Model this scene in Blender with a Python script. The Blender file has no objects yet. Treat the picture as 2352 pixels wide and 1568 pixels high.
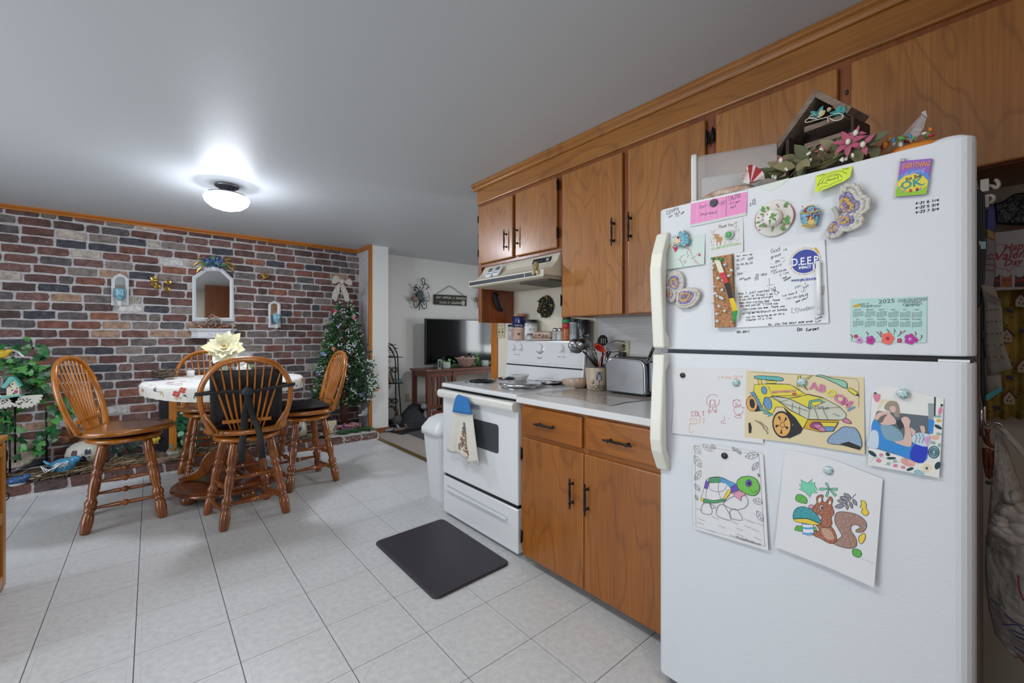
import bpy, math, random
from mathutils import Vector, Matrix, noise
R = random.Random(7)
pi = math.pi
S = bpy.context.scene
COL = S.collection
# ---------------------------------------------------------------- camera, light, exposure
FPX, YAW, CX, CY, CH = 976.5, .7042, 1176., 771., 1.222
cam = bpy.data.objects.new('camera', bpy.data.cameras.new('camera'))
COL.objects.link(cam)
cam.data.sensor_width = 36.0
cam.data.lens = FPX / 2352 * 36
cam.data.shift_y = -(784 - CY) / 2352
cam.data.clip_start = .02
cam.location = (0, 0, CH)
cam.rotation_euler = (pi / 2, 0, -YAW)
S.camera = cam
S.view_settings.view_transform = 'Standard'
S.view_settings.look = 'None'
S.view_settings.gamma = 1
S.view_settings.exposure = -0.06
S.view_settings.use_curve_mapping = False
try:
 S.cycles.max_bounces = 8
 S.cycles.diffuse_bounces = 5
 S.cycles.glossy_bounces = 4
 S.cycles.transmission_bounces = 8
 S.cycles.transparent_max_bounces = 12
 S.cycles.sample_clamp_indirect = 6
 S.cycles.use_denoising = True
except Exception:
 pass
wd = bpy.data.worlds.new('world'); S.world = wd; wd.use_nodes = True
wd.node_tree.nodes['Background'].inputs[0].default_value = (.62, .78, 1, 1)
wd.node_tree.nodes['Background'].inputs[1].default_value = .9
def lamp(name, kind, loc, power, size, rot=(0, 0, 0), col=(1, 1, 1), sy=None, spread=None):
 l = bpy.data.lights.new(name, kind); l.energy = power; l.color = col
 if kind == 'AREA':
  l.size = size
  if sy: l.shape = 'RECTANGLE'; l.size_y = sy
  if spread: l.spread = spread
 else:
  l.shadow_soft_size = size
 o = bpy.data.objects.new(name, l); o.location = loc; o.rotation_euler = rot
 COL.objects.link(o)
 return o
# daylight through the glazed door on the left, kitchen ceiling fixture overhead, living room window; the fills are added
lamp('daylight_patio', 'AREA', (-2.72, 2.6, 1.05), 95, 2.0, (0, -pi / 2, 0), (.88, .95, 1), 2.3)
lamp('rear_window_fill', 'AREA', (-1.6, -2.06, 1.5), 36, 1.25, (pi / 2, 0, 0), (.93, .97, 1), 1.15)  # added frontal fill from behind the camera, set in a made-up window
lamp('rear_ceiling_fill', 'AREA', (.3, -.9, 2.28), 13, .38, (0, 0, 0), (1, .97, .93), .9)  # added overhead light, brightens the unseen rear of the room for the mirror
lamp('kitchen_fixture', 'AREA', (.15, 1.0, 2.25), 19, .38, (0, 0, 0), (1, .97, .93), 1.1)
lamp('living_ceiling_fill', 'AREA', (3.9, 3.3, 2.3), 26, .4, (0, 0, 0), (.97, .98, 1), .4)  # added overhead light to lift the far living room wall
lamp('living_window', 'AREA', (6.45, 2.1, 1.4), 130, 1.2, (0, pi / 2, 0), (.95, .98, 1), 1.7)
# ---------------------------------------------------------------- geometry of the place (metres; +y away along the cabinets, +x to the right)
_s, _c = math.sin(YAW), math.cos(YAW)
H, W, XF, XU, XB, YB, YL, YH = 2.345, 2.18, 1.36, 1.86, 1.535, 5.55, 5.57, 4.835
def ray(u, v):
 a = (u - CX) / FPX
 return (_s + _c * a, _c - _s * a, (CY - v) / FPX)
def at(u, v, x=None, y=None, z=None):
 """the point of a real plane (x, y or z fixed) that was measured at u, v"""
 q = ray(u, v)
 t = (z - CH) / q[2] if z is not None else x / q[0] if x is not None else y / q[1]
 return Vector((q[0] * t, q[1] * t, CH + q[2] * t))
def proj(p):
 d = p[0] * _s + p[1] * _c
 if d < .05: return None
 return (CX + FPX * (p[0] * _c - p[1] * _s) / d, CY - FPX * (p[2] - CH) / d)
# ---------------------------------------------------------------- materials
def lin(hx):
 hx = hx.lstrip('#')
 o = []
 for i in (0, 2, 4):
  k = int(hx[i:i + 2], 16) / 255
  o.append(k / 12.92 if k <= .04045 else ((k + .055) / 1.055) ** 2.4)
 return (*o, 1)
class NT:
 def __init__(s, name):
  s.m = bpy.data.materials.new(name); s.m.use_nodes = True
  s.t = s.m.node_tree; s.b = s.t.nodes['Principled BSDF']; s.l = s.t.links
 def n(s, kind, **kw):
  n = s.t.nodes.new(kind)
  for k, v in kw.items():
   if k.startswith('_'): setattr(n, k[1:], v)
   else: n.inputs[k.replace('__', ' ')].default_value = v
  return n
 def ln(s, a, b): s.l.new(a, b)
 def coord(s, scale=(1, 1, 1)):
  tc = s.n('ShaderNodeTexCoord'); mp = s.n('ShaderNodeMapping'); mp.inputs['Scale'].default_value = scale
  s.ln(tc.outputs['Object'], mp.inputs[0]); return mp.outputs[0]
 def ramp(s, fac, stops, const=False):
  r = s.n('ShaderNodeValToRGB'); e = r.color_ramp.elements
  if const: r.color_ramp.interpolation = 'CONSTANT'
  while len(e) < len(stops): e.new(.5)
  for k, (p, c) in zip(e, stops): k.position = p; k.color = c if not isinstance(c, str) else lin(c)
  s.ln(fac, r.inputs[0]); return r.outputs[0]
 def noise(s, vec, scale, detail=3, rough=.55, dist=0):
  k = s.n('ShaderNodeTexNoise', Scale=scale, Detail=detail, Roughness=rough, Distortion=dist); s.ln(vec, k.inputs['Vector']); return k.outputs['Fac']
 def mix(s, fac, a, b, mode='MIX'):
  k = s.n('ShaderNodeMix', _data_type='RGBA', _blend_type=mode)
  for v, i in ((fac, 0), (a, 6), (b, 7)):
   if hasattr(v, 'links'): s.ln(v, k.inputs[i])
   else: k.inputs[i].default_value = lin(v) if isinstance(v, str) else v
  return k.outputs[2]
 def math(s, op, a, b=0.):
  k = s.n('ShaderNodeMath', _operation=op)
  for v, i in ((a, 0), (b, 1)):
   if hasattr(v, 'links'): s.ln(v, k.inputs[i])
   else: k.inputs[i].default_value = v
  return k.outputs[0]
 def bump(s, h, strength=.3, dist=.01):
  k = s.n('ShaderNodeBump', Strength=strength, Distance=dist); s.ln(h, k.inputs['Height']); s.ln(k.outputs[0], s.b.inputs['Normal'])
_M = {}
def M(name, hx=None, rough=.5, metal=0, bump=None, var=None, alpha=None, trans=0, spec=None, emit=None, coat=0, sss=None):
 """plain material with optional noise variation (scale, darker, lighter) and bump (scale, strength, distance)"""
 if name in _M: return _M[name]
 t = NT(name); b = t.b
 b.inputs['Roughness'].default_value = rough; b.inputs['Metallic'].default_value = metal
 b.inputs['Base Color'].default_value = lin(hx)
 if var:
  f = t.noise(t.coord(), var[0], 4)
  t.ln(t.ramp(f, [(.3, var[1]), (.7, var[2])]), b.inputs['Base Color'])
 if bump: t.bump(t.noise(t.coord(), bump[0], 3), bump[1], bump[2] if len(bump) > 2 else .004)
 if alpha is not None: b.inputs['Alpha'].default_value = alpha
 if trans: b.inputs['Transmission Weight'].default_value = trans; b.inputs['IOR'].default_value = 1.3
 if spec is not None: b.inputs['Specular IOR Level'].default_value = spec
 if coat: b.inputs['Coat Weight'].default_value = coat; b.inputs['Coat Roughness'].default_value = .12
 if sss: b.inputs['Subsurface Weight'].default_value = sss; b.inputs['Subsurface Scale'].default_value = .01
 if emit: b.inputs['Emission Color'].default_value = lin(hx); b.inputs['Emission Strength'].default_value = emit
 _M[name] = t.m
 return t.m
def wood(name, light, mid, dark, axis='z', cath=9, rough=.38, coat=.25, fine=1., big=1.):
 """veneer: contour lines of a stretched noise give cathedral figure, fine streaks run along axis"""
 if name in _M: return _M[name]
 t = NT(name); b = t.b
 i = 'xyz'.index(axis)
 sc = [3.2 * big] * 3; sc[i] = .9 * big
 p = t.coord(sc)
 n1 = t.noise(p, 1.1, 2, .45, .3)
 ring = t.math('FRACT', t.math('MULTIPLY', n1, cath))
 ring = t.math('ABSOLUTE', t.math('SUBTRACT', ring, .5))
 sf = [120 * fine] * 3; sf[i] = 3.5 * fine
 n2 = t.noise(t.coord(sf), 1, 3, .6)
 sl = [9] * 3; sl[i] = 1.2
 n3 = t.noise(t.coord(sl), 1, 3, .6)
 c = t.ramp(n3, [(.3, mid), (.62, light)])
 lines = t.ramp(ring, [(0, (1, 1, 1, 1)), (.13, (0, 0, 0, 1))])
 c = t.mix(t.math('MULTIPLY', lines, .42), c, dark)
 c = t.mix(t.math('MULTIPLY', t.ramp(n2, [(.35, (1, 1, 1, 1)), (.62, (0, 0, 0, 1))]), .35), c, dark)
 t.ln(c, b.inputs['Base Color'])
 b.inputs['Roughness'].default_value = rough
 b.inputs['Coat Weight'].default_value = coat; b.inputs['Coat Roughness'].default_value = .2
 t.bump(n2, .06, .002)
 _M[name] = t.m
 return t.m
# ---------------------------------------------------------------- mesh builder
class MB:
 def __init__(s): s.v = []; s.f = []; s.mi = []; s.sm = []; s.mats = []
 def m(s, mat):
  if mat not in s.mats: s.mats.append(mat)
  return s.mats.index(mat)
 def add(s, vs, fs, mat, smooth=False):
  k = len(s.v); i = s.m(mat)
  s.v += [tuple(v) for v in vs]
  for f in fs: s.f.append([k + a for a in f]); s.mi.append(i); s.sm.append(smooth)
  return s
 def box(s, lo, hi, mat, rz=0, c=None):
  x0, y0, z0 = lo; x1, y1, z1 = hi
  vs = [Vector((x, y, z)) for z in (z0, z1) for x, y in ((x0, y0), (x1, y0), (x1, y1), (x0, y1))]
  if rz:
   c = Vector(c) if c else (Vector(lo) + Vector(hi)) / 2
   r = Matrix.Rotation(rz, 3, 'Z'); vs = [r @ (v - c) + c for v in vs]
  return s.add(vs, [(3, 2, 1, 0), (4, 5, 6, 7), (0, 1, 5, 4), (1, 2, 6, 5), (2, 3, 7, 6), (3, 0, 4, 7)], mat)
 def bar(s, p, q, w, h, mat, up=(0, 0, 1)):
  """square bar from p to q"""
  p = Vector(p); q = Vector(q); d = (q - p).normalized(); u = Vector(up)
  if abs(d.dot(u)) > .98: u = Vector((0, 1, 0))
  a = d.cross(u).normalized() * w / 2; b = a.cross(d).normalized() * h / 2
  vs = [e + x + y for e in (p, q) for x, y in ((-a, -b), (a, -b), (a, b), (-a, b))]
  return s.add(vs, [(0, 1, 2, 3), (7, 6, 5, 4), (4, 5, 1, 0), (5, 6, 2, 1), (6, 7, 3, 2), (7, 4, 0, 3)], mat)
 def tube(s, path, r, mat, n=8, closed=False, cap=True, flat=None):
  P = [Vector(p) for p in path]; N = len(P)
  rr = r if isinstance(r, (list, tuple)) else [r] * N
  vs = []; u = None
  for i, p in enumerate(P):
   a = P[(i + 1) % N] if closed or i < N - 1 else p
   b = P[i - 1] if closed or i > 0 else p
   d = (a - b)
   d = d.normalized() if d.length > 1e-9 else Vector((0, 0, 1))
   if u is None:
    u = Vector((0, 0, 1)) if abs(d.z) < .9 else Vector((1, 0, 0))
   u = (u - d * u.dot(d))
   u = u.normalized() if u.length > 1e-6 else d.orthogonal().normalized()
   w = d.cross(u)
   k = flat or 1
   for j in range(n):
    t = 2 * pi * j / n
    vs.append(p + (u * math.cos(t) * k + w * math.sin(t)) * rr[i])
  fs = []
  for i in range(N if closed else N - 1):
   i2 = (i + 1) % N
   for j in range(n):
    j2 = (j + 1) % n
    fs.append((i * n + j, i * n + j2, i2 * n + j2, i2 * n + j))
  if cap and not closed: fs += [tuple(range(n))[::-1], tuple((N - 1) * n + j for j in range(n))]
  return s.add(vs, fs, mat, True)
 def cyl(s, p, q, r0, mat, r1=None, n=16, cap=True):
  return s.tube([p, q], [r0, r0 if r1 is None else r1], mat, n, cap=cap)
 def lathe(s, prof, c, mat, n=20, axis=(0, 0, 1), sx=1., sy=1., ang=None, smooth=True):
  """prof: (r, h) pairs along axis from c"""
  ax = Vector(axis).normalized(); c = Vector(c)
  u = Vector((1, 0, 0)) if abs(ax.x) < .9 else Vector((0, 1, 0))
  u = (u - ax * u.dot(ax)).normalized(); w = ax.cross(u)
  vs = []; N = len(prof)
  for r, h in prof:
   for j in range(n):
    t = 2 * pi * j / n
    vs.append(c + ax * h + u * math.cos(t) * r * sx + w * math.sin(t) * r * sy)
  fs = [(i * n + j, i * n + (j + 1) % n, (i + 1) * n + (j + 1) % n, (i + 1) * n + j) for i in range(N - 1) for j in range(n)]
  if prof[0][0] > 1e-5: fs.append(tuple(range(n))[::-1])
  if prof[-1][0] > 1e-5: fs.append(tuple((N - 1) * n + j for j in range(n)))
  return s.add(vs, fs, mat, smooth)
 def ell(s, c, r, mat, n=12, m=8, rot=None):
  r = (r, r, r) if not isinstance(r, (tuple, list)) else r
  c = Vector(c); vs = []
  for i in range(m + 1):
   a = pi * i / m
   for j in range(n):
    t = 2 * pi * j / n
    v = Vector((r[0] * math.sin(a) * math.cos(t), r[1] * math.sin(a) * math.sin(t), r[2] * math.cos(a)))
    if rot is not None: v = rot @ v
    vs.append(c + v)
  fs = [((i + 1) * n + j, (i + 1) * n + (j + 1) % n, i * n + (j + 1) % n, i * n + j) for i in range(m) for j in range(n)]
  return s.add(vs, fs, mat, True)
 def prism(s, pts, fr, t, mat, off=0., side=None):
  """extrude a 2D outline given in frame fr from off to off + t along its normal"""
  n = len(pts)
  vs = [fr.p(a, b, off + t) for a, b in pts] + [fr.p(a, b, off) for a, b in pts]
  ar = sum(pts[i][0] * pts[(i + 1) % n][1] - pts[(i + 1) % n][0] * pts[i][1] for i in range(n))
  top = tuple(range(n)); bot = tuple(range(2 * n - 1, n - 1, -1))
  sd = [(i, n + i, n + (i + 1) % n, (i + 1) % n) for i in range(n)]
  if ar < 0: top = top[::-1]; bot = bot[::-1]; sd = [f[::-1] for f in sd]
  s.add(vs, [top, bot], mat)
  k = len(s.v) - 2 * n; i = s.m(side or mat)
  for f in sd: s.f.append([k + a for a in f]); s.mi.append(i); s.sm.append(False)
  return s
 def poly(s, pts, fr, mat, off=0.):
  n = len(pts)
  ar = sum(pts[i][0] * pts[(i + 1) % n][1] - pts[(i + 1) % n][0] * pts[i][1] for i in range(n))
  f = tuple(range(n))
  return s.add([fr.p(a, b, off) for a, b in pts], [f if ar > 0 else f[::-1]], mat)
 def stroke(s, pts, fr, w, mat, off=0., closed=False):
  n = len(pts)
  if n < 2: return s
  vs = []
  for i in range(n):
   a = pts[(i + 1) % n] if closed or i < n - 1 else pts[i]
   b = pts[i - 1] if closed or i > 0 else pts[i]
   dx, dy = a[0] - b[0], a[1] - b[1]; L = math.hypot(dx, dy) or 1
   ox, oy = -dy / L * w / 2, dx / L * w / 2
   x, y = pts[i]
   vs += [fr.p(x + ox, y + oy, off), fr.p(x - ox, y - oy, off)]
  fs = [(2 * i, 2 * i + 1, 2 * ((i + 1) % n) + 1, 2 * ((i + 1) % n)) for i in range(n if closed else n - 1)]
  return s.add(vs, fs, mat)
 def grid(s, fn, nu, nv, mat, smooth=True):
  vs = [fn(i / nu, j / nv) for j in range(nv + 1) for i in range(nu + 1)]
  fs = [(j * (nu + 1) + i, j * (nu + 1) + i + 1, (j + 1) * (nu + 1) + i + 1, (j + 1) * (nu + 1) + i) for j in range(nv) for i in range(nu)]
  return s.add(vs, fs, mat, smooth)
 def leaf(s, p, d, nrm, L, wd, mat, lobes=False, curl=.15):
  p = Vector(p); d = Vector(d).normalized(); nrm = Vector(nrm)
  sd = d.cross(nrm)
  sd = sd.normalized() if sd.length > 1e-6 else d.orthogonal().normalized()
  nn = sd.cross(d).normalized()
  if lobes: pr = [(0, 0), (.02, .35), (.25, .5), (.32, .28), (.55, .42), (.62, .2), (1, 0)]
  else: pr = [(0, 0), (.2, .36), (.45, .5), (.72, .34), (1, 0)]
  vs = []
  for a, b in pr:
   c = -curl * a * a * L
   vs += [p + d * a * L + sd * b * wd + nn * (c + .18 * b * wd), p + d * a * L + nn * c, p + d * a * L - sd * b * wd + nn * (c + .18 * b * wd)]
  fs = []
  for i in range(len(pr) - 1):
   k = 3 * i
   fs += [(k + 1, k + 4, k + 3, k), (k + 2, k + 5, k + 4, k + 1)]
  return s.add(vs, fs, mat, True)
 def mesh(s, name, o=(0, 0, 0)):
  me = bpy.data.meshes.new(name)
  ox, oy, oz = o
  me.from_pydata([(x - ox, y - oy, z - oz) for x, y, z in s.v], [], s.f)
  for m in s.mats: me.materials.append(m)
  me.polygons.foreach_set('material_index', s.mi)
  me.polygons.foreach_set('use_smooth', s.sm)
  me.update(); me.validate()
  return me
 def build(s, name, parent=None, bev=0, kind=None, label=None, seg=2, base=True, sub=0, solid=0):
  if parent is not None: o0 = rootloc(parent)
  elif base:
   xs, ys, zs = zip(*s.v); o0 = ((min(xs) + max(xs)) / 2, (min(ys) + max(ys)) / 2, min(zs))
  else: o0 = (0, 0, 0)
  ob = bpy.data.objects.new(name, s.mesh(name, o0)); COL.objects.link(ob)
  if parent is not None: ob.parent = parent
  else: ob.location = o0
  if solid:
   k = ob.modifiers.new('Solidify', 'SOLIDIFY'); k.thickness = solid; k.offset = 0
  if bev:
   k = ob.modifiers.new('Bevel', 'BEVEL'); k.width = bev; k.segments = seg; k.limit_method = 'ANGLE'; k.harden_normals = False
  if sub:
   k = ob.modifiers.new('Subdivision', 'SUBSURF'); k.levels = sub; k.render_levels = sub
  if kind: ob['kind'] = kind
  if label: ob['label'] = label
  return ob
def rootloc(o):
 while o.parent: o = o.parent
 return tuple(o.location)
def tag(o, label, cat, group=None):
 o['label'] = label; o['category'] = cat
 if group: o['group'] = group
 return o
def thing(name, label, cat, loc=(0, 0, 0), group=None):
 o = bpy.data.objects.new(name, None); o.empty_display_size = .05; COL.objects.link(o)
 o.location = loc
 return tag(o, label, cat, group)
def dup(o, loc=None, rz=None, label=None, parent=None):
 c = o.copy(); COL.objects.link(c)
 if parent is not None: c.parent = parent
 for ch in list(o.children): dup(ch, parent=c)
 if loc is not None: c.location = loc
 if rz is not None: c.rotation_euler = (0, 0, rz)
 if label: c['label'] = label
 return c
class Fr:
 """flat frame: origin, two axes, outward normal, and an optional linear lean of the sheet"""
 def __init__(s, o, ex, ey, ka=0, kb=0, a0=0, b0=0, n=None):
  s.o = Vector(o); s.x = Vector(ex).normalized(); s.y = Vector(ey).normalized(); s.n = Vector(n) if n else s.x.cross(s.y)
  s.ka, s.kb, s.a0, s.b0 = ka, kb, a0, b0
 def p(s, a, b, off=0.):
  return s.o + s.x * a + s.y * b + s.n * (off + s.ka * (a - s.a0) + s.kb * (b - s.b0))
def fpx(fr, u, v):
 """frame coordinates of the point measured at u, v on the plane of fr"""
 q = Vector(ray(u, v)); o = Vector((0, 0, CH)); t = (fr.o - o).dot(fr.n) / q.dot(fr.n); d = o + q * t - fr.o
 return (d.dot(fr.x), d.dot(fr.y))
def tr(fr, x0=0, y0=0, s=1.): return lambda pts: [fpx(fr, a / s + x0, b / s + y0) for a, b in pts]
def place(name, me, parent, p, d, nrm, sc, mat=None):
 """one copy of a shared mesh (grown along +x, facing +z) as a child, pointing along d"""
 o = bpy.data.objects.new(name, me); COL.objects.link(o); o.parent = parent
 d = Vector(d).normalized(); n = Vector(nrm); s_ = n.cross(d)
 s_ = s_.normalized() if s_.length > 1e-5 else d.orthogonal().normalized()
 n = d.cross(s_); m = Matrix((d, s_, n)).transposed().to_4x4()
 m.translation = Vector(p) - Vector(rootloc(parent)); sc = (sc,) * 3 if not isinstance(sc, tuple) else sc
 o.matrix_local = m @ Matrix.Diagonal((*sc, 1))
 return o
def leafmesh(name, mat, wd, lobes=False, curl=.15): return MB().leaf((0, 0, 0), (1, 0, 0), (0, 0, 1), 1, wd, mat, lobes, curl).mesh(name)
def arc(cx, cy, r, a0, a1, n=12, ry=None, rot=0):
 ry = r if ry is None else ry
 o = []
 for i in range(n + 1):
  t = a0 + (a1 - a0) * i / n
  x, y = r * math.cos(t), ry * math.sin(t)
  o.append((cx + x * math.cos(rot) - y * math.sin(rot), cy + x * math.sin(rot) + y * math.cos(rot)))
 return o
def circ(cx, cy, r, n=20, ry=None, rot=0): return arc(cx, cy, r, 0, 2 * pi * (n - 1) / n, n - 1, ry, rot)
def smooth(pts, k=3, closed=False):
 """Catmull-Rom refinement"""
 n = len(pts); o = []
 for i in range(n if closed else n - 1):
  g = lambda j: pts[j % n] if closed else pts[min(max(j, 0), n - 1)]
  a, b, c, d = g(i - 1), g(i), g(i + 1), g(i + 2)
  for q in range(k):
   t = q / k
   o.append(tuple(.5 * (2 * b[e] + (c[e] - a[e]) * t + (2 * a[e] - 5 * b[e] + 4 * c[e] - d[e]) * t * t + (3 * b[e] - a[e] - 3 * c[e] + d[e]) * t ** 3) for e in range(len(b))))
 if not closed: o.append(tuple(pts[-1]))
 return o
# ---------------------------------------------------------------- lettering
G = {}
for _g in '''a 44,33,13,02,01,10,30,41;44,40|b 06,00;03,14,34,43,41,30,10,01|c 43,34,14,03,01,10,30,41|d 46,40;43,34,14,03,01,10,30,41|e 02,42,43,34,14,03,01,10,40
f 46,35,26,20;04,44|g 44,34,14,03,02,11,31,42;44,4A,3B,1B,0A|h 06,00;03,14,34,43,40|i 24,20;26,25|j 34,3A,2B,1B;36,35|k 06,00;44,02,40|l 26,21,30|m 04,00;03,14,23,20;23,34,43,40
n 04,00;03,14,34,43,40|o 14,34,43,41,30,10,01,03,14|p 04,0B;03,14,34,43,41,30,10,01|q 44,4B;43,34,14,03,01,10,30,41|r 04,00;02,14,34|s 44,14,03,12,32,41,30,00|t 26,21,30,40;04,44
u 04,01,10,30,41;44,40|v 04,20,44|w 04,10,23,30,44|x 04,40;44,00|y 04,20;44,0B|z 04,44,00,40|A 00,26,40;12,32|B 00,06,36,45,44,33,03;33,42,41,30,00|C 45,36,16,05,01,10,30,41
D 00,06,26,45,41,20,00|E 46,06,00,40;03,33|F 46,06,00;03,33|G 45,36,16,05,01,10,30,41,43,23|H 06,00;46,40;03,43|I 16,36;26,20;10,30|J 46,41,30,10,01|K 06,00;46,03,40|L 06,00,40|M 00,06,23,46,40
N 00,06,40,46|O 16,36,45,41,30,10,01,05,16|P 00,06,36,45,44,33,03|R 00,06,36,45,44,33,03;23,40|S 45,36,16,05,04,13,33,42,41,30,10,01|T 06,46;26,20|U 06,01,10,30,41,46|V 06,20,46|W 06,10,24,30,46|Y 06,23,46;23,20
0 16,36,45,41,30,10,01,05,16|1 15,26,20|2 05,16,36,45,44,00,40|3 05,16,36,45,44,33,42,41,30,10,01;33,23|4 36,02,42;36,30|5 46,06,03,33,42,41,30,00|6 36,05,01,10,30,41,42,33,03|7 06,46,10|8 13,04,05,16,36,45,44,33,13,02,01,10,30,41,42,33|9 43,13,04,05,16,36,45,42,10
. 20,21|, 21,1A|- 03,43|/ 00,46|' 26,25|! 26,22;20,21|? 05,16,36,45,43,22;20,21|& 41,30,10,01,02,35,36,26,15,40|> 04,22,00|( 36,14,12,30|) 16,34,32,10|: 20,21;23,24|_ 00,40|~ 13,34|^ 04,15,24,35,44,20,04'''.replace('\n', '|').split('|'):
 G[_g[0]] = [[(int(q[0]), {'A': -1, 'B': -2}.get(q[1]) if q[1] in 'AB' else int(q[1])) for q in st.split(',')] for st in _g[2:].split(';')]
def hand(mb, fr, a, b, size, txt, mat, w=.0012, rot=0., off=.0003, gap=1.6, jit=.35, sl=.15, wob=True):
 """pen writing with single strokes; size is the capital height"""
 rr = random.Random(txt); k = size / 6; x = 0; ca, sa = math.cos(rot), math.sin(rot)
 for ch in txt:
  if ch == ' ': x += 4; continue
  dy = rr.uniform(-jit, jit)
  for st in G.get(ch, G['~']):
   q = []
   for px, py in st:
    X = (x + px * .8 + py * sl + rr.uniform(-jit, jit) * .5) * k; Y = (py + dy + rr.uniform(-jit, jit) * .5) * k
    q.append((a + X * ca - Y * sa, b + X * sa + Y * ca))
   mb.stroke(smooth(q, 2) if len(q) > 2 and wob else q, fr, w, mat, off)
  x += 3.2 + gap
 return mb
def text(mb, fr, a, b, size, txt, mat, off=.0004, rot=0., align='LEFT', sx=1., bold=0., ext=0., shear=0., arcr=None, to=None):
 """printed letters from the built-in font, as flat polygons"""
 cu = bpy.data.curves.new('t', 'FONT'); cu.body = txt; cu.size = size; cu.align_x = align; cu.offset = bold; cu.resolution_u = 2
 cu.shear = shear
 if ext: cu.extrude = ext
 ob = bpy.data.objects.new('t', cu); me = ob.to_mesh()
 if to:
  rot = math.atan2(to[1] - b, to[0] - a); sx = math.hypot(to[0] - a, to[1] - b) / max(v.co.x for v in me.vertices)
 ca, sa = math.cos(rot), math.sin(rot)
 vs = []
 for v in me.vertices:
  x, y, z = v.co; x *= sx
  if arcr:
   t = x / arcr
   rr_ = abs(arcr) + (y if arcr > 0 else -y)
   X, Y = rr_ * math.sin(abs(t)) * (1 if x > 0 else -1), (rr_ * math.cos(t)) * (1 if arcr > 0 else -1)
  else: X, Y = x, y
  vs.append(fr.p(a + X * ca - Y * sa, b + X * sa + Y * ca, off + z))
 mb.add(vs, [tuple(p.vertices) for p in me.polygons], mat)
 ob.to_mesh_clear(); bpy.data.objects.remove(ob); bpy.data.curves.remove(cu)
 return mb
# ---------------------------------------------------------------- shared materials
ST = 'structure'
m_tile = M('vinyl_tile', '#c0c2c2', .33, var=(38, '#b7b9ba', '#c8c9c9'), bump=(60, .05, .002), spec=.45)
m_line = M('tile_line', '#a9abb0', .4)
m_grout = M('tile_joint', '#3c424b', .6)
m_ceil = M('ceiling_paint', '#c4c8cb', .5, bump=(90, .12, .002), spec=.4)
m_white = M('white_wall_paint', '#d3d3d1', .75, bump=(120, .15, .002))
m_beige = M('beige_wall_panel', '#d2cbbb', .55, bump=(200, .25, .001))
m_carpet = M('carpet_pile', '#9c958e', .95, var=(260, '#7d766f', '#b9b2aa'), bump=(300, .9, .006))
m_orange = wood('orange_trim_wood', '#b46c1c', '#a55f18', '#7c430f', 'x', 4)
m_orangez = wood('orange_post_wood', '#b46c1c', '#a55f18', '#7c430f', 'z', 4)
m_cab = wood('cabinet_veneer', '#aa7035', '#9a612b', '#6b411c', 'z', 13, .34, .3)
m_caby = wood('cabinet_rail_wood', '#a86f30', '#995f26', '#6c401a', 'y', 7, .34, .3)
m_cabf = wood('cabinet_frame_wood', '#8c4d21', '#7d411a', '#562a10', 'z', 5, .36, .3)
m_cabl = wood('lower_cabinet_veneer', '#985a1a', '#884e15', '#5b300c', 'z', 10, .33, .35)
m_cabld = wood('drawer_front_veneer', '#9c5c17', '#8c4f13', '#5f330b', 'y', 6, .33, .35)
m_iron = M('black_iron', '#17161a', .42, .5)
m_black = M('black_plastic', '#101013', .35)
m_steel = M('brushed_steel', '#9b9b9b', .32, 1.0)
m_chrome = M('chrome', '#c5c7c9', .16, 1.0)
m_wht = M('white_enamel', '#d6d8da', .22, spec=.5, coat=.3)
m_fr = M('fridge_white', '#cacdd2', .38, bump=(170, .35, .0015), spec=.45)
m_ivory = M('ivory_plastic', '#d0cfc8', .35)
m_glass = M('clear_glass', '#eef3f3', .06, alpha=.1)
m_paper = M('white_paper', '#cfcfd1', .8)
m_ink = M('black_ink', '#2a2a30', .7)
m_gold = M('gold_metal', '#b3924a', .3, .9)
def holed(lo, hi, hole, axis, mat):
 """wall slab with one rectangular opening; axis = the thin one; hole = (along0, along1, z0, z1)"""
 b = MB(); i = 1 if axis == 'x' else 0
 def bx(a0, a1, z0, z1):
  l, h = list(lo), list(hi); l[i], h[i], l[2], h[2] = a0, a1, z0, z1
  b.box(l, h, mat)
 a0, a1, z0, z1 = hole
 bx(lo[i], a0, lo[2], hi[2]); bx(a1, hi[i], lo[2], hi[2]); bx(a0, a1, z1, hi[2])
 if z0 > lo[2]: bx(a0, a1, lo[2], z0)
 return b
# floor: every tile its own piece, joints recessed
fl = MB().box((-2.7, -2.0, -.06), (2.06, 5.57, -.0022), m_grout).box((2.06, -2.0, -.06), (2.3, 2.81, -.001), m_tile).build('floor', kind=ST, base=False)
P0, Q0, TP = -.35308, 2.78331, .3048
tb = MB(); g = .0018; t_ = TP - g
tb.add([(g, g, 0), (t_, g, 0), (t_, t_, 0), (g, t_, 0), (g - .0008, g - .0008, -.003), (t_ + .0008, g - .0008, -.003), (t_ + .0008, t_ + .0008, -.003), (g - .0008, t_ + .0008, -.003)],
    [(0, 1, 2, 3), (4, 5, 1, 0), (5, 6, 2, 1), (6, 7, 3, 2), (7, 4, 0, 3)], m_tile)
ff = Fr((0, 0, 0), (1, 0, 0), (0, 1, 0))
k, q, e = .02, .048, TP - .02
tb.stroke([(k, k + q), (k + q, k), (e - q, k), (e, k + q), (e, e - q), (e - q, e), (k + q, e), (k, e - q)], ff, .0013, m_line, .0002, True)
tb.stroke([(TP / 2, .03), (TP - .03, TP / 2), (TP / 2, TP - .03), (.03, TP / 2)], ff, .0013, m_line, .0002, True)
tme = tb.mesh('tile')
for i in range(-5, 8):
 for j in range(-9, 7):
  o = bpy.data.objects.new('tile', tme); COL.objects.link(o); o.parent = fl
  o.location = (P0 + i * TP, Q0 + j * TP, R.uniform(-.0002, .0002))
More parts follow.
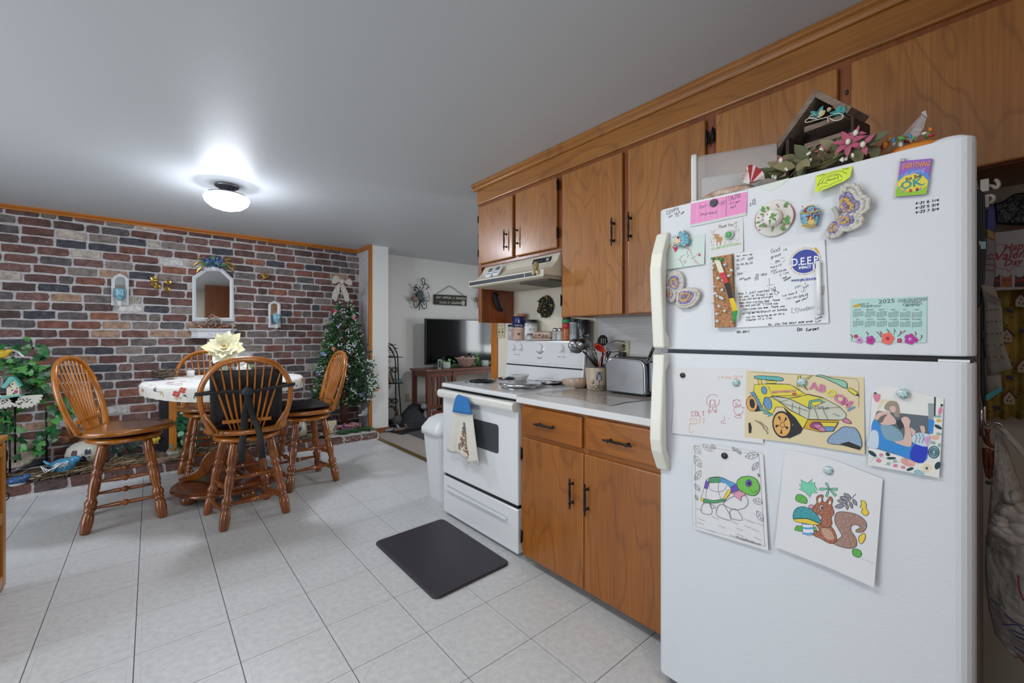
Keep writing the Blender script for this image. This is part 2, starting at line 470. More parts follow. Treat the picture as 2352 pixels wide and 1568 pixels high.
MB().box((2.06, 2.81, -.06), (2.3, 5.57, .004), m_carpet).box((2.3, -2.0, -.06), (6.3, 5.57, .004), m_carpet).build('floor', kind=ST, base=False)
m_strip = M('brass_strip', '#7d6430', .4, .6)
MB().box((2.035, 2.81, -.002), (2.085, 4.85, .011), m_strip).build('trim_4', kind=ST, bev=.004)
MB().box((-2.7, -2.0, H), (6.4, 5.65, H + .1), m_ceil).build('ceiling', kind=ST, base=False)
MB().box((2.30, YL, 0), (6.3, YL + .1, H), m_white).build('wall_living', kind=ST, base=False)
MB().box((2.085, 5.135, 0), (2.30, YL, H), m_white).build('wall_stub', kind=ST, base=False)
m_shoe = M('brown_baseboard', '#7d4a22', .45)
MB().box((2.10, 5.12, 0), (2.315, 5.1345, .07), m_shoe).build('baseboard_stub', kind=ST, bev=.004)
MB().box((2.305, YL - .016, 0), (6.3, YL, .07), m_shoe).build('baseboard_living', kind=ST, bev=.004)
b = MB().box((W, -2.0, 0), (W + .11, 2.8, H), m_beige).build('wall_right', kind=ST, base=False)
MB().box((W - .012, 2.795, 0), (W + .122, 2.822, 2.0), m_orangez).box((W - .014, 2.745, 0), (W, 2.822, 2.0), m_orangez).build('trim_3', kind=ST, bev=.004)
holed((-2.7, -2.0, 0), (-2.6, 5.57, H), (1.4, 3.8, 0, 2.1), 'x', m_white).build('wall_left', kind=ST, base=False)
holed((-2.7, -2.1, 0), (6.3, -2.0, H), (-2.25, -.95, .9, 2.1), 'y', m_beige).build('wall_front', kind=ST, base=False)
holed((6.3, -2.1, 0), (6.4, 5.65, H), (1.15, 3.05, .75, 2.05), 'x', m_white).build('wall_east', kind=ST, base=False)
# patio door, made-up rear window for the fill light and living room window, all outside the photograph but lighting it
fw = M('white_vinyl_frame', '#d8dadb', .4)
def window(name, axis, at_, a0, a1, z0, z1, n):
 r = MB(); i = axis
 def bx(b0, b1, c0, c1, t=.03):
  l = [0, 0, c0]; h = [0, 0, c1]; j = 1 - i
  l[i], h[i] = at_ - t, at_ + t; l[j], h[j] = b0, b1; r.box(l, h, fw)
 bx(a0, a1, z0, z0 + .05); bx(a0, a1, z1 - .05, z1)
 for k in range(n + 1):
  c = a0 + (a1 - a0 - .05) * k / n; bx(c, c + .05, z0, z1)
 o = r.build(name, kind=ST, bev=.004)
 g_ = MB(); l = [0, 0, z0 + .05]; h = [0, 0, z1 - .05]; l[i], h[i] = at_ - .003, at_ + .003; l[1 - i], h[1 - i] = a0 + .05, a1 - .05
 g_.box(l, h, m_glass).build('pane', o)
 return o
window('door_1', 0, -2.65, 1.4, 3.8, .0, 2.1, 2)
window('window_1', 1, -2.05, -2.25, -.95, .9, 2.1, 2)
wl = window('window_2', 0, 6.35, 1.15, 3.05, .75, 2.05, 2)
sl_ = MB()
m_blind = M('blind_slat', '#d8dcdc', .6)
for k in range(30):
 z = 1.0 + k * .034; sl_.box((6.285, 2.05, z), (6.31, 3.03, z + .024), m_blind)
o = sl_.build('blind', wl); o['kind'] = 'stuff'
# brick wall: mortar slab, 300 nearest bricks one by one, the rest as one part
m_mortar = M('mortar', '#b7b3b4', .9, var=(50, '#a6a2a3', '#c4c0c0'), bump=(160, .8, .004))
mw = MB().box((-2.7, YB, 0), (2.12, YB + .1, H), m_mortar).build('wall_back', kind=ST, base=False)
PAL = [('#4e3b38', 12), ('#583e3a', 12), ('#603f38', 10), ('#694740', 9), ('#74493d', 7), ('#845441', 3), ('#655c58', 8), ('#554f50', 7), ('#3d3d45', 6), ('#9c7e69', 3), ('#7b706a', 5), ('#aba095', 3), ('#c4c1bf', 1), ('#6f524d', 9)]
def brickmat(i, hx):
 t = NT('brick_clay'); p = t.n('ShaderNodeNewGeometry').outputs['Position']
 c = lin(hx); lo_ = tuple(a * .5 for a in c[:3]) + (1,); hi_ = tuple(min(1, a * 1.35 + .015) for a in c[:3]) + (1,)
 col = t.ramp(t.noise(p, 14 + i, 4, .65), [(.28, lo_), (.5, c), (.72, hi_)])
 sp = t.ramp(t.noise(p, 75, 3, .7), [(.6, (0, 0, 0, 1)), (.72, (1, 1, 1, 1))])
 col = t.mix(t.math('MULTIPLY', sp, .42), col, '#b4a9a4')
 dk = t.ramp(t.noise(p, 30, 3, .7), [(.32, (1, 1, 1, 1)), (.42, (0, 0, 0, 1))])
 col = t.mix(t.math('MULTIPLY', dk, .5), col, '#1f1a1b')
 t.ln(col, t.b.inputs['Base Color']); t.b.inputs['Roughness'].default_value = .8
 t.bump(t.noise(p, 110, 4, .7), .7, .006)
 return t.m
BM = [brickmat(i, h) for i, (h, w) in enumerate(PAL)]
BW = [w for h, w in PAL]
def brickshape(L, Hh, rr, D=.011):
 n = 14; o = []; pr = []
 for a, b_ in [(-.5, -.5), (-.25, -.5), (0, -.5), (.25, -.5), (.5, -.5), (.5, 0), (.5, .5), (.25, .5), (0, .5), (-.25, .5), (-.5, .5), (-.5, 0)]:
  k = .965 if abs(a) == .5 and abs(b_) == .5 else 1
  pr.append((a * L * k + rr.uniform(-.004, .004), b_ * Hh * (k if k == 1 else .9) + rr.uniform(-.003, .003)))
 b = MB(); n = len(pr)
 vs = [(x, 0, z) for x, z in pr] + [(x * .975, -D * rr.uniform(.8, 1.15), z * .92) for x, z in pr]
 b.add(vs, [tuple(range(n, 2 * n))] + [(i, (i + 1) % n, n + (i + 1) % n, n + i) for i in range(n)], BM[0])
 return b
BV = [brickshape(.193, .068, R) for _ in range(6)]
BH = [brickshape(.088, .068, R) for _ in range(3)]
bricks = []
for r in range(29):
 zc = 2.257 + .0406 - r * .0812
 hh = 1.
 if r == 0: zc -= .012; hh = .62
 x = -2.0 + (r % 2) * .104 + R.uniform(-.03, .03)
 while x < 2.1:
  half = R.random() < .06
  L = .088 if half else .192
  if x + L > 2.09: L = 2.09 - x
  if L < .03: break
  bricks.append((x + L / 2, zc, L, hh, half)); x += L + .0155
def vis(bk):
 p = proj((bk[0], YB, bk[1]))
 return 0 if p is None or p[0] < -20 or p[0] > 845 else abs((proj((bk[0] + bk[2] / 2, YB, bk[1])) or (0, 0))[0] - (proj((bk[0] - bk[2] / 2, YB, bk[1])) or (0, 0))[0]) * FPX / (bk[0] * _s + YB * _c) * bk[3] * (.45 if p[1] > 940 else 1)
bricks.sort(key=vis, reverse=True)
bm_ = [v.mesh('brick') for v in BV]; bh_ = [v.mesh('brick') for v in BH]
rest = MB()
for i, (x, z, L, hh, half) in enumerate(bricks):
 mi = R.choices(range(len(BM)), BW)[0]
 vs = R.choice(range(3)) if half else R.choice(range(6)); base_ = .088 if half else .192
 if i < 300:
  o = bpy.data.objects.new('brick', (bh_ if half else bm_)[vs]); COL.objects.link(o); o.parent = mw
  o.location = (x, YB + .001, z + R.uniform(-.003, .003)); o.scale = (L / base_, 1, hh)
  o.rotation_euler = (0, R.uniform(-.02, .02), 0)
  o.material_slots[0].link = 'OBJECT'; o.material_slots[0].material = BM[mi]
 else:
  v = (BH if half else BV)[vs]
  rest.add([(a * L / base_ + x, b_ + YB + .001, c * hh + z) for a, b_, c in v.v], v.f, BM[mi])
rest.build('brick', mw, kind='stuff')
MB().prism([(0, 0), (-.022, 0), (-.022, .012), (-.012, .034), (-.012, .046), (0, .046)], Fr((-2.7, YB, H - .046), (0, 1, 0), (0, 0, 1), n=(1, 0, 0)), 4.75, m_orange).build('trim_1', kind=ST)
MB().box((2.05, 5.128, .09), (2.088, 5.16, H), m_orangez).box((2.05, 5.16, H - .045), (2.075, YB, H), m_orange).build('trim_2', kind=ST, bev=.003)
MB().box((2.075, 5.16, .0), (2.087, YB, H - .045), m_mortar).build('wall_return', kind=ST, base=False)
# raised planter: soldier row of bricks in front, earth and straw behind
m_earth = M('dark_earth', '#2d231b', .95, var=(30, '#1d1611', '#4a3a2b'), bump=(60, .9, .01))
he = MB().box((-2.6, YH, 0), (2.05, YH + .1, .022), m_mortar).box((-2.6, YH + .006, .02), (2.05, YH + .1, .082), m_mortar).build('hearth_curb', kind=ST, base=False)
x = -1.86
ck = MB()
while x < 2.04:
 L = min(.195, 2.05 - x)
 v = brickshape(L - .018, .066, R, .012)
 mi = R.choices([0, 1, 2, 3, 4, 7, 13], [4, 6, 7, 6, 3, 2, 3])[0]
 bb = MB(); bb.add([(a + x + L / 2, b_ + YH + .007, c + .055) for a, b_, c in v.v], v.f, BM[mi])
 bb.add([(x + .004, YH + .004, .084), (x + L - .014, YH + .004, .084), (x + L - .014, YH + .1, .088), (x + .004, YH + .1, .088)], [(0, 1, 2, 3)], BM[mi])
 bb.build('brick', he)
 x += L
MB().grid(lambda u, v: (-2.6 + 4.65 * u, YH + .1 + v * (YB - YH - .1), .062 + .02 * noise.noise((u * 18, v * 4, 3))), 60, 8, m_earth).build('planter_bed', kind=ST, base=False)
# ---------------------------------------------------------------- cabinets
fx = lambda x: Fr((x, 0, 0), (0, -1, 0), (0, 0, 1))          # frame of a surface facing the room from the right wall: a = -y, b = z
def pull(parent, x, y, z, L, horiz=False, root=None):
 """turned black bar pull standing off the door on two posts"""
 d = Vector((0, 1, 0)) if horiz else Vector((0, 0, 1)); c = Vector((x - .022, y, z))
 b = MB()
 prof = [(.0, -.5), (.0035, -.485), (.0042, -.46), (.0025, -.445), (.006, -.42), (.0028, -.4), (.005, -.36), (.0085, -.3), (.0042, -.27), (.0045, -.2), (.0062, 0), (.0045, .2), (.0042, .27), (.0085, .3), (.005, .36), (.0028, .4), (.006, .42), (.0025, .445), (.0042, .46), (.0035, .485), (0, .5)]
 b.lathe([(r, h * L) for r, h in prof], c, m_iron, 8, d)
 for k in (-.3, .3):
  p = c + d * k * L; b.lathe([(.008, 0), (.008, .003), (.0035, .006), (.0035, .024)], p + Vector((.0225, 0, 0)), m_iron, 8, (-1, 0, 0))
 return b.build('handle', parent)
def hinge(parent, x, y, z, L=.06):
 b = MB(); b.cyl((x - .006, y, z - L / 2), (x - .006, y, z + L / 2), .0045, m_iron, n=8)
 for s_ in (1, -1): b.ell((x - .006, y, z + s_ * L / 2), (.003, .003, .008), m_iron, 8, 5)
 b.box((x - .003, y - .008, z - L / 2 + .004), (x + .001, y + .008, z + L / 2 - .004), m_iron)
 return b.build('hinge', parent)
def door(parent, x, y0, y1, z0, z1, mat, name='door', t=.02, lip=.004):
 b = MB()
 n_ = [(-y1, z0), (-y0, z0), (-y0, z1), (-y1, z1)]
 b.prism(n_, fx(x), t, mat, -t)
 return b.build(name, parent, bev=.006, seg=3)
def frame_(parent, mr, ms, rails, stiles, x, t=.018):
 """face frame: stiles full height, rails set a hair back so the joints read"""
 for y0, y1, z0, z1 in rails: MB().box((x + .0008, y0, z0), (x + t, y1, z1), mr).build('rail', parent, bev=.001)
 for y0, y1, z0, z1 in stiles: MB().box((x, y0, z0), (x + t, y1, z1), ms).build('stile', parent, bev=.0015)
# upper units --------------------------------------------------------
XD = XU - .005                                      # door fronts
uc = thing('wall_cabinet', 'short two-door wooden wall cabinet above the range hood', 'cabinet', (2.0, 2.14, 1.31))
MB().box((XU + .015, 1.735, 1.72), (W, 2.545, 2.2), m_cabf).build('body', uc)
frame_(uc, m_cabf, m_cabf, [(1.757, 2.536, 1.724, 1.752), (1.757, 2.536, 2.16, 2.2)], [(2.118, 2.165, 1.724, 2.2), (1.736, 1.757, 1.724, 2.2)], XU)
m_side = wood('side_panel_wood', '#93481a', '#843d14', '#5d280c', 'z', 5, .35, .3)
MB().box((XU + .02, 2.545, 1.32), (W, 2.575, 2.2), m_side).box((XU, 2.538, 1.32), (XU + .02, 2.577, 2.2), m_cabf).build('side_panel', uc, bev=.002)
d = door(uc, XD - .015, 2.162, 2.548, 1.748, 2.166, m_cab); pull(d, XD - .015, 2.225, 1.868, .142)
for z in (2.08, 1.83): hinge(d, XD - .006, 2.556, z, .045)
d = door(uc, XD - .015, 1.757, 2.134, 1.748, 2.166, m_cab); pull(d, XD - .015, 2.112, 1.874, .142)
for z in (2.118, 1.834): hinge(d, XD - .012, 1.748, z)
tc = thing('wall_cabinet', 'tall two-door wooden wall cabinet between the range hood and the fridge', 'cabinet', (2.0, 1.3, 1.33))
MB().box((XU + .015, .836, 1.335), (W, 1.733, 2.2), m_cabf).build('body', tc)
frame_(tc, m_cabf, m_cabf, [(.88, 1.703, 1.331, 1.345), (.88, 1.703, 2.16, 2.2)], [(1.703, 1.735, 1.33, 2.2), (1.25, 1.32, 1.33, 2.2), (.836, .88, 1.33, 2.2)], XU)
d = door(tc, XD - .015, 1.296, 1.713, 1.334, 2.166, m_cab); pull(d, XD - .015, 1.345, 1.762, .148)
hinge(d, XD - .01, 1.719, 1.43)
d = door(tc, XD - .015, .868, 1.262, 1.334, 2.166, m_cab); pull(d, XD - .015, 1.243, 1.768, .15)
hinge(d, XD - .012, .858, 2.08, .06)
fc = thing('wall_cabinet', 'wooden wall cabinet with wide doors above the fridge, knot on its middle stile', 'cabinet', (2.0, .1, 1.7))
MB().box((XU + .015, -.42, 1.72), (W, .834, 2.2), m_cabf).build('body', fc)
frame_(fc, m_cabf, m_cabf, [(-.42, .8, 1.711, 1.735), (-.42, .8, 2.16, 2.2)], [(.35, .41, 1.71, 2.2), (.8, .8355, 1.71, 2.2)], XU)
d = door(fc, XD - .015, .398, .822, 1.74, 2.166, m_cab); hinge(d, XD - .012, .832, 2.083, .06)
door(fc, XD - .015, -.35, .362, 1.715, 2.166, m_cab)
m_knot = M('wood_knot', '#3a2418', .6)
MB().lathe([(0, .001), (.004, .0015), (.007, .0002)], (XU - .0002, .376, 2.075), m_knot, 9, (-1, 0, 0), .8, 1.4).build('knot', fc)
# soffit board, moulding and crown run over all three
MB().box((XU - .012, -1.0, 2.19), (W, 2.58, H - .001), m_caby).build('trim_5', kind=ST, bev=.008, seg=3)
MB().prism([(0, 0), (.01, 0), (.018, .012), (.014, .018), (.03, .03), (.03, .05), (0, .05)], Fr((XU - .013, -1.0, H - .0505), (-1, 0, 0), (0, 0, 1), n=(0, 1, 0)), 3.61, m_caby).build('trim_6', kind=ST, bev=.003)
# base unit ------------------------------------------------------------
bc = thing('base_cabinet', 'wooden base cabinet with two drawers and two doors between stove and fridge', 'cabinet', (1.85, 1.3, 0))
MB().box((XB + .02, .815, .06), (W - .01, 1.728, .861), m_cabld).build('body', bc)
frame_(bc, m_cabld, m_cabl, [(.84, 1.69, .84, .861), (.84, 1.69, .672, .712)], [(1.69, 1.728, .06, .861), (1.262, 1.3, .06, .861), (.815, .84, .06, .861)], XB, .02)
XBD = XB - .008
d = door(bc, XBD - .01, 1.29, 1.704, .7, .845, m_cabld, 'drawer'); pull(d, XBD - .01, 1.517, .77, .15, True)
d = door(bc, XBD - .01, .86, 1.268, .703, .848, m_cabld, 'drawer'); pull(d, XBD - .01, 1.08, .77, .15, True)
d = door(bc, XBD - .01, 1.279, 1.7, .052, .68, m_cabl); pull(d, XBD - .01, 1.343, .482, .147)
for z in (.59, .145): hinge(d, XBD - .004, 1.709, z, .062)
d = door(bc, XBD - .01, .845, 1.276, .052, .68, m_cabl); pull(d, XBD - .01, 1.252, .48, .147)
MB().box((XB + .09, .815, 0), (W, 1.728, .06), M('toe_kick_panel', '#8a8478', .7)).build('toe_kick', bc)
m_lam = M('white_laminate', '#d3d4d4', .28, spec=.5, coat=.2)
ct = MB().box((1.508, .812, .8615), (W - .002, 1.742, .893), m_lam).build('countertop', bev=.004)
tag(ct, 'white laminate countertop between stove and fridge', 'countertop')
t = NT('grey_grained_laminate'); t.ln(t.ramp(t.noise(t.coord((3, 4, 90)), 1, 4, .65), [(.3, '#b2b1b1'), (.7, '#cdcbc9')]), t.b.inputs['Base Color']); t.b.inputs['Roughness'].default_value = .35
MB().box((W - .006, .5, .893), (W, 1.71, 1.335), t.m).build('trim_7', kind=ST, bev=.001)
MB().box((W - .004, 1.71, .893), (W, 1.735, 1.335), M('wall_joint_strip', '#b3ab9c', .5)).build('trim_8', kind=ST)
# marbled mat on the counter with a wavy border line
t = NT('marbled_mat'); p_ = t.coord((1, 1, 1))
nz = t.noise(t.coord((14, 3, 1)), 1.3, 6, .65, 1.6)
t.ln(t.ramp(nz, [(.3, '#8d837c'), (.45, '#b1a69d'), (.6, '#bdb5ae'), (.72, '#8f8780')]), t.b.inputs['Base Color']); t.b.inputs['Roughness'].default_value = .12
zt = .8935
edge = [at(*q, z=zt)[:2] for q in smooth([(1197, 900), (1232, 905), (1268, 910), (1310, 913), (1345, 921), (1385, 930), (1408, 931), (1440, 924), (1480, 920), (1505, 918)], 3)]
back = [(2.1, .9), (2.1, 1.735)]
edge = [(x, min(y, 1.738)) for x, y in edge]
fz = Fr((0, 0, 0), (1, 0, 0), (0, 1, 0))
cm = MB().prism(edge + back, fz, .0025, t.m, zt)
cm.stroke(edge, fz, .003, M('mat_border_line', '#5e554f', .5), zt + .003)
tag(cm.build('counter_mat'), 'brown marbled counter mat with a wavy edge under the toaster and crock', 'mat')
# wall plate behind toaster, plate left of the stove
m_plate = M('beige_wall_plate', '#b9ae8f', .45)
def plate(name, x, y, z, w, h, dark, label, cat):
 o = MB().prism([(-y - w / 2, z - h / 2), (-y + w / 2, z - h / 2), (-y + w / 2, z + h / 2), (-y - w / 2, z + h / 2)], fx(x), .006, m_plate).build(name, bev=.002)
 b = MB()
 for a in dark:
  b.prism(circ(-y + a[0], z + a[1], a[2], 10), fx(x - .006), .002, m_black if len(a) < 4 else M('brass_worn', '#6b5a34', .4, .7))
 b.build('socket', o, kind='stuff'); return tag(o, label, cat)
plate('switch_plate', W, 2.7, 1.265, .1, .12, [(-.023, -.012, .008, 1), (-.023, .012, .004, 1), (.023, -.012, .008, 1), (.023, .012, .005, 1), (-.023, -.04, .003), (.023, -.04, .003), (-.023, .04, .003), (.023, .04, .003)], 'beige double switch plate on the wall left of the stove back', 'switch')
plate('wall_outlet', W - .006, 1.515, 1.135, .075, .115, [(0, -.025, .012), (0, .025, .012)], 'beige wall outlet behind the toaster with a black plug in it', 'outlet')
# ---------------------------------------------------------------- range
SX = 1.53
sv = thing('kitchen_range', 'white freestanding electric range with coil burners and backguard knobs', 'stove', (1.85, 2.14, 0))
MB().box((SX + .05, 1.762, .02), (2.16, 2.53, .868), m_wht).build('body', sv, bev=.004)
MB().box((SX - .012, 1.752, .872), (2.1, 2.537, .902), m_wht).build('cooktop', sv, bev=.012, seg=3)
MB().box((SX + .012, 1.758, .852), (SX + .06, 2.532, .874), m_black).box((SX + .014, 1.765, .262), (SX + .06, 2.525, .3), m_black).box((SX + .06, 1.77, 0), (2.1, 2.52, .03), m_black).build('shadow_gap', sv, kind='stuff')
od = MB().box((SX, 1.753, .288), (SX + .05, 2.536, .858), m_wht).build('oven_door', sv, bev=.008, seg=3)
m_oven = M('oven_glass', '#3f4549', .08, coat=.6)
MB().prism(sum([arc(a, b_, .018, q, q + pi / 2, 4) for a, b_, q in [(-1.938, .558, -pi / 2), (-1.938, .69, 0), (-2.342, .69, pi / 2), (-2.342, .558, pi)]], []), fx(SX - .0002), .0012, m_oven).build('oven_window', od)
hb = MB()
hb.prism([(0, 0), (-.038, .004), (-.045, .02), (-.045, .042), (-.034, .056), (0, .056)], Fr((SX + .001, 1.75, .803), (1, 0, 0), (0, 0, 1), n=(0, 1, 0)), .79, m_ivory)
hb.build('oven_handle', od, bev=.004)
vb = MB()
for k in range(36): vb.box((SX - .008, 1.86 + k * .0165, .861), (SX + .004, 1.867 + k * .0165, .8635), m_black)
vb.build('vent_slots', od, kind='stuff')
dw = MB()
dw.box((SX + .003, 1.755, .022), (SX + .05, 2.533, .266), m_wht)
o = dw.build('storage_drawer', sv, bev=.006, seg=3)
gr = MB(); fr_ = fx(SX + .003)
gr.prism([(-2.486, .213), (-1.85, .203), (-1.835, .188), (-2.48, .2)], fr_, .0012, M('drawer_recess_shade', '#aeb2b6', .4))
gr.prism([(0, 0), (-.016, .008), (-.02, .02), (0, .022)], Fr((SX + .004, 1.845, .172), (1, 0, 0), (0, 0, 1), n=(0, 1, 0)), .635, m_wht)
gr.build('drawer_grip', o)
# backguard, slightly leaning back, with knobs
bgf = Fr((2.085, 0, .9), (0, -1, 0), (.14, 0, 1))
bg = MB().prism([(-2.53, 0), (-1.757, 0), (-1.757, .29), (-2.53, .29)], Fr((2.105, 0, .9), (0, -1, 0), (.12, 0, 1)), .03, m_wht).box((2.1, 1.757, .9), (W - .004, 2.53, 1.19), m_wht).build('backguard', sv, bev=.01, seg=3)
kf = Fr((2.105, 0, .9), (0, -1, 0), (.12, 0, 1))
MB().prism([(-2.52, .1), (-1.765, .1), (-1.765, .109), (-2.52, .109)], kf, .0325, m_black).build('trim_line', bg)
MB().prism([(-2.51, .125), (-1.77, .125), (-1.77, .127), (-2.51, .127)], kf, .0312, M('pale_grey', '#b4b7ba', .4)).build('panel_seam', bg)
for y, r in ((2.45, .028), (2.37, .028), (2.165, .036), (1.955, .028), (1.872, .028)):
 k = MB(); c = kf.p(-y, .235, .0305); n_ = kf.n
 if r > .03: k.lathe([(r + .006, 0), (r + .006, .003), (r, .004)], c, m_chrome, 24, n_)
 k.lathe([(r, 0), (r, .004), (r * .86, .006), (r * .8, .018), (r * .7, .021), (0, .021)], c, m_wht, 20, n_)
 k.prism([(-y - .0045, .235 - r * .85), (-y + .0045, .235 - r * .85), (-y + .0045, .235 + r * .85), (-y - .0045, .235 + r * .85)], kf, .013, m_wht, .04)
 o = k.build('knob', bg, bev=.001)
 kt = MB()
 for q in range(9):
  a = pi * .8 - q * pi * .2
  kt.prism(circ(-y + (r + .011) * math.cos(a), .235 + (r + .011) * math.sin(a), .0014, 6), kf, .0003, m_ink, .0304)
 kt.build('dial_marks', bg, kind='stuff')
lt = MB(); text(lt, kf, -2.165, .158, .02, 'Roper', m_ink, .0308, align='CENTER', shear=.3)
hand(lt, kf, -2.44, .175, .008, 'REAR  FRONT', m_ink, .0008, 0, .0308); hand(lt, kf, -1.99, .175, .008, 'FRONT  REAR', m_ink, .0008, 0, .0308)
for y in (2.31, 2.02):
 for z in (.25, .225): lt.prism(circ(-y, z, .004, 8), kf, .0003, m_ink, .0304)
lt.build('lettering', bg, kind='stuff')
m_coil = M('burner_coil', '#1d1e22', .4, .4)
def burner(x, y, r):
 b = MB(); b.lathe([(r + .022, .0), (r + .02, .004), (r + .006, .001), (r * .3, -.004), (0, -.004)], (x, y, .903), m_chrome, 28)
 o = b.build('burner', sv)
 c = MB(); q = []
 for k in range(100):
  t = k / 99; a = t * 2 * pi * 4.2; q.append((x + (.018 + (r - .018) * t) * math.cos(a), y + (.018 + (r - .018) * t) * math.sin(a), .911))
 c.tube(q, .0045, m_coil, 5); c.build('coil', o)
burner(1.735, 2.37, .095); burner(1.99, 2.4, .075); burner(1.74, 1.975, .09); burner(2.0, 1.97, .075)
def cover(x, y, r, label):
 b = MB().lathe([(r, 0), (r, .012), (r * .985, .016), (r * .93, .0185), (r * .9, .0165), (0, .0165)], (x, y, .9165), m_chrome, 40)
 return tag(b.build('burner_cover'), label, 'burner cover')
cover(1.745, 1.975, .132, 'round steel burner cover on the front right burner')
cover(2.0, 1.975, .095, 'smaller round steel burner cover on the rear right burner')
# hood ------------------------------------------------------------------
m_hood = M('almond_enamel', '#d2ccbd', .32, coat=.2)
hd = thing('range_hood', 'almond range hood with black vent strip above the stove', 'range hood', (1.95, 2.12, 1.55))
hp = [(2.165, 1.722), (1.862, 1.722), (1.845, 1.70), (1.825, 1.665), (1.79, 1.632), (1.765, 1.616), (1.715, 1.606), (1.715, 1.566), (1.727, 1.566), (1.727, 1.578), (2.165, 1.578)]
fh = Fr((0, 1.742, 0), (1, 0, 0), (0, 0, 1), n=(0, 1, 0))
MB().prism(hp, fh, .75, m_hood).build('shell', hd, bev=.003)
MB().box((1.7145, 1.80, 1.574), (1.7155, 2.484, 1.598), M('vent_black', '#1c2027', .4)).box((1.7135, 1.90, 1.572), (1.7146, 1.905, 1.6), m_hood).build('vent_strip', hd)
MB().box((1.73, 1.76, 1.56), (2.15, 2.475, 1.5785), M('hood_liner', '#b9b19c', .5)).build('liner', hd)
m_mesh = M('filter_mesh', '#6a655c', .55, .5, bump=(420, 1, .004), var=(300, '#4a463f', '#8b857a'))
MB().box((1.78, 1.765, 1.548), (2.08, 2.02, 1.562), m_mesh).build('filter', hd)
ff_ = Fr((1.8345, 0, 1.683), (0, -1, 0), (.42, 0, .9))
cp = MB().prism([(-1.955, -.016), (-1.795, -.016), (-1.795, .018), (-1.955, .018)], ff_, .002, m_black, .002)
text(cp, ff_, -1.835, -.01, .03, 'N', M('light_lettering', '#cfd2d2', .5), .0045, bold=.001)
for k in range(3): cp.prism([(-1.945 + k * .032, -.008), (-1.925 + k * .032, -.008), (-1.925 + k * .032, .004), (-1.945 + k * .032, .004)], ff_, .001, M('dark_grey', '#46484d', .4), .004)
cp.build('control_panel', hd)
sm = MB(); sm.stroke([(a, b_) for a, b_ in smooth([(-2.5, .006), (-2.1, .003), (-1.92, .001), (-1.82, .012), (-1.77, .05)], 5)], Fr((1.8, 0, 1.63), (0, -1, 0), (.5, 0, .85)), .002, M('hood_seam', '#a59f90', .5), .009)
sm.build('seam', hd)
def timer(y, dz, label):
 f_ = Fr((1.80, 0, 1.655 + dz), (0, -1, 0), (.55, 0, .84))
 o = MB().prism(sum([arc(-y + a, b_, .016, q, q + pi / 2, 4) for a, b_, q in [(.018, -.024, -pi / 2), (.018, .03, 0), (-.018, .03, pi / 2), (-.018, -.024, pi)]], []), f_, .013, M('timer_white', '#dde0e2', .35), .002).build('kitchen_timer', bev=.005, seg=2)
 MB().prism([(-y - .022, .002), (-y + .022, .002), (-y + .022, .034), (-y - .022, .034)], f_, .001, M('lcd_grey', '#5d6a63', .3), .015).build('display', o)
 k = MB()
 for a in (-.016, 0, .016): k.prism(circ(-y + a, -.016, .0055, 10), f_, .002, M('button_blue', '#5b8fc4', .4), .0145)
 k.build('buttons', o, kind='stuff')
 return tag(o, label, 'timer')
timer(2.345, 0, 'white kitchen timer on the hood, the left of the two')
timer(2.262, .002, 'white kitchen timer on the hood, the right of the two, darker display')
# little turtle-like ornament stuck on the hood's right end
f_ = Fr((1.713, 1.795, 1.575), (0, -1, 0), (0, 0, 1))
o = MB(); m_fig = M('painted_resin_brown', '#7d6a45', .6, var=(90, '#5d4a2c', '#b3a06a'), bump=(150, .8, .004))
o.ell((1.704, 1.793, 1.628), (.014, .022, .026), m_fig, 12, 8).ell((1.706, 1.793, 1.596), (.013, .024, .014), m_fig, 10, 6)
for a in (-.018, .018): o.ell((1.702, 1.793 + a, 1.588), (.012, .009, .012), M('resin_cream', '#cbb98a', .6), 8, 6)
tag(o.build('hood_magnet'), 'small brown resin figurine magnet on the right end of the hood', 'magnet')
# dark pepper-shaped hook on the side panel
f_ = Fr((2.02, 2.5449, 1.46), (1, 0, 0), (0, 0, 1))
o = MB(); m_dk = M('dark_cast_iron', '#24272a', .5, .5, bump=(120, .8, .004))
P_ = [(1.98, 2.535, 1.55), (1.985, 2.532, 1.51), (2.0, 2.53, 1.465), (2.02, 2.528, 1.43), (2.045, 2.522, 1.415)]
o.tube(smooth(P_, 3), [.012 + .01 * math.sin(k / 12 * pi) for k in range(13)], m_dk, 8)
for k in range(14): o.ell((1.985 + R.uniform(-.014, .02), 2.524, 1.5 + R.uniform(-.04, .05)), (.008, .006, .008), m_dk, 6, 4)
tag(o.build('wall_hook'), 'dark cast iron grape-cluster hook on the wooden panel under the hood', 'hook')
# oval dark wreath plaque
o = MB(); cy_, cz_ = 2.178, 1.432
m_wr = [M('wreath_dark', '#26261f', .6), M('wreath_green', '#3e4a26', .6), M('wreath_ochre', '#8d7a3a', .6), M('wreath_brown', '#4a3222', .6)]
o.lathe([(.001, .0), (.07, .0), (.08, .01), (.07, .018), (.03, .014), (0, .012)], (W - .001, cy_, cz_), m_wr[0], 24, (-1, 0, 0), .98, 1.0)
for k in range(80):
 a = R.uniform(0, 2 * pi); r = .072 * math.sqrt(R.random())
 o.ell((W - .018 - R.uniform(0, .014), cy_ + r * math.cos(a), cz_ + r * 1.08 * math.sin(a)), (.008, R.uniform(.006, .013), R.uniform(.006, .013)), R.choice([m_wr[0], m_wr[0], m_wr[1], m_wr[3], m_wr[2]] if math.cos(a) < .2 else m_wr), 6, 4)
tag(o.build('wall_plaque'), 'dark oval fruit wreath plaque on the wall behind the stove', 'wall decor')
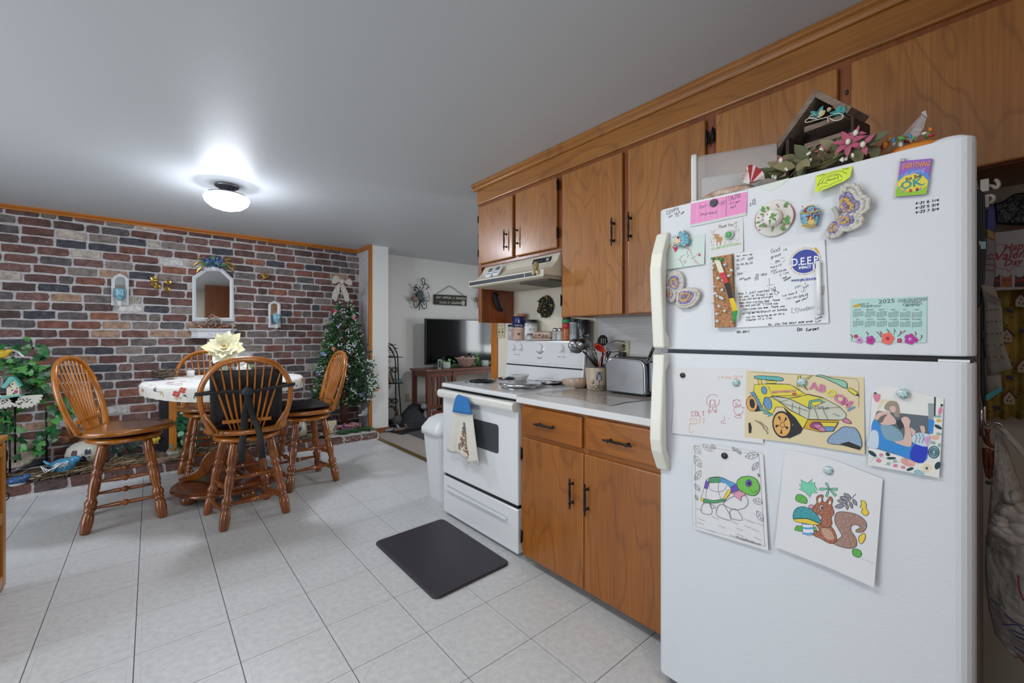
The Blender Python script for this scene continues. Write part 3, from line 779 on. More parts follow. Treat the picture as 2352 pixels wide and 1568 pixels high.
# ---------------------------------------------------------------- refrigerator
fg = thing('refrigerator', 'white top-freezer refrigerator covered with magnets, notes and drawings', 'refrigerator', (1.74, .43, 0))
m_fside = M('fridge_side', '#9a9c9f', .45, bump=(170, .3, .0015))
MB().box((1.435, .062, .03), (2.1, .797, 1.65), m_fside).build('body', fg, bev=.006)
MB().box((1.4, .075, .0), (1.45, .785, .05), M('kick_grille', '#6d6f72', .5)).build('grille', fg, bev=.003)
m_gask = M('door_gasket', '#8a9097', .6)
MB().box((1.425, .06, .06), (1.437, .8, 1.64), m_gask).build('gasket', fg)
def fdoor(name, z0, z1):
 pr = sum([arc(cx, cy, r, q, q + pi / 2, 5) for cx, cy, r, q in [(1.36 + .03, .052 + .03, .03, pi), (1.425 - .004, .052 + .004, .004, 1.5 * pi), (1.425 - .004, .808 - .004, .004, 0), (1.36 + .025, .808 - .025, .025, pi / 2)]], [])
 return MB().prism(pr, Fr((0, 0, z0), (1, 0, 0), (0, 1, 0)), z1 - z0, m_fr).build(name, fg, bev=.009, seg=3)
fd = fdoor('freezer_door', 1.176, 1.663); rd = fdoor('fridge_door', .045, 1.163)
m_hand = M('handle_ivory', '#d6d5ca', .35)
def fhandle(parent, pts):
 fr = Fr((0, .762, 0), (1, 0, 0), (0, 0, 1), n=(0, 1, 0))
 return MB().prism(pts, fr, .044, m_hand).build('handle', parent, bev=.006, seg=2)
fhandle(fd, [(1.362, 1.18), (1.322, 1.18), (1.304, 1.40), (1.302, 1.45), (1.312, 1.50), (1.345, 1.575), (1.362, 1.58), (1.362, 1.54), (1.34, 1.5), (1.335, 1.24), (1.362, 1.21)])
fhandle(rd, [(1.362, 1.158), (1.322, 1.158), (1.304, .93), (1.302, .87), (1.31, .83), (1.345, .76), (1.362, .755), (1.362, .80), (1.34, .84), (1.335, 1.1), (1.362, 1.13)])
MB().lathe([(.03, 0), (.03, .008), (.022, .014), (0, .016)], (1.41, .095, 1.663), m_fr, 20, (0, 0, 1), 1, 1.2).build('hinge_cap', fg)
b = MB().box((1.37, .055, 1.164), (1.43, .2, 1.175), m_black).box((1.366, .06, 1.163), (1.44, .11, 1.169), m_wht)
b.build('centre_hinge', fg, bev=.001, kind='stuff')
MB().box((1.395, .2, 1.162), (1.43, .79, 1.177), M('gap_grey', '#4d545c', .6)).build('door_gap', fg)
F0 = Fr((XF, 0, 0), (0, -1, 0), (0, 0, 1))
def fa(u, v):
 p = at(u, v, x=XF); return (-p.y, p.z)
def CR(x0, y0, s): return lambda pts: [fa(a / s + x0, b / s + y0) for a, b in pts]
cA, cW, cB, cD, cK, cP, cT = CR(1500, 440, 4.612), CR(1620, 560, 7.127), CR(1560, 180, 4.9), CR(1880, 340, 3.267), CR(1530, 820, 4.9), CR(1980, 860, 6.273), CR(1570, 1010, 4.48)
def crayon(name, hx, paper='#d8d8d8', amt=.35):
 if name in _M: return _M[name]
 t = NT(name); f = t.noise(t.coord((40, 260, 420)), 1, 3, .6)
 t.ln(t.mix(t.math('MULTIPLY', t.ramp(f, [(.45, (0, 0, 0, 1)), (.7, (1, 1, 1, 1))]), amt), hx, paper), t.b.inputs['Base Color']); t.b.inputs['Roughness'].default_value = .8
 _M[name] = t.m; return t.m
def hfit(mb, fr, p, q, txt, mat, w=.0012, off=.0003, **k):
 L = math.hypot(q[0] - p[0], q[1] - p[1]); n = sum(4 if c == ' ' else 4.8 for c in txt) - 1.4
 hand(mb, fr, p[0], p[1], 6 * L / n, txt, mat, w, math.atan2(q[1] - p[1], q[0] - p[0]), off, **k)
def sheet(name, pts, fr, mat, label, cat, t=.0006, off=.0004, bev=0, group=None):
 o = MB().prism(pts, fr, t, mat, off).build(name, bev=bev); return tag(o, label, cat, group)
def lean(pts, top=.0006, bottom=.006, side=0.):
 """frame of a sheet held at its top whose lower edge stands off the door"""
 zs = [b for a, b in pts]; z1, z0 = max(zs), min(zs); a0 = min(a for a, b in pts)
 return Fr((XF, 0, 0), (0, -1, 0), (0, 0, 1), side, -(bottom - top) / (z1 - z0), a0, z1)
def pr(parent, mb, name='print'): return mb.build(name, parent, kind='stuff')
pen, penw = m_ink, .0013
# writing with marker straight on the doors
b = MB()
hfit(b, F0, *cA([(145, 245), (270, 195)]), 'COVPA', pen, .0015); hfit(b, F0, *cA([(160, 280), (285, 225)]), 'Jan 14 M', pen); hfit(b, F0, *cA([(240, 275), (330, 225)]), '10 am', pen)
hfit(b, F0, *cA([(1050, 115), (1085, 95)]), '15', pen); hfit(b, F0, *cA([(1025, 155), (1085, 130)]), '210', pen)
hfit(b, F0, *cA([(885, 1500), (1020, 1490)]), 'TR1,8411', pen, .0016); hfit(b, F0, *cA([(1530, 1475), (1580, 1470)]), 'Do', pen, .0018); hfit(b, F0, *cA([(1625, 1475), (1755, 1460)]), 'Carpet', pen, .0018)
for y, tx in ((425, '4-21 6 1/4'), (458, '4-22 5 3/4'), (492, '4-23 7 3/4')): hfit(b, F0, *cD([(728, y), (900, y - 28)]), tx, pen, .0016)
pr(fd, b, 'marker_writing')
sheet('round_sticker', cB([(905, 1215), (930, 1245), (980, 1262), (1040, 1262), (1120, 1225), (1190, 1170), (1240, 1118)]), F0, M('faded_sticker', '#c9cfc8', .5), 'pale faded round sticker at the top edge of the freezer door', 'sticker', .0003)
# pink list
pk = cA([(400, 110), (1000, -20), (990, 250), (405, 375)])
F1 = lean(pk, .0006, .003)
o = sheet('note', pk, F1, M('patterned_note_edge', '#dfe2e4', .8), 'pink lined note with floral borders under a round black magnet', 'note')
b = MB(); b.poly(cA([(403, 128), (1000, 0), (995, 222), (400, 352)]), F1, M('pink_note', '#dd8fbd', .8), .0012)
mw_ = M('note_line', '#ecc3da', .8)
for k in range(6):
 x = 470 + k * 60; b.stroke(cA([(x, 345 - (x - 400) * .21), (x, 118 - (x - 400) * .21)]), F1, .001, mw_, .0014)
b.stroke(cA([(778, 55), (778, 265)]), F1, .0012, m_ink, .0014)
for p_, q_, s_ in (((495, 185), (590, 165), 'SAT-'), ((695, 150), (765, 130), '100'), ((505, 262), (680, 225), 'Pharmacy'), ((795, 75), (925, 35), '11a Sun'), ((815, 95), (930, 62), 'Church'), ((820, 140), (925, 110), '4-7 pkt'), ((825, 180), (880, 165), 'out')):
 hfit(b, F1, *cA([p_, q_]), s_, pen, .0009, .0015)
pm = [M('print_teal', '#5da7a2', .8), M('print_rose', '#c87a8a', .8), M('print_green', '#7da97a', .8)]
for k in range(24):
 x = 410 + k * 24.5; s_ = .5 + .5 * (k % 2)
 for y in (105 - (x - 400) * .215, 363 - (x - 400) * .215): b.stroke(cA(circ(x, y, 6 + 3 * s_, 6)), F1, .0009, pm[k % 3], .0014, True)
pr(o, b)
def roundmag(name, c, r, mat, label, fr=F0, off=.002, h=.006, prof=None, rim=None):
 p = fr.p(*c, off); b = MB()
 b.lathe(prof or [(r, 0), (r, h * .7), (r * .9, h), (0, h)], p, mat, 22, (-1, 0, 0))
 return tag(b.build(name), label, 'magnet'), p
m_bmag = M('black_magnet', '#1f2024', .4)
c0 = cA([(648, 122)])[0]
o, p = roundmag('button_magnet', c0, .0125, M('dark_grey_button', '#3b3c42', .45), 'dark grey four-hole button magnet on the pink note', prof=[(.0122, 0), (.0122, .004), (.0105, .0052), (.0085, .004), (0, .004)])
b = MB()
for a_, b_ in ((-.0018, -.0018), (.0018, -.0018), (-.0018, .0018), (.0018, .0018)): b.lathe([(.0011, 0), (.0011, .0003), (0, .0003)], p + Vector((-.004, a_, b_)), m_black, 8, (-1, 0, 0))
pr(o, b, 'button_holes')
# small botanical card, thank-you card
cd = cA([(138, 510), (555, 445), (550, 770), (145, 828)])
F2 = lean(cd, .0006, .006)
o = sheet('greeting_card', cd, F2, M('mint_card', '#c4d2cc', .8), 'pale mint card with pink blossom twigs, under the birdhouse magnet', 'card', .001)
b = MB(); tw = M('twig_ink', '#57485a', .8); bl = [M('blossom_pink', '#d59aa4', .8), M('blossom_rose', '#b5405f', .8), M('blossom_yellow', '#d8c27a', .8)]
for pts in ([(490, 775), (430, 690), (385, 610), (330, 590)], [(440, 700), (480, 665), (500, 640)], [(385, 610), (365, 655), (395, 680)], [(335, 795), (300, 735), (310, 690), (345, 670)], [(300, 735), (275, 715)], [(340, 770), (365, 730)]): b.stroke(cA(smooth(pts, 3)), F2, .0009, tw, .0018)
for x, y, r, k in ((400, 620, 10, 0), (420, 710, 10, 0), (500, 672, 14, 1), (450, 748, 9, 0), (375, 690, 8, 0), (340, 740, 10, 0), (315, 755, 8, 0), (300, 690, 6, 0), (490, 765, 8, 0), (280, 715, 6, 0), (470, 740, 7, 0), (410, 640, 7, 0)): b.poly(cA(circ(x, y, r, 7)), F2, bl[k], .0019)
b.poly(cA([(150, 560), (175, 575), (195, 560), (188, 595), (165, 610)]), F2, bl[2], .0018); b.poly(cA([(205, 580), (235, 590), (262, 580), (268, 615), (240, 648), (228, 615)]), F2, bl[1], .0019)
pr(o, b)
ty = cA([(585, 350), (955, 280), (960, 640), (605, 710)])
F3 = lean(ty, .0012, .005)
o = sheet('greeting_card', ty, F3, m_paper, 'white folded Thank You card with a painted fawn and flowers', 'card', .001)
b = MB()
text(b, F3, *cA([(690, 392)])[0], .0135, 'Thank You', m_ink, .0018, shear=.2, to=cA([(855, 362)])[0])
fawn, grs = M('fawn_brown', '#b28a62', .8), M('meadow_green', '#9fb793', .8, var=(150, '#8aa67d', '#c3d0bb'))
b.poly(cA([(610, 605), (700, 585), (800, 560), (940, 540), (940, 560), (800, 585), (620, 625)]), F3, grs, .0018)
b.poly(cA([(672, 505), (700, 478), (735, 480), (742, 510), (730, 530), (722, 575), (714, 575), (712, 535), (690, 535), (688, 578), (680, 578), (678, 530)]), F3, fawn, .0019)
b.poly(cA([(650, 465), (672, 448), (700, 458), (705, 475), (690, 500), (662, 495)]), F3, fawn, .0019)
b.poly(cA([(655, 462), (645, 445), (668, 455)]), F3, fawn, .0021); b.poly(cA([(690, 456), (708, 445), (702, 465)]), F3, fawn, .0021)
for k in range(70):
 x, y = (R.uniform(612, 660), R.uniform(400, 590)) if k < 26 else (R.uniform(865, 915), R.uniform(310, 440)) if k < 46 else (R.uniform(760, 935), R.uniform(490, 560))
 b.stroke(cA([(x, y), (x + R.uniform(-6, 6), y + R.uniform(8, 22))]), F3, .0009, pm[2], .0018)
 b.poly(cA(circ(x, y, R.uniform(2.5, 5), 5)), F3, R.choice([bl[2], bl[0], pm[2]]), .0019)
pr(o, b)
c0 = cA([(818, 462)])[0]
o, p = roundmag('glass_magnet', c0, .0135, M('clear_acrylic', '#b9c6bd', .15, spec=.7), 'round magnet with a green centre on the Thank You card', prof=[(.0135, 0), (.0135, .006), (.011, .008), (0, .0082)], off=.004)
MB().lathe([(.0095, 0), (.008, .0015), (0, .002)], p + Vector((-.0083, 0, 0)), M('green_centre', '#4f9a58', .3), 18, (-1, 0, 0)).build('centre', o)
# birdhouse magnet of painted resin
def chunk(name, label, outline, crop, h, mat, bev=.004):
 return tag(MB().prism(crop(outline), F0, h, mat, .003).build(name, bev=bev, seg=2), label, 'magnet')
m_rb = M('resin_blue', '#4f93ad', .5, var=(120, '#3c7890', '#79b5c6')); m_rr = M('resin_red', '#a3374a', .5); m_ry = M('resin_yellow', '#d0a54a', .5); m_rp = M('resin_purple', '#4b3a6b', .5); m_rc = M('resin_peach', '#d7b596', .5)
o = chunk('birdhouse_magnet', 'painted resin birdhouse magnet with flower beds on the mint card', [(245, 520), (300, 430), (345, 412), (385, 440), (410, 510), (405, 570), (330, 590), (255, 575)], cA, .014, m_rb)
b = MB(); b.poly(cA([(250, 525), (298, 455), (318, 540), (270, 560)]), F0, m_rc, .0175); b.prism(cA(circ(293, 493, 13, 10)), F0, .0008, m_black, .0175)
b.poly(cA([(330, 415), (352, 415), (350, 440), (330, 440)]), F0, m_rc, .0178)
for k in range(36):
 x = R.uniform(238, 412); y = R.uniform(520, 590) if k < 26 else R.uniform(430, 520)
 b.ell(F0.p(*cA([(x, y)])[0], .016), R.uniform(.0015, .003), R.choice([m_rp, m_rr, m_ry, m_rp, m_rb, m_rc]), 6, 4)
pr(o, b, 'flowers')
# sun hat
cy0, cz0 = cA([(1288, 287)])[0]
o = MB(); m_hat = M('hat_white', '#d9d6cf', .5)
fo = F0.p(cy0, cz0, .002)
o.lathe([(.049, 0), (.05, .003), (.047, .006), (.024, .009), (.0225, .02), (.016, .026), (0, .028)], fo, m_hat, 32, (-1, 0, 0), 1, 1.03)
ho = tag(o.build('hat_magnet'), 'white sun hat magnet painted with cherries and leaves, dark red rim', 'magnet')
MB().tube([F0.p(cy0 + .0495 * math.cos(t_ * pi / 16), cz0 + .048 * math.sin(t_ * pi / 16), .0045) for t_ in range(32)], .0018, m_rr, 6, True).tube([F0.p(cy0 + .0235 * math.cos(t_ * pi / 16), cz0 + .0235 * math.sin(t_ * pi / 16), .0115) for t_ in range(32)], .0016, m_rr, 6, True).build('rim', ho, kind='stuff')
b = MB(); m_hl = M('leaf_print_green', '#4f8f3a', .6)
for k in range(54):
 a_ = R.uniform(0, 2 * pi); r_ = R.uniform(.027, .045) if k < 40 else R.uniform(.002, .015)
 off = .0135 - (r_ - .024) * .12 if k < 40 else .0305 - r_ * .12
 c_ = (cy0 + r_ * math.cos(a_), cz0 + r_ * math.sin(a_))
 if k % 2: b.prism(circ(*c_, .002, 7), F0, .0012, m_rr, off - .001)
 else: b.prism([(c_[0] + math.cos(a_ + q) * l, c_[1] + math.sin(a_ + q) * l) for q, l in ((0, .009), (pi / 2, .003), (pi, .007), (-pi / 2, .003))], F0, .0012, m_hl, off - .001)
pr(ho, b, 'painted_cherries')
# flower basket magnet
o = chunk('basket_magnet', 'resin magnet of a blue flower basket with gold handle and red roses', [(1570, 210), (1640, 165), (1700, 150), (1760, 180), (1795, 215), (1770, 290), (1750, 370), (1690, 385), (1600, 370), (1575, 320)], cA, .012, m_rb)
b = MB(); b.poly(cA([(1640, 300), (1690, 270), (1730, 310), (1720, 350), (1665, 355)]), F0, m_ry, .0155)
for pts in ([(1570, 235), (1650, 240), (1790, 210)], [(1600, 350), (1680, 372), (1750, 345)], [(1600, 375), (1680, 388), (1750, 370)], [(1610, 215), (1660, 165), (1720, 160)]): b.tube([F0.p(*q, .016) for q in cA(smooth(pts, 3))], .0018, m_ry, 5)
for k in range(38): b.ell(F0.p(*cA([(R.uniform(1585, 1775), R.uniform(170, 330))])[0], .0155), R.uniform(.0015, .0028), R.choice([m_rr, m_rr, m_rp, m_rb]), 6, 4)
pr(o, b, 'flowers')
# crocheted butterflies on clothespegs
m_yw = M('white_yarn', '#d2cec6', .9, bump=(240, 1, .006)); m_yp = M('lilac_yarn', '#8c86b5', .9, var=(60, '#6f6ba3', '#b1a8c9'), bump=(240, 1, .006)); m_yy = M('apricot_yarn', '#d3a968', .9, var=(50, '#cf9a6a', '#dfc384'), bump=(240, 1, .006)); m_peg = M('peg_grey', '#a9a69d', .6)
def butterfly(label, crop, wings, body, rise):
 root = thing('crochet_butterfly', label, 'magnet', F0.p(*crop([body[0]])[0], .002))
 for w in wings:
  c_ = w[0]; out = w[1:]
  b = MB(); cp = F0.p(*crop([c_])[0], .008)
  ring = [F0.p(*q, .008) for q in crop(smooth(out, 4, True))]
  for f_, m_, h_ in ((1., m_yw, .000), (.8, m_yw, .006), (.62, m_yp, .012), (.42, m_yy, .014), (.2, m_yp, .012)):
   q = []
   for i, p_ in enumerate(ring):
    k = f_ * (1 + .035 * math.sin(i * 2.4)); d_ = (p_ - cp) * k; lift = rise * min(1, d_.length / .05)
    q.append(cp + d_ + Vector((-(lift + h_ * .35 + .0015 * math.sin(i * 2.4)), 0, 0)))
   b.tube(q, .0062 if f_ > .7 else .0058, m_, 6, True)
   if f_ == 1.:
    n_ = len(q); b.add(q + [cp], [(i, (i + 1) % n_, n_) for i in range(n_)], m_yw, True)
   if f_ == .62: b.add(q + [cp + Vector((-.008, 0, 0))], [(i, (i + 1) % n_, n_) for i in range(n_)], m_yp, True)
  b.build('wing', root)
 b = MB(); b.tube([F0.p(*q, .012 + rise * .3) for q in crop(smooth(body, 3))], .0055, m_peg, 8)
 b.build('body', root)
butterfly('crocheted butterfly magnet with white, lilac and apricot yarn, beside the yellow note', cD, [[(185, 470), (190, 330), (240, 295), (300, 310), (335, 370), (385, 400), (370, 480), (300, 500), (230, 480)], [(165, 540), (200, 505), (300, 510), (335, 540), (320, 590), (240, 620), (185, 600)], [(110, 600), (145, 545), (165, 560), (190, 620), (150, 665), (95, 670), (80, 630)]], [(125, 455), (150, 500), (155, 550)], .012)
butterfly('smaller crocheted butterfly magnet below the mint card', cA, [[(245, 985), (165, 950), (215, 870), (290, 865), (325, 915), (330, 990), (300, 1050), (220, 1040)], [(200, 1080), (150, 1050), (150, 1010), (215, 1030), (250, 1090), (220, 1160), (170, 1120)], [(340, 1110), (300, 1060), (390, 1040), (480, 1050), (505, 1100), (450, 1190), (350, 1225), (280, 1190)]], [(255, 950), (280, 985), (265, 1040)], .004)
# yellow sticky note with a sketch, lower edge curling out
yn = cB([(1545, 1090), (1955, 985), (1940, 1120), (1880, 1175), (1560, 1310)])
F4 = lean(yn, .0004, .026)
o = sheet('sticky_note', yn, F4, M('yellow_note', '#c9dd45', .8), 'yellow-green sticky note with a pen sketch, curling away at the bottom', 'note', .0003)
b = MB(); b.poly(cB([(1560, 1310), (1880, 1175), (1700, 1260), (1510, 1330)]), F4, M('yellow_note_back', '#b9d03a', .8), .0009)
for pts in ([(1580, 1240), (1600, 1160), (1650, 1095), (1740, 1055), (1830, 1050), (1900, 1085)], [(1620, 1200), (1650, 1130), (1740, 1085), (1810, 1090), (1850, 1130)], [(1670, 1180), (1700, 1120), (1790, 1100), (1800, 1150)], [(1590, 1280), (1640, 1240), (1700, 1230), (1760, 1195), (1850, 1160)], [(1575, 1210), (1640, 1190), (1690, 1200)]): b.stroke(cB(smooth(pts, 4)), F4, .0011, m_ink, .0008)
hfit(b, F4, *cB([(1690, 1170), (1780, 1140)]), 'House', pen, .0008, .0009); hfit(b, F4, *cB([(1565, 1110), (1640, 1090)]), 'Love', pen, .0008, .0009); hfit(b, F4, *cB([(1840, 1040), (1915, 1020)]), 'You', pen, .0008, .0009)
pr(o, b)
# flag magnet EVERYTHING is going to be OK, with its backing card
bk = cD([(570, 130), (820, 70), (830, 325), (555, 380)])
sheet('backing_card', bk, F0, M('cream_card', '#d0cdc6', .8), 'thin cream backing card behind the bright flag magnet', 'card', .0006)
fgp = cD([(617, 103), (855, 83), (812, 352), (582, 370)])
o = tag(MB().prism(fgp, F0, .006, M('flag_purple', '#8a5bb0', .6), .0015).build('flag_magnet', bev=.001), 'bright painted flag magnet reading everything is going to be OK', 'magnet')
MB().prism(cD([(617, 85), (650, 82), (650, 108), (617, 108)]), F0, .008, m_peg, .0015).build('clip', o)
b = MB(); ofs = .0078
b.poly(cD([(598, 245), (610, 215), (700, 165), (780, 165), (830, 205), (835, 230), (812, 352), (582, 370)]), F0, M('flag_blue', '#4f7fc4', .6), ofs)
b.poly(cD([(597, 260), (650, 215), (720, 195), (790, 215), (825, 250), (812, 352), (582, 370)]), F0, M('flag_yellow', '#d6c33a', .6), ofs + .0002)
b.poly(cD([(585, 320), (600, 290), (640, 330), (760, 330), (815, 285), (812, 352), (582, 370)]), F0, M('flag_green', '#87b52e', .6), ofs + .0004)
text(b, F0, *cD([(628, 162)])[0], .016, 'EVERYTHING', M('flag_orange', '#d58a58', .6), ofs + .0006, bold=.0004, to=cD([(838, 140)])[0])
text(b, F0, *cD([(722, 198)])[0], .013, 'is going', M('flag_lilac', '#b7a7dd', .6), ofs + .0006, math.radians(3), 'CENTER', .9, 0, 0, .3)
text(b, F0, *cD([(718, 238)])[0], .013, 'to be', M('flag_ink', '#3a3550', .6), ofs + .0006, math.radians(3), 'CENTER', 1, .0003)
text(b, F0, *cD([(700, 300)])[0], .025, 'OK', M('flag_teal', '#2e8a93', .6), ofs + .0008, math.radians(3), 'CENTER', 1, .0006)
for x, y, k in ((695, 325, 1), (635, 310, 0), (770, 300, 0), (745, 315, 1), (650, 330, 0)): b.poly(cD(circ(x, y, 13 if k else 8, 8)), F0, m_rr if k else m_ry, ofs + .001)
for x, y in ((630, 335), (655, 318), (740, 325), (765, 318), (615, 300), (790, 280)): b.stroke(cD([(x - 10, y + 8), (x, y - 2), (x + 12, y - 8)]), F0, .002, m_rb, ofs + .001)
pr(o, b)
# desk calendar card 2025
cl = cD([(243, 1133), (815, 1110), (811, 1460), (240, 1450)])
F5 = lean(cl, .0004, .0012)
o = sheet('calendar_card', cl, F5, M('pale_teal_card', '#a9c9c4', .7), 'pale teal 2025 year calendar card with a floral lower border', 'calendar', .0008)
b = MB(); e_ = .0016; dk = M('calendar_ink', '#3d4a4f', .7)
text(b, F5, *cD([(512, 1162)])[0], .0135, '2025', dk, e_, math.radians(2), 'CENTER', 1.15)
b.poly(cD(smooth([(255, 1190), (285, 1172), (318, 1170), (300, 1192)], 3, True)), F5, M('logo_gold', '#c79a2c', .7), e_)
text(b, F5, *cD([(302, 1176)])[0], .0055, 'bridge of', dk, e_, math.radians(3)); text(b, F5, *cD([(318, 1196)])[0], .0115, 'hope', dk, e_, math.radians(2))
hfit(b, F5, *cD([(412, 1182), (470, 1180)]), 'churches helping', dk, .0004, e_); hfit(b, F5, *cD([(412, 1192), (465, 1190)]), 'the homeless', dk, .0004, e_)
for y, tx in ((1138, 'CHURCHES RESPOND'), (1151, 'HOMELESSNESS ENDS'), (1164, 'HOPE BEGINS')): text(b, F5, *cD([(703, y)])[0], .0052, tx, dk, e_, math.radians(1.5), 'CENTER')
hfit(b, F5, *cD([(632, 1180), (778, 1170)]), 'bridgeofhopehb.org', dk, .0005, e_); hfit(b, F5, *cD([(650, 1190), (760, 1183)]), '540-476-1556', dk, .0005, e_)
for r_ in range(2):
 for k in range(6):
  x0, y0 = 262 + k * 88, 1216 + r_ * 72
  text(b, F5, *cD([(x0 + 36, y0)])[0], .004, 'JANUARY FEBRUARY MARCH APRIL MAY JUNE JULY AUGUST SEPTEMBER OCTOBER NOVEMBER DECEMBER'.split()[r_ * 6 + k], dk, e_, 0, 'CENTER', .8)
  for q in range(31):
   x = x0 + ((q + k) % 7) * 11.5; y = y0 + 9 + ((q + k) // 7) * 9.5 - (x - x0) * .01
   b.poly(cD([(x, y), (x + 6, y), (x + 6, y + 4.5), (x, y + 4.5)]), F5, dk, e_)
fc_ = [M('flower_coral', '#d9655a', .7), M('flower_magenta', '#a8348f', .7), M('flower_lilac', '#c98ac6', .7), M('flower_leaf', '#4a6a62', .7), M('flower_crimson', '#a02a3c', .7)]
def flower(cx_, cy_, r, m_, mid, fr=F5, crop=cD, e=e_, n=5):
 for k in range(n):
  a_ = 2 * pi * k / n; b.poly(crop(circ(cx_ + r * .62 * math.cos(a_), cy_ + r * .55 * math.sin(a_), r * .48, 9)), fr, m_, e + .0001 + k * .00005)
 b.poly(crop(circ(cx_, cy_, r * .3, 8)), fr, mid, e + .0006)
for x, y, r_, i, j in ((520, 1428, 48, 0, 4), (392, 1440, 34, 1, 4), (308, 1440, 26, 2, 3), (688, 1432, 42, 1, 2), (610, 1443, 18, 4, 2), (283, 1412, 15, 4, 0), (730, 1440, 20, 1, 4)): flower(x, y, r_, fc_[i], fc_[j])
for x, y, dx in ((470, 1420, -25), (470, 1415, 0), (595, 1415, 30), (600, 1410, 55), (372, 1420, -5), (725, 1420, 8), (530, 1400, -10), (565, 1400, 10), (255, 1440, -5), (760, 1445, 20)):
 b.stroke(cD([(x, y), (x + dx * .5, y - 22), (x + dx, y - 38)]), F5, .001, fc_[3], e_ + .0001)
 for q in range(3): b.poly(cD(circ(x + dx * (1 - q * .25) + (q - 1) * 6, y - 40 + q * 7, 4.5, 6)), F5, fc_[4] if x > 590 or x < 480 else fc_[3], e_ + .0002)
pr(o, b)
# dry-erase board, its logo, marker, cork strip with pins and ribbon
wb = cW([(470, 160), (1965, -67), (2030, 1295), (500, 1375)])
board = tag(MB().prism(wb, F0, .004, M('dry_erase_white', '#cfd2d5', .3), .0006).build('whiteboard', bev=.0012), 'white dry-erase board with round blue D.E.E.P. Impact logo and handwriting', 'whiteboard')
b = MB(); e_ = .0049
lb = M('logo_blue', '#26358f', .5)
ctr = cW([(1640, 288)])[0]; rx = abs(cW([(1872, 285)])[0][0] - ctr[0]);
b.poly(circ(*ctr, rx, 40, rx * .985), F0, lb, e_)
wl_ = M('logo_white', '#d5d8dc', .5); gd = M('logo_gold', '#c79a2c', .7)
text(b, F0, *cW([(1418, 366)])[0], .029, 'D.E.E.P', wl_, e_ + .0002, bold=.0007, to=cW([(1862, 318)])[0])
b.poly(cW([(1768, 335), (1800, 330), (1800, 408), (1768, 440)]), F0, wl_, e_ + .0002)
text(b, F0, *cW([(1540, 416)])[0], .0095, 'IMPACT', wl_, e_ + .0002, bold=.0005, to=cW([(1742, 394)])[0])
text(b, F0, *ctr, .0066, 'Diversity Education Empowerment Program', gd, e_, math.radians(0), 'CENTER', 1, arcr=rx * 1.06)
text(b, F0, *ctr, .0066, 'The Center for Multicultural Student', gd, e_, 0, 'CENTER', 1, arcr=-rx * 1.17)
b.poly(cW([(1790, 70), (1815, 60), (1850, 95), (1875, 150), (1840, 150), (1820, 110)]), F0, gd, e_ + .0003)
text(b, F0, *cW([(1415, 625)])[0], .0088, 'WWW.JMU.EDU/CMS', lb, e_, bold=.0004, to=cW([(1855, 585)])[0])
pr(board, b, 'logo_print')
b = MB(); fade = M('faded_ink', '#6d7078', .7)
for p_, q_, s_, m_ in (((525, 215), (790, 180), 'Sun. thru ing-', pen), ((515, 300), (650, 255), '78.st', pen), ((705, 268), (790, 250), '500', pen), ((520, 358), (785, 325), 'So,So,So,St', pen), ((515, 420), (565, 410), '50', pen), ((535, 515), (680, 485), "Dke''", pen), ((555, 595), (640, 580), 'Jan', pen), ((655, 605), (750, 575), 'mom', pen), ((830, 540), (1015, 510), '25 dke', pen), ((820, 600), (880, 580), '20', pen),
        ((1090, 155), (1230, 110), 'God', pen), ((1285, 125), (1345, 105), 'is', pen), ((1085, 245), (1250, 190), 'great', pen), ((1080, 350), (1235, 290), 'Z. 29)', pen), ((1080, 410), (1255, 360), 'Mark19', fade), ((1085, 465), (1185, 435), 'your', fade), ((1120, 495), (1335, 435), 'sunteam', fade), ((1230, 530), (1375, 480), '2 low', fade), ((1280, 580), (1345, 550), 'now', pen), ((1300, 615), (1415, 555), 'negan', pen),
        ((550, 835), (1145, 770), 'Mom I just wanted to', pen), ((550, 885), (1105, 830), "let you 'er Proud I am", pen), ((1160, 840), (1225, 800), '&', pen), ((555, 930), (1115, 875), 'if you not being straight', pen), ((560, 985), (1230, 930), 'then that old boy God. Thank', pen), ((575, 1030), (1200, 985), 'you and you us. I Love you', pen), ((635, 1085), (1310, 1030), 'God Loves you mom. Thank you', pen), ((625, 1155), (1350, 1085), 'bring me to church on Sunday', pen), ((680, 1215), (1300, 1155), 'you for helping me on this', pen), ((680, 1260), (1120, 1225), 'chapter of a life.', pen),
        ((1040, 1335), (1780, 1280), 'No. you the best mom ever', pen), ((1820, 1290), (1910, 1260), 'Luv', pen), ((1820, 1240), (1920, 1205), 'Love', pen), ((1480, 730), (1660, 660), 'you: I', fade), ((1620, 740), (1700, 690), 'God', fade), ((1265, 870), (1690, 770), "(us mom & 'it!'", fade), ((1320, 920), (1690, 830), 'like you own it', fade), ((1540, 890), (1690, 840), 'is mine', fade), ((1490, 965), (1690, 890), 'see you?', pen), ((1425, 1125), (1480, 1120), 'L', fade), ((1560, 1110), (1800, 1060), 'VeBec', fade), ((1820, 1055), (1860, 1050), ':', fade)):
 hfit(b, F0, *cW([p_, q_]), s_, m_, .0012, .0048)
for pts in ([(1475, 1070), (1490, 1045), (1510, 1075), (1530, 1045), (1545, 1075), (1520, 1125), (1475, 1070)], [(820, 985), (1060, 960)], [(635, 1108), (950, 1095)], [(640, 1125), (930, 1115)], [(1010, 690), (1140, 660)], [(1055, 560), (1060, 680)], [(1040, 720), (1110, 735)], [(1250, 225), (1275, 240), (1305, 220)], [(1265, 295), (1280, 300), (1315, 265)]): b.stroke(cW(smooth(pts, 2)), F0, .0012, fade, .0048)
pr(board, b, 'handwriting')
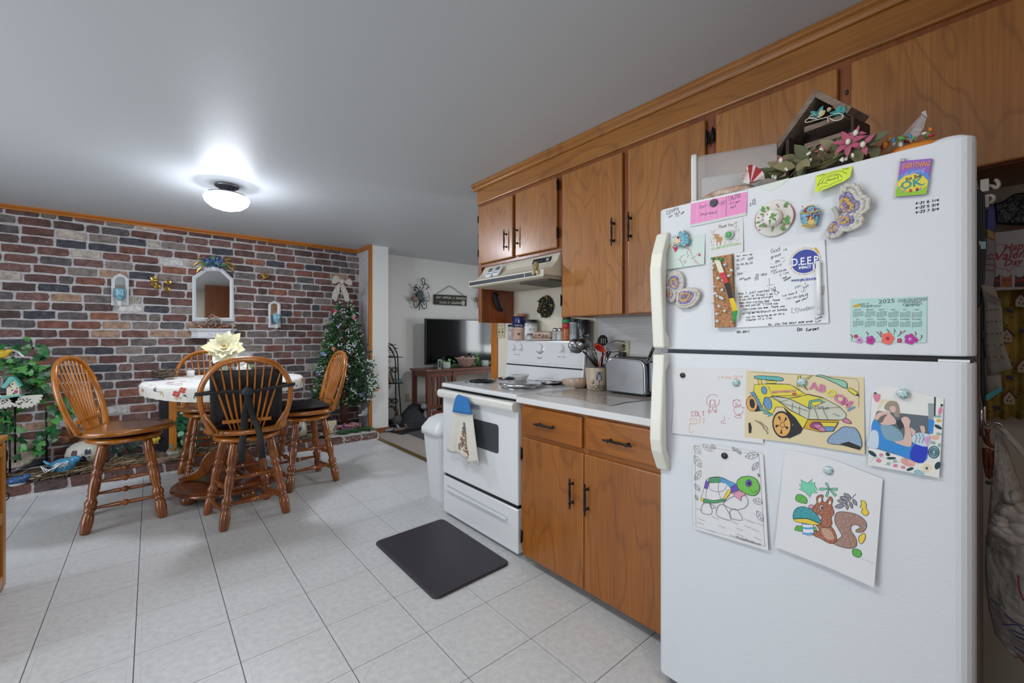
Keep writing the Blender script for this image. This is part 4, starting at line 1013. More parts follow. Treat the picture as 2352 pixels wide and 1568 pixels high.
mk = tag(MB().cyl(F0.p(*cW([(1868, 290)])[0], .012), F0.p(*cW([(1892, 1160)])[0], .012), .0055, M('marker_white', '#dfe1e3', .35), n=12).build('marker_pen'), 'white dry-erase marker clipped to the right side of the whiteboard', 'marker')
MB().cyl(F0.p(*cW([(1886, 1085)])[0], .012), F0.p(*cW([(1892, 1165)])[0], .012), .0058, M('marker_end', '#c3c6c9', .4), n=12).build('end_cap', mk)
MB().prism(cW([(1905, 690), (1950, 690), (1945, 820), (1905, 820)]), F0, .004, m_peg, .0048).build('clip', mk)
t = NT('cork'); t.ln(t.ramp(t.noise(t.coord(), 190, 3, .8), [(.34, '#5a3a24'), (.48, '#a87a56'), (.7, '#bd9270')]), t.b.inputs['Base Color']); t.b.inputs['Roughness'].default_value = .9
ck = tag(MB().prism(cW([(150, 230), (465, 175), (505, 1360), (195, 1370)]), F0, .012, t.m, .005).build('cork_strip', bev=.001), 'narrow cork strip stuck with clear push pins along the whiteboard', 'cork board')
m_pin = M('clear_pin', '#cfcfca', .15, spec=.8); m_ping = M('green_pin', '#3f9a56', .3); m_pinb = M('pale_blue_pin', '#a9c9dd', .3); m_pinw = M('white_pin', '#dcdcdc', .3)
npin = 0
ords = 'topmost second third fourth fifth sixth seventh eighth ninth tenth eleventh twelfth thirteenth fourteenth fifteenth sixteenth seventeenth lowest'.split()
for x, y, m_, l in ((205, 325, m_pin, 0), (165, 405, m_pin, 0), (470, 450, m_pin, 0), (440, 525, m_pin, 0), (250, 570, m_pin, 0), (275, 575, m_pin, 0), (355, 600, m_pin, 0), (205, 710, m_pin, 0), (190, 830, m_pin, 0), (220, 830, m_pin, 0), (262, 865, m_pin, 0), (300, 880, m_pin, 0), (330, 900, m_pin, 0), (180, 960, m_pin, 0), (280, 1030, m_pin, 0), (362, 1100, m_pin, 0), (250, 1150, m_pin, 0), (250, 1275, m_pin, 0), (175, 248, m_ping, 'leftmost green push pin on the cork strip'), (262, 262, m_ping, 'middle green push pin holding the ribbon on the cork strip'), (325, 275, m_ping, 'rightmost green push pin at the top of the cork strip'), (378, 348, m_pinb, 'pale blue push pin near the top of the cork strip'), (322, 760, m_pinw, 'white round push pin in the middle of the cork strip')):
 p_ = F0.p(*cW([(x, y)])[0], .017)
 o = MB().lathe([(.0042, 0), (.0042, .001), (.0022, .002), (.0022, .007), (.0042, .0085), (.004, .01), (0, .0102)] if m_ is not m_pinw else [(.0028, 0), (.0045, .002), (.0045, .006), (.003, .008), (0, .0085)], p_, m_, 9, (-1, R.uniform(-.3, .3), R.uniform(-.3, .3))).build('push_pin')
 if l: tag(o, l, 'push pin')
 else: tag(o, 'clear push pin, ' + ords[npin] + ' of the clear pins on the cork strip', 'push pin', 'clear push pins in the cork strip'); npin += 1
rb = [(235, 275), (310, 440), (395, 610), (455, 780), (530, 1010), (545, 1130), (520, 1270)]
rw = [45, 40, 38, 36, 40, 42, 20]
o = MB()
rp = smooth(rb, 4); n_ = len(rp)
cols = [(0, .2, M('ribbon_white', '#cfcdb9', .6)), (.2, .36, M('ribbon_red', '#c02333', .6)), (.36, .55, M('ribbon_black', '#14151c', .6)), (.55, .76, M('ribbon_yellow', '#d8b81c', .6)), (.76, 1.01, M('ribbon_green', '#2b9444', .6))]
for i in range(n_ - 1):
 f_ = i / (n_ - 1); w0, w1 = [rw[min(6, int(q * 6))] * (1 - (q * 6) % 1) + rw[min(6, int(q * 6) + 1)] * ((q * 6) % 1) for q in (f_, (i + 1) / (n_ - 1))]
 (x0, y0), (x1, y1) = rp[i], rp[i + 1]; m_ = [c[2] for c in cols if c[0] <= f_ < c[1]][0]
 z0, z1 = [.019 + .012 * math.sin(q * pi) for q in (f_, (i + 1) / (n_ - 1))]
 q = cW([(x0 - w0, y0 + 8), (x0 + w0, y0 - 8), (x1 + w1, y1 - 8), (x1 - w1, y1 + 8)])
 o.add([F0.p(*q[0], z0), F0.p(*q[1], z0), F0.p(*q[2], z1), F0.p(*q[3], z1)], [(0, 1, 2, 3)], m_)
tag(o.build('ribbon', solid=.0006), 'striped ribbon of white, red, black, yellow and green hanging from the cork strip', 'ribbon')
# lower door -----------------------------------------------------------
cg = CR(1530, 820, 4.9)
dr = cK([(60, 118), (1060, 130), (1105, 150), (1100, 965), (75, 850), (95, 500)])
F6 = lean(dr, .0006, .006)
o = sheet('drawing', dr, F6, m_paper, 'white paper with red and orange crayon scribbles and the name COLT', 'drawing')
b = MB(); cr_, co_ = M('crayon_red', '#b0596a', .8), M('crayon_orange', '#d39a72', .8); e_ = .0012
hfit(b, F6, *cK([(585, 240), (860, 235)]), 'I ^ you Colt', co_, .0012, e_)
hfit(b, F6, *cK([(298, 658), (445, 662)]), 'COLT', cr_, .0018, e_, sl=0); hfit(b, F6, *cK([(278, 750), (450, 755)]), 'COTT', co_, .0014, e_); hfit(b, F6, *cK([(268, 838), (320, 840)]), 'C', co_, .0014, e_)
for pts in (arc(533, 490, 72, -.2, 2 * pi * .62 + pi * .55, 24), [(505, 480), (500, 540), (490, 610), (520, 605), (530, 560), (545, 610), (575, 605), (560, 540), (555, 475)], circ(525, 510, 30, 14), circ(492, 610, 14, 10), circ(565, 605, 14, 10), circ(800, 520, 44, 18), [(765, 500), (768, 480), (785, 488)], [(815, 485), (822, 476), (835, 495)], circ(800, 525, 14, 8), circ(822, 595, 52, 18), [(870, 570), (885, 565), (882, 575)], [(830, 632), (832, 655)], circ(818, 668, 36, 14, 14, .1), [(665, 660), (662, 715), (625, 722), (640, 742), (682, 740)], [(712, 680), (715, 695)]):
 b.stroke(cK(smooth(pts, 2)), F6, .0013, cr_, e_)
pr(o, b)
c0 = cK([(193, 203)])[0]
roundmag('round_magnet', c0, .0085, m_bmag, 'plain black round magnet on the COLT scribble drawing')
m_gl = M('glass_dome', '#9fc9d2', .04, spec=.9, coat=.5, var=(190, '#2a6f86', '#d5e8e2'))
def glassmag(c, label, off=.002):
 roundmag('glass_magnet', c, .0115, m_gl, label, off=off, prof=[(.0112, 0), (.0118, .002), (.0095, .0065), (.005, .009), (0, .0098)])
glassmag(cK([(792, 287)])[0], 'iridescent blue glass dome magnet beside the I love you scribble')
# coloured race car page
cp_ = cK([(905, 150), (1700, 200), (2228, 225), (2240, 1090), (1480, 965), (890, 895)])
F7 = lean(cp_, .0014, .006)
o = sheet('drawing', cp_, F7, M('manila_paper', '#cdbf9c', .8), 'coloured-in page of a yellow race car with the letters BOOM on manila paper', 'drawing', .0008)
b = MB(); e_ = .0016; L_ = []
Y_, B_, K_, G_, T_, O_, P_, V_ = crayon('crayon_yellow', '#cfc23c', '#cdbf9c'), crayon('crayon_blue', '#4f86b8', '#cdbf9c'), M('print_black', '#26242a', .7), crayon('crayon_grey', '#b9bcae', '#cdbf9c'), crayon('crayon_teal', '#4aa3a5', '#cdbf9c'), crayon('crayon_tan', '#cf9d55', '#cdbf9c', .2), crayon('crayon_pink', '#c06a97', '#cdbf9c'), crayon('crayon_magenta', '#8a2a7a', '#cdbf9c')
lay = [0]
def pg(pts, m_, outline=True, sm=False, w=.0014, cl=True):
 q = smooth(pts, 3, True) if sm else pts
 lay[0] += 1; e = e_ + lay[0] * .00002
 if m_: b.poly(cK(q), F7, m_, e)
 if outline: b.stroke(cK(q), F7, w, K_, e + .00002, cl)
def ln_(pts, w=.001, m_=None, sm=True): b.stroke(cK(smooth(pts, 3) if sm else pts), F7, w, m_ or K_, e_ + .0022)
b.stroke(cK([(960, 165), (1500, 195), (2150, 245), (2172, 300), (2172, 560)]), F7, .0006, K_, e_);
pg([(950, 430), (970, 435), (1060, 520), (1075, 600), (1010, 610), (965, 560), (945, 480)], K_); pg(circ(972, 520, 62, 16, 88, -.15), O_); pg(circ(975, 520, 30, 12, 55, -.15), K_, False)
pg([(948, 400), (990, 385), (1060, 480), (1085, 560), (1050, 560), (1000, 450)], B_)
pg([(990, 385), (995, 310), (1120, 300), (1290, 300), (1400, 310), (1500, 370), (1560, 405), (1600, 420), (1450, 450), (1380, 460), (1200, 430), (1130, 500), (1090, 560), (1040, 470)], Y_)
pg([(1130, 300), (1390, 305), (1480, 350), (1550, 400), (1490, 430), (1200, 435), (1160, 340)], Y_); pg(circ(1108, 372, 30, 14, 45, -.3), B_)
text(b, F7, *cK([(1200, 405)])[0], .0105, 'MAWMAW', P_, e_ + .0014, bold=.0002, to=cK([(1470, 392)])[0])
b.poly(cK(circ(1448, 412, 28, 8, 14)), F7, crayon('crayon_heart', '#b0404a', '#cdbf9c', .2), e_ + .0014)
pg([(1000, 215), (1060, 208), (1200, 215), (1290, 225), (1325, 250), (1290, 268), (1150, 255), (1010, 240)], T_, True, True); pg([(1040, 250), (1075, 250), (1080, 305), (1045, 300)], Y_); pg([(1120, 262), (1250, 268), (1240, 295), (1130, 290)], Y_, True)
pg([(1100, 470), (1200, 440), (1380, 462), (1480, 450), (1600, 415), (1760, 450), (1960, 560), (2035, 640), (2020, 700), (1950, 705), (1600, 695), (1400, 590), (1280, 500)], G_)
pg([(1390, 462), (1600, 420), (1760, 455), (1800, 500), (1620, 575)], Y_); pg([(1605, 575), (1615, 490), (1735, 465), (1785, 510), (1760, 515), (1725, 490), (1640, 505), (1630, 580)], T_)
pg([(1090, 560), (1115, 450), (1190, 450), (1290, 510), (1400, 595), (1600, 695), (1550, 800), (1500, 790), (1440, 680), (1330, 560), (1240, 560), (1200, 640)], Y_)
pg(circ(1150, 520, 45, 14, 75, -.25), B_); pg([(1050, 555), (1110, 590), (1210, 650), (1150, 665), (1160, 640), (1100, 630), (1110, 610), (1060, 590)], T_)
pg([(1555, 800), (1600, 700), (1950, 708), (1940, 745), (1890, 830), (1740, 838), (1600, 805)], M('crayon_gold', '#c99a2a', .8)); pg([(1640, 790), (1650, 725), (1940, 735), (1880, 830), (1760, 832)], B_, True); pg([(1650, 725), (1930, 730), (1910, 780), (1700, 775)], Y_, True)
pg([(1625, 765), (1660, 735), (1740, 735), (1765, 770), (1720, 800), (1650, 795)], V_, True, True); pg([(1660, 760), (1740, 755), (1800, 810), (1790, 835), (1740, 825)], P_, True, True); pg([(1990, 705), (2030, 685), (2085, 725), (2080, 745), (2010, 730)], P_, True, True)
pg([(1330, 560), (1460, 680), (1545, 800), (1520, 850), (1400, 905), (1340, 900), (1440, 760)], K_); pg(circ(1315, 755, 108, 28, 150, -.18), K_); pg(circ(1312, 755, 96, 28, 135, -.18), O_)
for a_ in range(5):
 t_ = a_ * 1.256 + .5; pg([(1312 + 25 * math.cos(t_), 755 + 35 * math.sin(t_)), (1312 + 75 * math.cos(t_ - .25), 755 + 105 * math.sin(t_ - .25)), (1312 + 75 * math.cos(t_ + .1), 755 + 105 * math.sin(t_ + .1))], K_, False)
pg(circ(1318, 758, 22, 12, 30), O_)
for pts in ([(1200, 440), (1330, 520), (1600, 600)], [(1290, 500), (1400, 470), (1620, 575)], [(1430, 510), (1425, 590)], [(1510, 545), (1505, 640)], [(1620, 580), (1610, 690)], [(1680, 580), (1720, 695)], [(1770, 580), (1830, 700)], [(1880, 630), (1960, 660)], [(1960, 560), (1620, 580)]): ln_(pts, .0009, None, False)
for x in range(7): pg(circ(1640 + x * 30, 535 + x * 6 + (x % 2) * 14, 12, 8), G_, True, False, .001)
for ch, p_, s_, r_, m_ in (('A', (1620, 355), .027, -5, P_), ('B', (1715, 380), .027, -8, P_), ('O', (1800, 425), .025, -14, Y_), ('O', (1880, 480), .03, -22, P_), ('M', (1960, 520), .028, -28, P_), ('!', (2040, 585), .025, -50, B_)): text(b, F7, *cK([p_])[0], s_, ch, m_, e_ + .0015, math.radians(r_), bold=.0012)
pg([(1490, 210), (1515, 205), (1500, 330), (1480, 330)], Y_, True); pg([(1580, 235), (1650, 205), (1600, 245)], Y_); pg([(1560, 320), (1600, 370), (1570, 350)], Y_)
pg([(1690, 210), (1750, 200), (1830, 225), (1900, 245), (1980, 258), (2030, 285), (2040, 340), (2000, 340), (1930, 300), (1860, 270), (1780, 230)], crayon('crayon_mint', '#7cb79f', '#cdbf9c'), True, True); pg([(2040, 345), (2090, 350), (2150, 390), (2180, 440), (2120, 420), (2060, 380)], Y_, True); pg([(2150, 405), (2180, 440), (2140, 425)], K_, False)
pg([(1830, 960), (1850, 890), (1930, 830), (2000, 780), (2080, 785), (2140, 800), (2195, 900), (2195, 1020), (2000, 985)], crayon('crayon_sky', '#7796b5', '#cdbf9c'), True, True); pg([(1960, 970), (2060, 945), (2195, 1000), (2190, 1040), (2080, 1010)], K_, False)
pg([(935, 740), (955, 730), (972, 790), (965, 850), (940, 850)], K_, False); ln_([(1010, 705), (1080, 750), (1120, 810)], .0016); ln_([(1060, 715), (1110, 760), (1155, 800), (1130, 820), (1158, 845), (1140, 860)], .0012)
pr(o, b)
glassmag(cK([(1537, 280)])[0], 'iridescent blue glass dome magnet on the race car page', .003)
# floral card with a family snapshot on top
fcd = cP([(150, 250), (330, 155), (1180, 345), (1115, 1475), (100, 1290)])
F8 = lean(fcd, .0006, .008)
o = sheet('greeting_card', fcd, F8, M('card_white', '#d3d3d0', .7), 'floral notecard with watercolour blossoms behind the family snapshot', 'card', .001)
b = MB(); e_ = .0016
wc = [M('wc_pink', '#c77c92', .8), M('wc_teal', '#1f3f45', .8), M('wc_sage', '#8aa79a', .8), M('wc_blue', '#8fb0bb', .8), M('wc_peach', '#d3a794', .8), M('wc_yellow', '#c9a248', .8), M('wc_white', '#d8d5c9', .8)]
def bp(pts, m_, k=0, sm=True): b.poly(cP(smooth(pts, 3, True) if sm else pts), F8, m_, e_ + k * .0001)
bp([(160, 300), (200, 275), (270, 290), (250, 380), (200, 390)], wc[0]); bp([(165, 265), (200, 250), (215, 270), (190, 280)], wc[1])
for x, y, rx_, ry_, m_, r_ in ((160, 1130, 70, 28, 1, .6), (430, 1195, 70, 18, 1, 0), (285, 1150, 30, 25, 0, 0), (250, 1230, 40, 28, 0, .2), (490, 1300, 35, 25, 0, 0), (600, 1325, 35, 22, 0, .3), (485, 1235, 30, 20, 2, 0), (390, 1275, 28, 24, 2, .4), (380, 1140, 35, 26, 1, .5), (700, 1350, 55, 22, 1, -.3), (670, 1250, 110, 60, 4, .3), (940, 1330, 140, 85, 6, .3), (1040, 1110, 85, 95, 3, 0), (1095, 1300, 40, 60, 1, .5), (1130, 520, 28, 60, 0, .2), (1150, 440, 18, 20, 1, 0), (1110, 660, 40, 22, 5, 0), (1100, 750, 60, 25, 1, .5), (1110, 850, 45, 22, 2, .2), (1060, 900, 60, 35, 4, 0), (1030, 975, 40, 25, 2, .4), (1120, 1010, 30, 30, 2, 0), (1100, 600, 50, 20, 2, 0), (830, 1400, 80, 40, 3, .2)):
 b.poly(cP(circ(x, y, rx_, 14, ry_, r_)), F8, wc[m_], e_ + .0001)
for r_ in (75, 50, 28): b.stroke(cP(circ(1040, 1110, r_, 16, r_ * 1.1)), F8, .0016, wc[1], e_ + .0003, True)
b.poly(cP(circ(940, 1338, 18, 10)), F8, wc[1], e_ + .0003)
for k in range(12): a_ = k * .52; b.stroke(cP([(940 + 22 * math.cos(a_), 1338 + 22 * math.sin(a_)), (940 + 80 * math.cos(a_), 1338 + 65 * math.sin(a_))]), F8, .0007, wc[5], e_ + .0003)
for r_ in (90, 60, 30): b.stroke(cP(arc(670, 1250, r_, .3, 4.5, 12, r_ * .5, .3)), F8, .0012, wc[0], e_ + .0003)
for pts in ([(120, 1260), (200, 1190), (330, 1190), (430, 1230)], [(330, 1290), (420, 1260), (560, 1250)], [(110, 1195), (180, 1185), (270, 1200)]): b.stroke(cP(smooth(pts, 3)), F8, .0008, wc[2], e_)
pr(o, b)
ph = cP([(345, 160), (1175, 345), (885, 1260), (85, 1020), (180, 640), (300, 275)])
ph = cP([(345, 160), (1070, 322), (1030, 650), (885, 1260), (85, 1020), (180, 640), (290, 275)])
F9 = lean(ph, .0045, .012)
o = sheet('photo_print', ph, F9, M('photo_grey', '#5b646c', .25), 'snapshot of two people with a child on a blue blanket, under a glass magnet', 'photograph', .0006)
b = MB(); e_ = .0012
ps = [M('photo_skin', '#c9aaa0', .3), M('photo_blue', '#2f7fc4', .3), M('photo_deepblue', '#2437b0', .3), M('photo_shirt', '#7797a8', .3), M('photo_hair', '#8f8573', .3), M('photo_brownhair', '#6a5c58', .3), M('photo_cream', '#cfc5a8', .3), M('photo_stripe', '#b9c6d2', .3), M('photo_pink', '#c291c0', .3), M('photo_dark', '#2b3138', .3), M('photo_lightgrey', '#8a949a', .3)]
def pp_(pts, i, k=0, sm=True): b.poly(cP(smooth(pts, 3, True) if sm else pts), F9, ps[i], e_ + k * .00012)
pp_([(345, 165), (410, 180), (435, 380), (330, 400), (200, 560), (290, 280)], 6, 0, False); pp_([(950, 300), (1065, 322), (1030, 650), (960, 640)], 10, 0, False); pp_([(1040, 318), (1066, 325), (1060, 600), (1040, 600)], 9, 1, False)
pp_([(180, 640), (270, 720), (330, 900), (600, 1010), (720, 1020), (760, 970), (950, 1030), (885, 1260), (480, 1130), (240, 1050), (230, 970), (140, 800)], 1, 2); pp_([(760, 1000), (950, 1040), (885, 1260), (700, 1195)], 2, 3); pp_([(960, 640), (1045, 660), (1020, 850), (960, 830)], 1, 3, False)
pp_([(100, 950), (150, 800), (240, 830), (235, 1050), (90, 1020)], 7, 4); pp_([(275, 720), (440, 730), (590, 850), (580, 960), (470, 960), (330, 900)], 3, 5)
pp_([(730, 880), (820, 830), (960, 850), (990, 880), (950, 1030), (740, 970)], 7, 5); pp_([(890, 920), (990, 880), (945, 1030), (930, 980)], 8, 6)
for x in (770, 820, 870): b.stroke(cP([(x, 840), (x + 25, 900), (x, 980)]), F9, .0018, ps[3], e_ + .0009)
pp_([(185, 620), (250, 540), (380, 530), (420, 580), (300, 620), (230, 650)], 0, 5); pp_([(330, 440), (400, 380), (500, 390), (540, 470), (545, 600), (480, 600), (450, 540), (340, 500)], 4, 6); pp_([(400, 470), (470, 450), (490, 520), (440, 540)], 0, 7)
pp_([(245, 640), (300, 590), (400, 565), (470, 620), (500, 680), (470, 710), (380, 720), (280, 710)], 0, 7); pp_([(245, 640), (290, 590), (370, 570), (330, 620), (300, 680), (260, 690)], 5, 8); pp_([(500, 660), (560, 650), (600, 740), (560, 780), (520, 740)], 9, 7)
pp_([(470, 960), (600, 930), (620, 760), (570, 640), (640, 600), (705, 660), (690, 740), (725, 900), (715, 1020), (640, 1025)], 0, 8); pp_([(700, 760), (760, 790), (780, 830), (730, 870)], 0, 7); pp_([(840, 740), (900, 740), (915, 820), (870, 830)], 0, 8)
pr(o, b)
glassmag(cP([(600, 275)])[0], 'iridescent glass dome magnet holding the family snapshot', .006)
# turtle page
tp = cT([(98, 28), (430, 62), (790, 130), (825, 150), (885, 1130), (120, 905), (100, 500)])
FT = lean(tp, .0006, .007, .012)
o = sheet('drawing', tp, FT, m_paper, 'coloring page of a turtle with a green head and patchwork shell', 'drawing')
b = MB(); e_ = .0012; lay[0] = 0
def tg(pts, m_, outline=True, sm=True, w=.0011, cl=True, fr=None, crop=cT):
 fr = fr or FT
 q = smooth(pts, 3, cl) if sm else pts
 lay[0] += 1; e = e_ + lay[0] * .00002
 if m_: b.poly(crop(q), fr, m_, e)
 if outline: b.stroke(crop(q), fr, w, K_, e + .00002, cl)
cG, cV, cYw, cBl, cPk, cGd = crayon('wax_green', '#5fae3c', amt=.25), crayon('wax_violet', '#5b3fa3', amt=.2), crayon('wax_yellow', '#d9bb2e', amt=.2), crayon('wax_blue', '#3d8fc4', amt=.25), crayon('wax_pink', '#d089a5', amt=.2), crayon('wax_dark_green', '#3f8a5b', amt=.2)
b.stroke(cT([(118, 55), (780, 150), (850, 1080), (140, 885)]), FT, .0009, K_, e_, True)
for x0, y0, x1, y1, w_ in ((110, 60, 180, 140, 30), (200, 45, 300, 115, 28), (290, 45, 330, 90, 18), (505, 75, 540, 110, 14), (550, 90, 595, 145, 18), (780, 145, 640, 170, 34), (115, 160, 185, 280, 32), (185, 310, 125, 410, 30), (775, 225, 715, 310, 26), (125, 450, 175, 520, 22), (825, 640, 725, 610, 32), (765, 720, 830, 830, 30), (130, 560, 155, 615, 15), (775, 340, 790, 375, 10)):
 dx, dy = x1 - x0, y1 - y0; l_ = math.hypot(dx, dy); ox, oy = -dy / l_ * w_, dx / l_ * w_
 tg([(x0, y0), (x0 + dx * .5 + ox, y0 + dy * .5 + oy), (x1, y1), (x0 + dx * .5 - ox, y0 + dy * .5 - oy)], None, w=.0008); tg([(x0, y0), (x1, y1)], None, sm=False, w=.0007, cl=False)
 for q in (.35, .65): tg([(x0 + dx * q, y0 + dy * q), (x0 + dx * (q + .15) + ox * .7, y0 + dy * (q + .15) + oy * .7)], None, sm=False, w=.0006, cl=False); tg([(x0 + dx * q, y0 + dy * q), (x0 + dx * (q + .15) - ox * .7, y0 + dy * (q + .15) - oy * .7)], None, sm=False, w=.0006, cl=False)
tg([(560, 560), (650, 570), (675, 640), (640, 690), (560, 710), (480, 690), (420, 640)], None)
for q in ([(195, 740), (205, 660), (250, 640), (290, 660), (300, 755)], [(355, 770), (365, 680), (400, 655), (440, 680), (505, 815)], [(490, 770), (495, 715), (560, 710), (620, 815), (510, 800)], [(285, 650), (295, 690), (350, 690)]): tg(q, None)
tg([(250, 400), (290, 382), (390, 378), (500, 430), (545, 450), (500, 510), (440, 600), (410, 625), (320, 640), (230, 632), (190, 600), (215, 520), (235, 430)], m_paper)
tg([(270, 395), (330, 380), (390, 385), (392, 428), (340, 435), (275, 435)], cGd); tg([(390, 385), (470, 415), (545, 450), (490, 482), (455, 445), (395, 428)], cBl); tg([(240, 410), (275, 425), (255, 505), (222, 490)], cV, sm=False); tg([(490, 480), (555, 448), (575, 510), (500, 540)], cV, sm=False)
tg([(470, 505), (503, 510), (480, 560), (435, 610), (420, 590)], cYw, sm=False); tg([(192, 580), (228, 600), (218, 642), (188, 615)], cYw, sm=False); tg([(225, 598), (320, 615), (420, 598), (432, 622), (320, 642), (222, 632)], cGd)
for q in ([(275, 435), (280, 500), (370, 530), (440, 500), (455, 450)], [(370, 430), (370, 530), (400, 600)], [(245, 510), (240, 600)]): tg(q, None, cl=False)
tg([(512, 548), (590, 515), (655, 552), (605, 575), (600, 620), (565, 590)], cPk, sm=False)
tg([(560, 420), (600, 380), (640, 372), (690, 368), (760, 400), (793, 480), (775, 540), (730, 565), (660, 550), (600, 515), (565, 480)], cG, w=.0015); tg(circ(682, 440, 32, 16, 36), cV); tg(circ(686, 442, 15, 10, 18), K_, False); tg([(700, 510), (730, 535), (775, 510)], None, cl=False)
for x, y in ((140, 690), (165, 795), (150, 830), (375, 865), (305, 775), (555, 890), (640, 865), (560, 950), (740, 985), (270, 910), (640, 800), (490, 960), (720, 900), (510, 825), (770, 840), (680, 815)): tg([(x + k * 10, y + k * 4 + (k % 2) * 8) for k in range(8)], None, sm=False, w=.0007, cl=False)
text(b, FT, *cT([(558, 1000)])[0], .0115, 'MondayMandala.com', m_ink, e_ + .002, to=cT([(812, 1076)])[0])
pr(o, b)
roundmag('round_magnet', cT([(428, 160)])[0], .0095, m_bmag, 'plain black round magnet on the turtle page')
# squirrel page
sq = cT([(1045, 95), (1230, 128), (1560, 205), (2055, 395), (1975, 1495), (1500, 1290), (955, 1085), (1000, 600)])
FS = lean(sq, .0006, .012, .015)
o = sheet('drawing', sq, FS, m_paper, 'coloring page of a brown squirrel beside a teal mushroom and leaves', 'drawing')
b = MB(); lay[0] = 0
def sg(*a_, **k): tg(*a_, fr=FS, **k)
cBr, cBr2, cTe, cMint, cLf = crayon('wax_brown', '#93502f', amt=.3), crayon('wax_tail_brown', '#8f6a5c', amt=.35), crayon('wax_teal', '#1f8a94', amt=.25), crayon('wax_mint', '#66bf9c', amt=.25), crayon('wax_leaf', '#48a03a', amt=.25)
sg([(1285, 440), (1210, 405), (1225, 450), (1195, 455), (1225, 490), (1195, 500), (1260, 530), (1310, 585), (1325, 535), (1390, 540), (1350, 500), (1392, 515), (1355, 460), (1360, 430), (1325, 440), (1330, 400)], cMint, sm=False)
for pts in ([(1505, 495), (1465, 445), (1490, 440)], [(1505, 495), (1415, 490), (1420, 515)], [(1505, 495), (1470, 560), (1490, 575)], [(1505, 495), (1560, 570), (1575, 550)], [(1505, 495), (1585, 490), (1575, 515)]): sg([pts[0], pts[1], ((pts[1][0] + pts[2][0]) / 2 + (pts[1][0] - 1505) * .1, (pts[1][1] + pts[2][1]) / 2 + (pts[1][1] - 495) * .1), pts[2]], cMint)
sg([(1160, 590), (1180, 555), (1230, 560), (1278, 600), (1275, 645), (1220, 640), (1170, 620)], cLf); sg([(1750, 1120), (1775, 1102), (1830, 1120), (1845, 1165), (1810, 1190), (1760, 1170)], cLf)
cGy = crayon('wax_grey', '#7d7f86', amt=.3)
for x, y, dx, dy in ((1730, 590, -75, -45), (1710, 610, -95, -30), (1690, 635, -100, -20), (1665, 665, -100, 15), (1690, 650, 5, 60), (1720, 625, 25, 70), (1750, 600, 40, 65)): sg([(x, y), (x + dx * .5 - dy * .22, y + dy * .5 + dx * .22), (x + dx, y + dy), (x + dx * .5 + dy * .22, y + dy * .5 - dx * .22)], cGy)
sg([(1780, 548), (1665, 665)], None, sm=False, cl=False)
sg([(1830, 620), (1870, 620), (1890, 660), (1885, 690), (1915, 740), (1880, 770), (1840, 735), (1850, 700), (1825, 680), (1840, 650)], cYw); sg([(1875, 945), (1880, 1000), (1840, 1055), (1812, 1010), (1825, 970)], cYw)
sg([(1585, 740), (1680, 730), (1800, 760), (1870, 810), (1895, 870), (1860, 930), (1790, 935), (1790, 910), (1830, 890), (1790, 860), (1740, 870), (1735, 920), (1770, 970), (1795, 1030), (1785, 1080), (1720, 1100), (1620, 1080), (1550, 1045), (1600, 1010), (1640, 970), (1600, 900), (1565, 820)], cBr2)
sg([(1380, 850), (1440, 860), (1530, 880), (1580, 960), (1585, 1030), (1520, 1050), (1420, 1000), (1355, 970), (1360, 930), (1410, 920), (1380, 870)], cBr); sg([(1430, 910), (1480, 895), (1540, 940), (1560, 1010), (1480, 1000)], crayon('wax_light_brown', '#b58a72', amt=.3), False)
sg([(1335, 690), (1380, 640), (1375, 590), (1405, 560), (1445, 562), (1440, 610), (1470, 635), (1515, 575), (1545, 610), (1535, 660), (1560, 740), (1530, 790), (1540, 850), (1500, 890), (1440, 880), (1420, 830), (1430, 780), (1350, 730)], cBr)
sg(circ(1325, 678, 26, 12, 20), cPk); sg(circ(1428, 685, 20, 12, 24), m_paper); sg(circ(1432, 688, 11, 10, 15), K_, False); sg([(1400, 640), (1395, 600), (1420, 580), (1425, 620)], m_paper, False); sg([(1500, 650), (1520, 610), (1525, 650)], m_paper, False)
sg([(1240, 820), (1325, 820), (1355, 940), (1310, 970), (1240, 930)], crayon('wax_white', '#cfd6dd'));
for y in (840, 885, 940): sg([(1238, y), (1290, y + 4), (1340, y), (1345, y + 18), (1290, y + 22), (1238, y + 16)], cBl, False)
sg([(1140, 800), (1200, 795), (1300, 800), (1420, 850), (1350, 862), (1250, 845), (1170, 830)], cYw); sg([(1140, 800), (1150, 720), (1200, 682), (1270, 682), (1340, 720), (1400, 780), (1420, 850), (1300, 805), (1200, 800)], cTe)
sg([(1155, 915), (1165, 885), (1180, 870), (1235, 875), (1235, 930), (1200, 925)], cLf, sm=False); sg([(1350, 890), (1370, 880), (1385, 920), (1350, 925)], cLf, sm=False)
b.stroke(cT([(1760, 1170), (1975, 1255)]), FS, .0004, K_, e_)
pr(o, b)
glassmag(cT([(1497, 310)])[0], 'blue glass dome magnet on the squirrel page', .003)
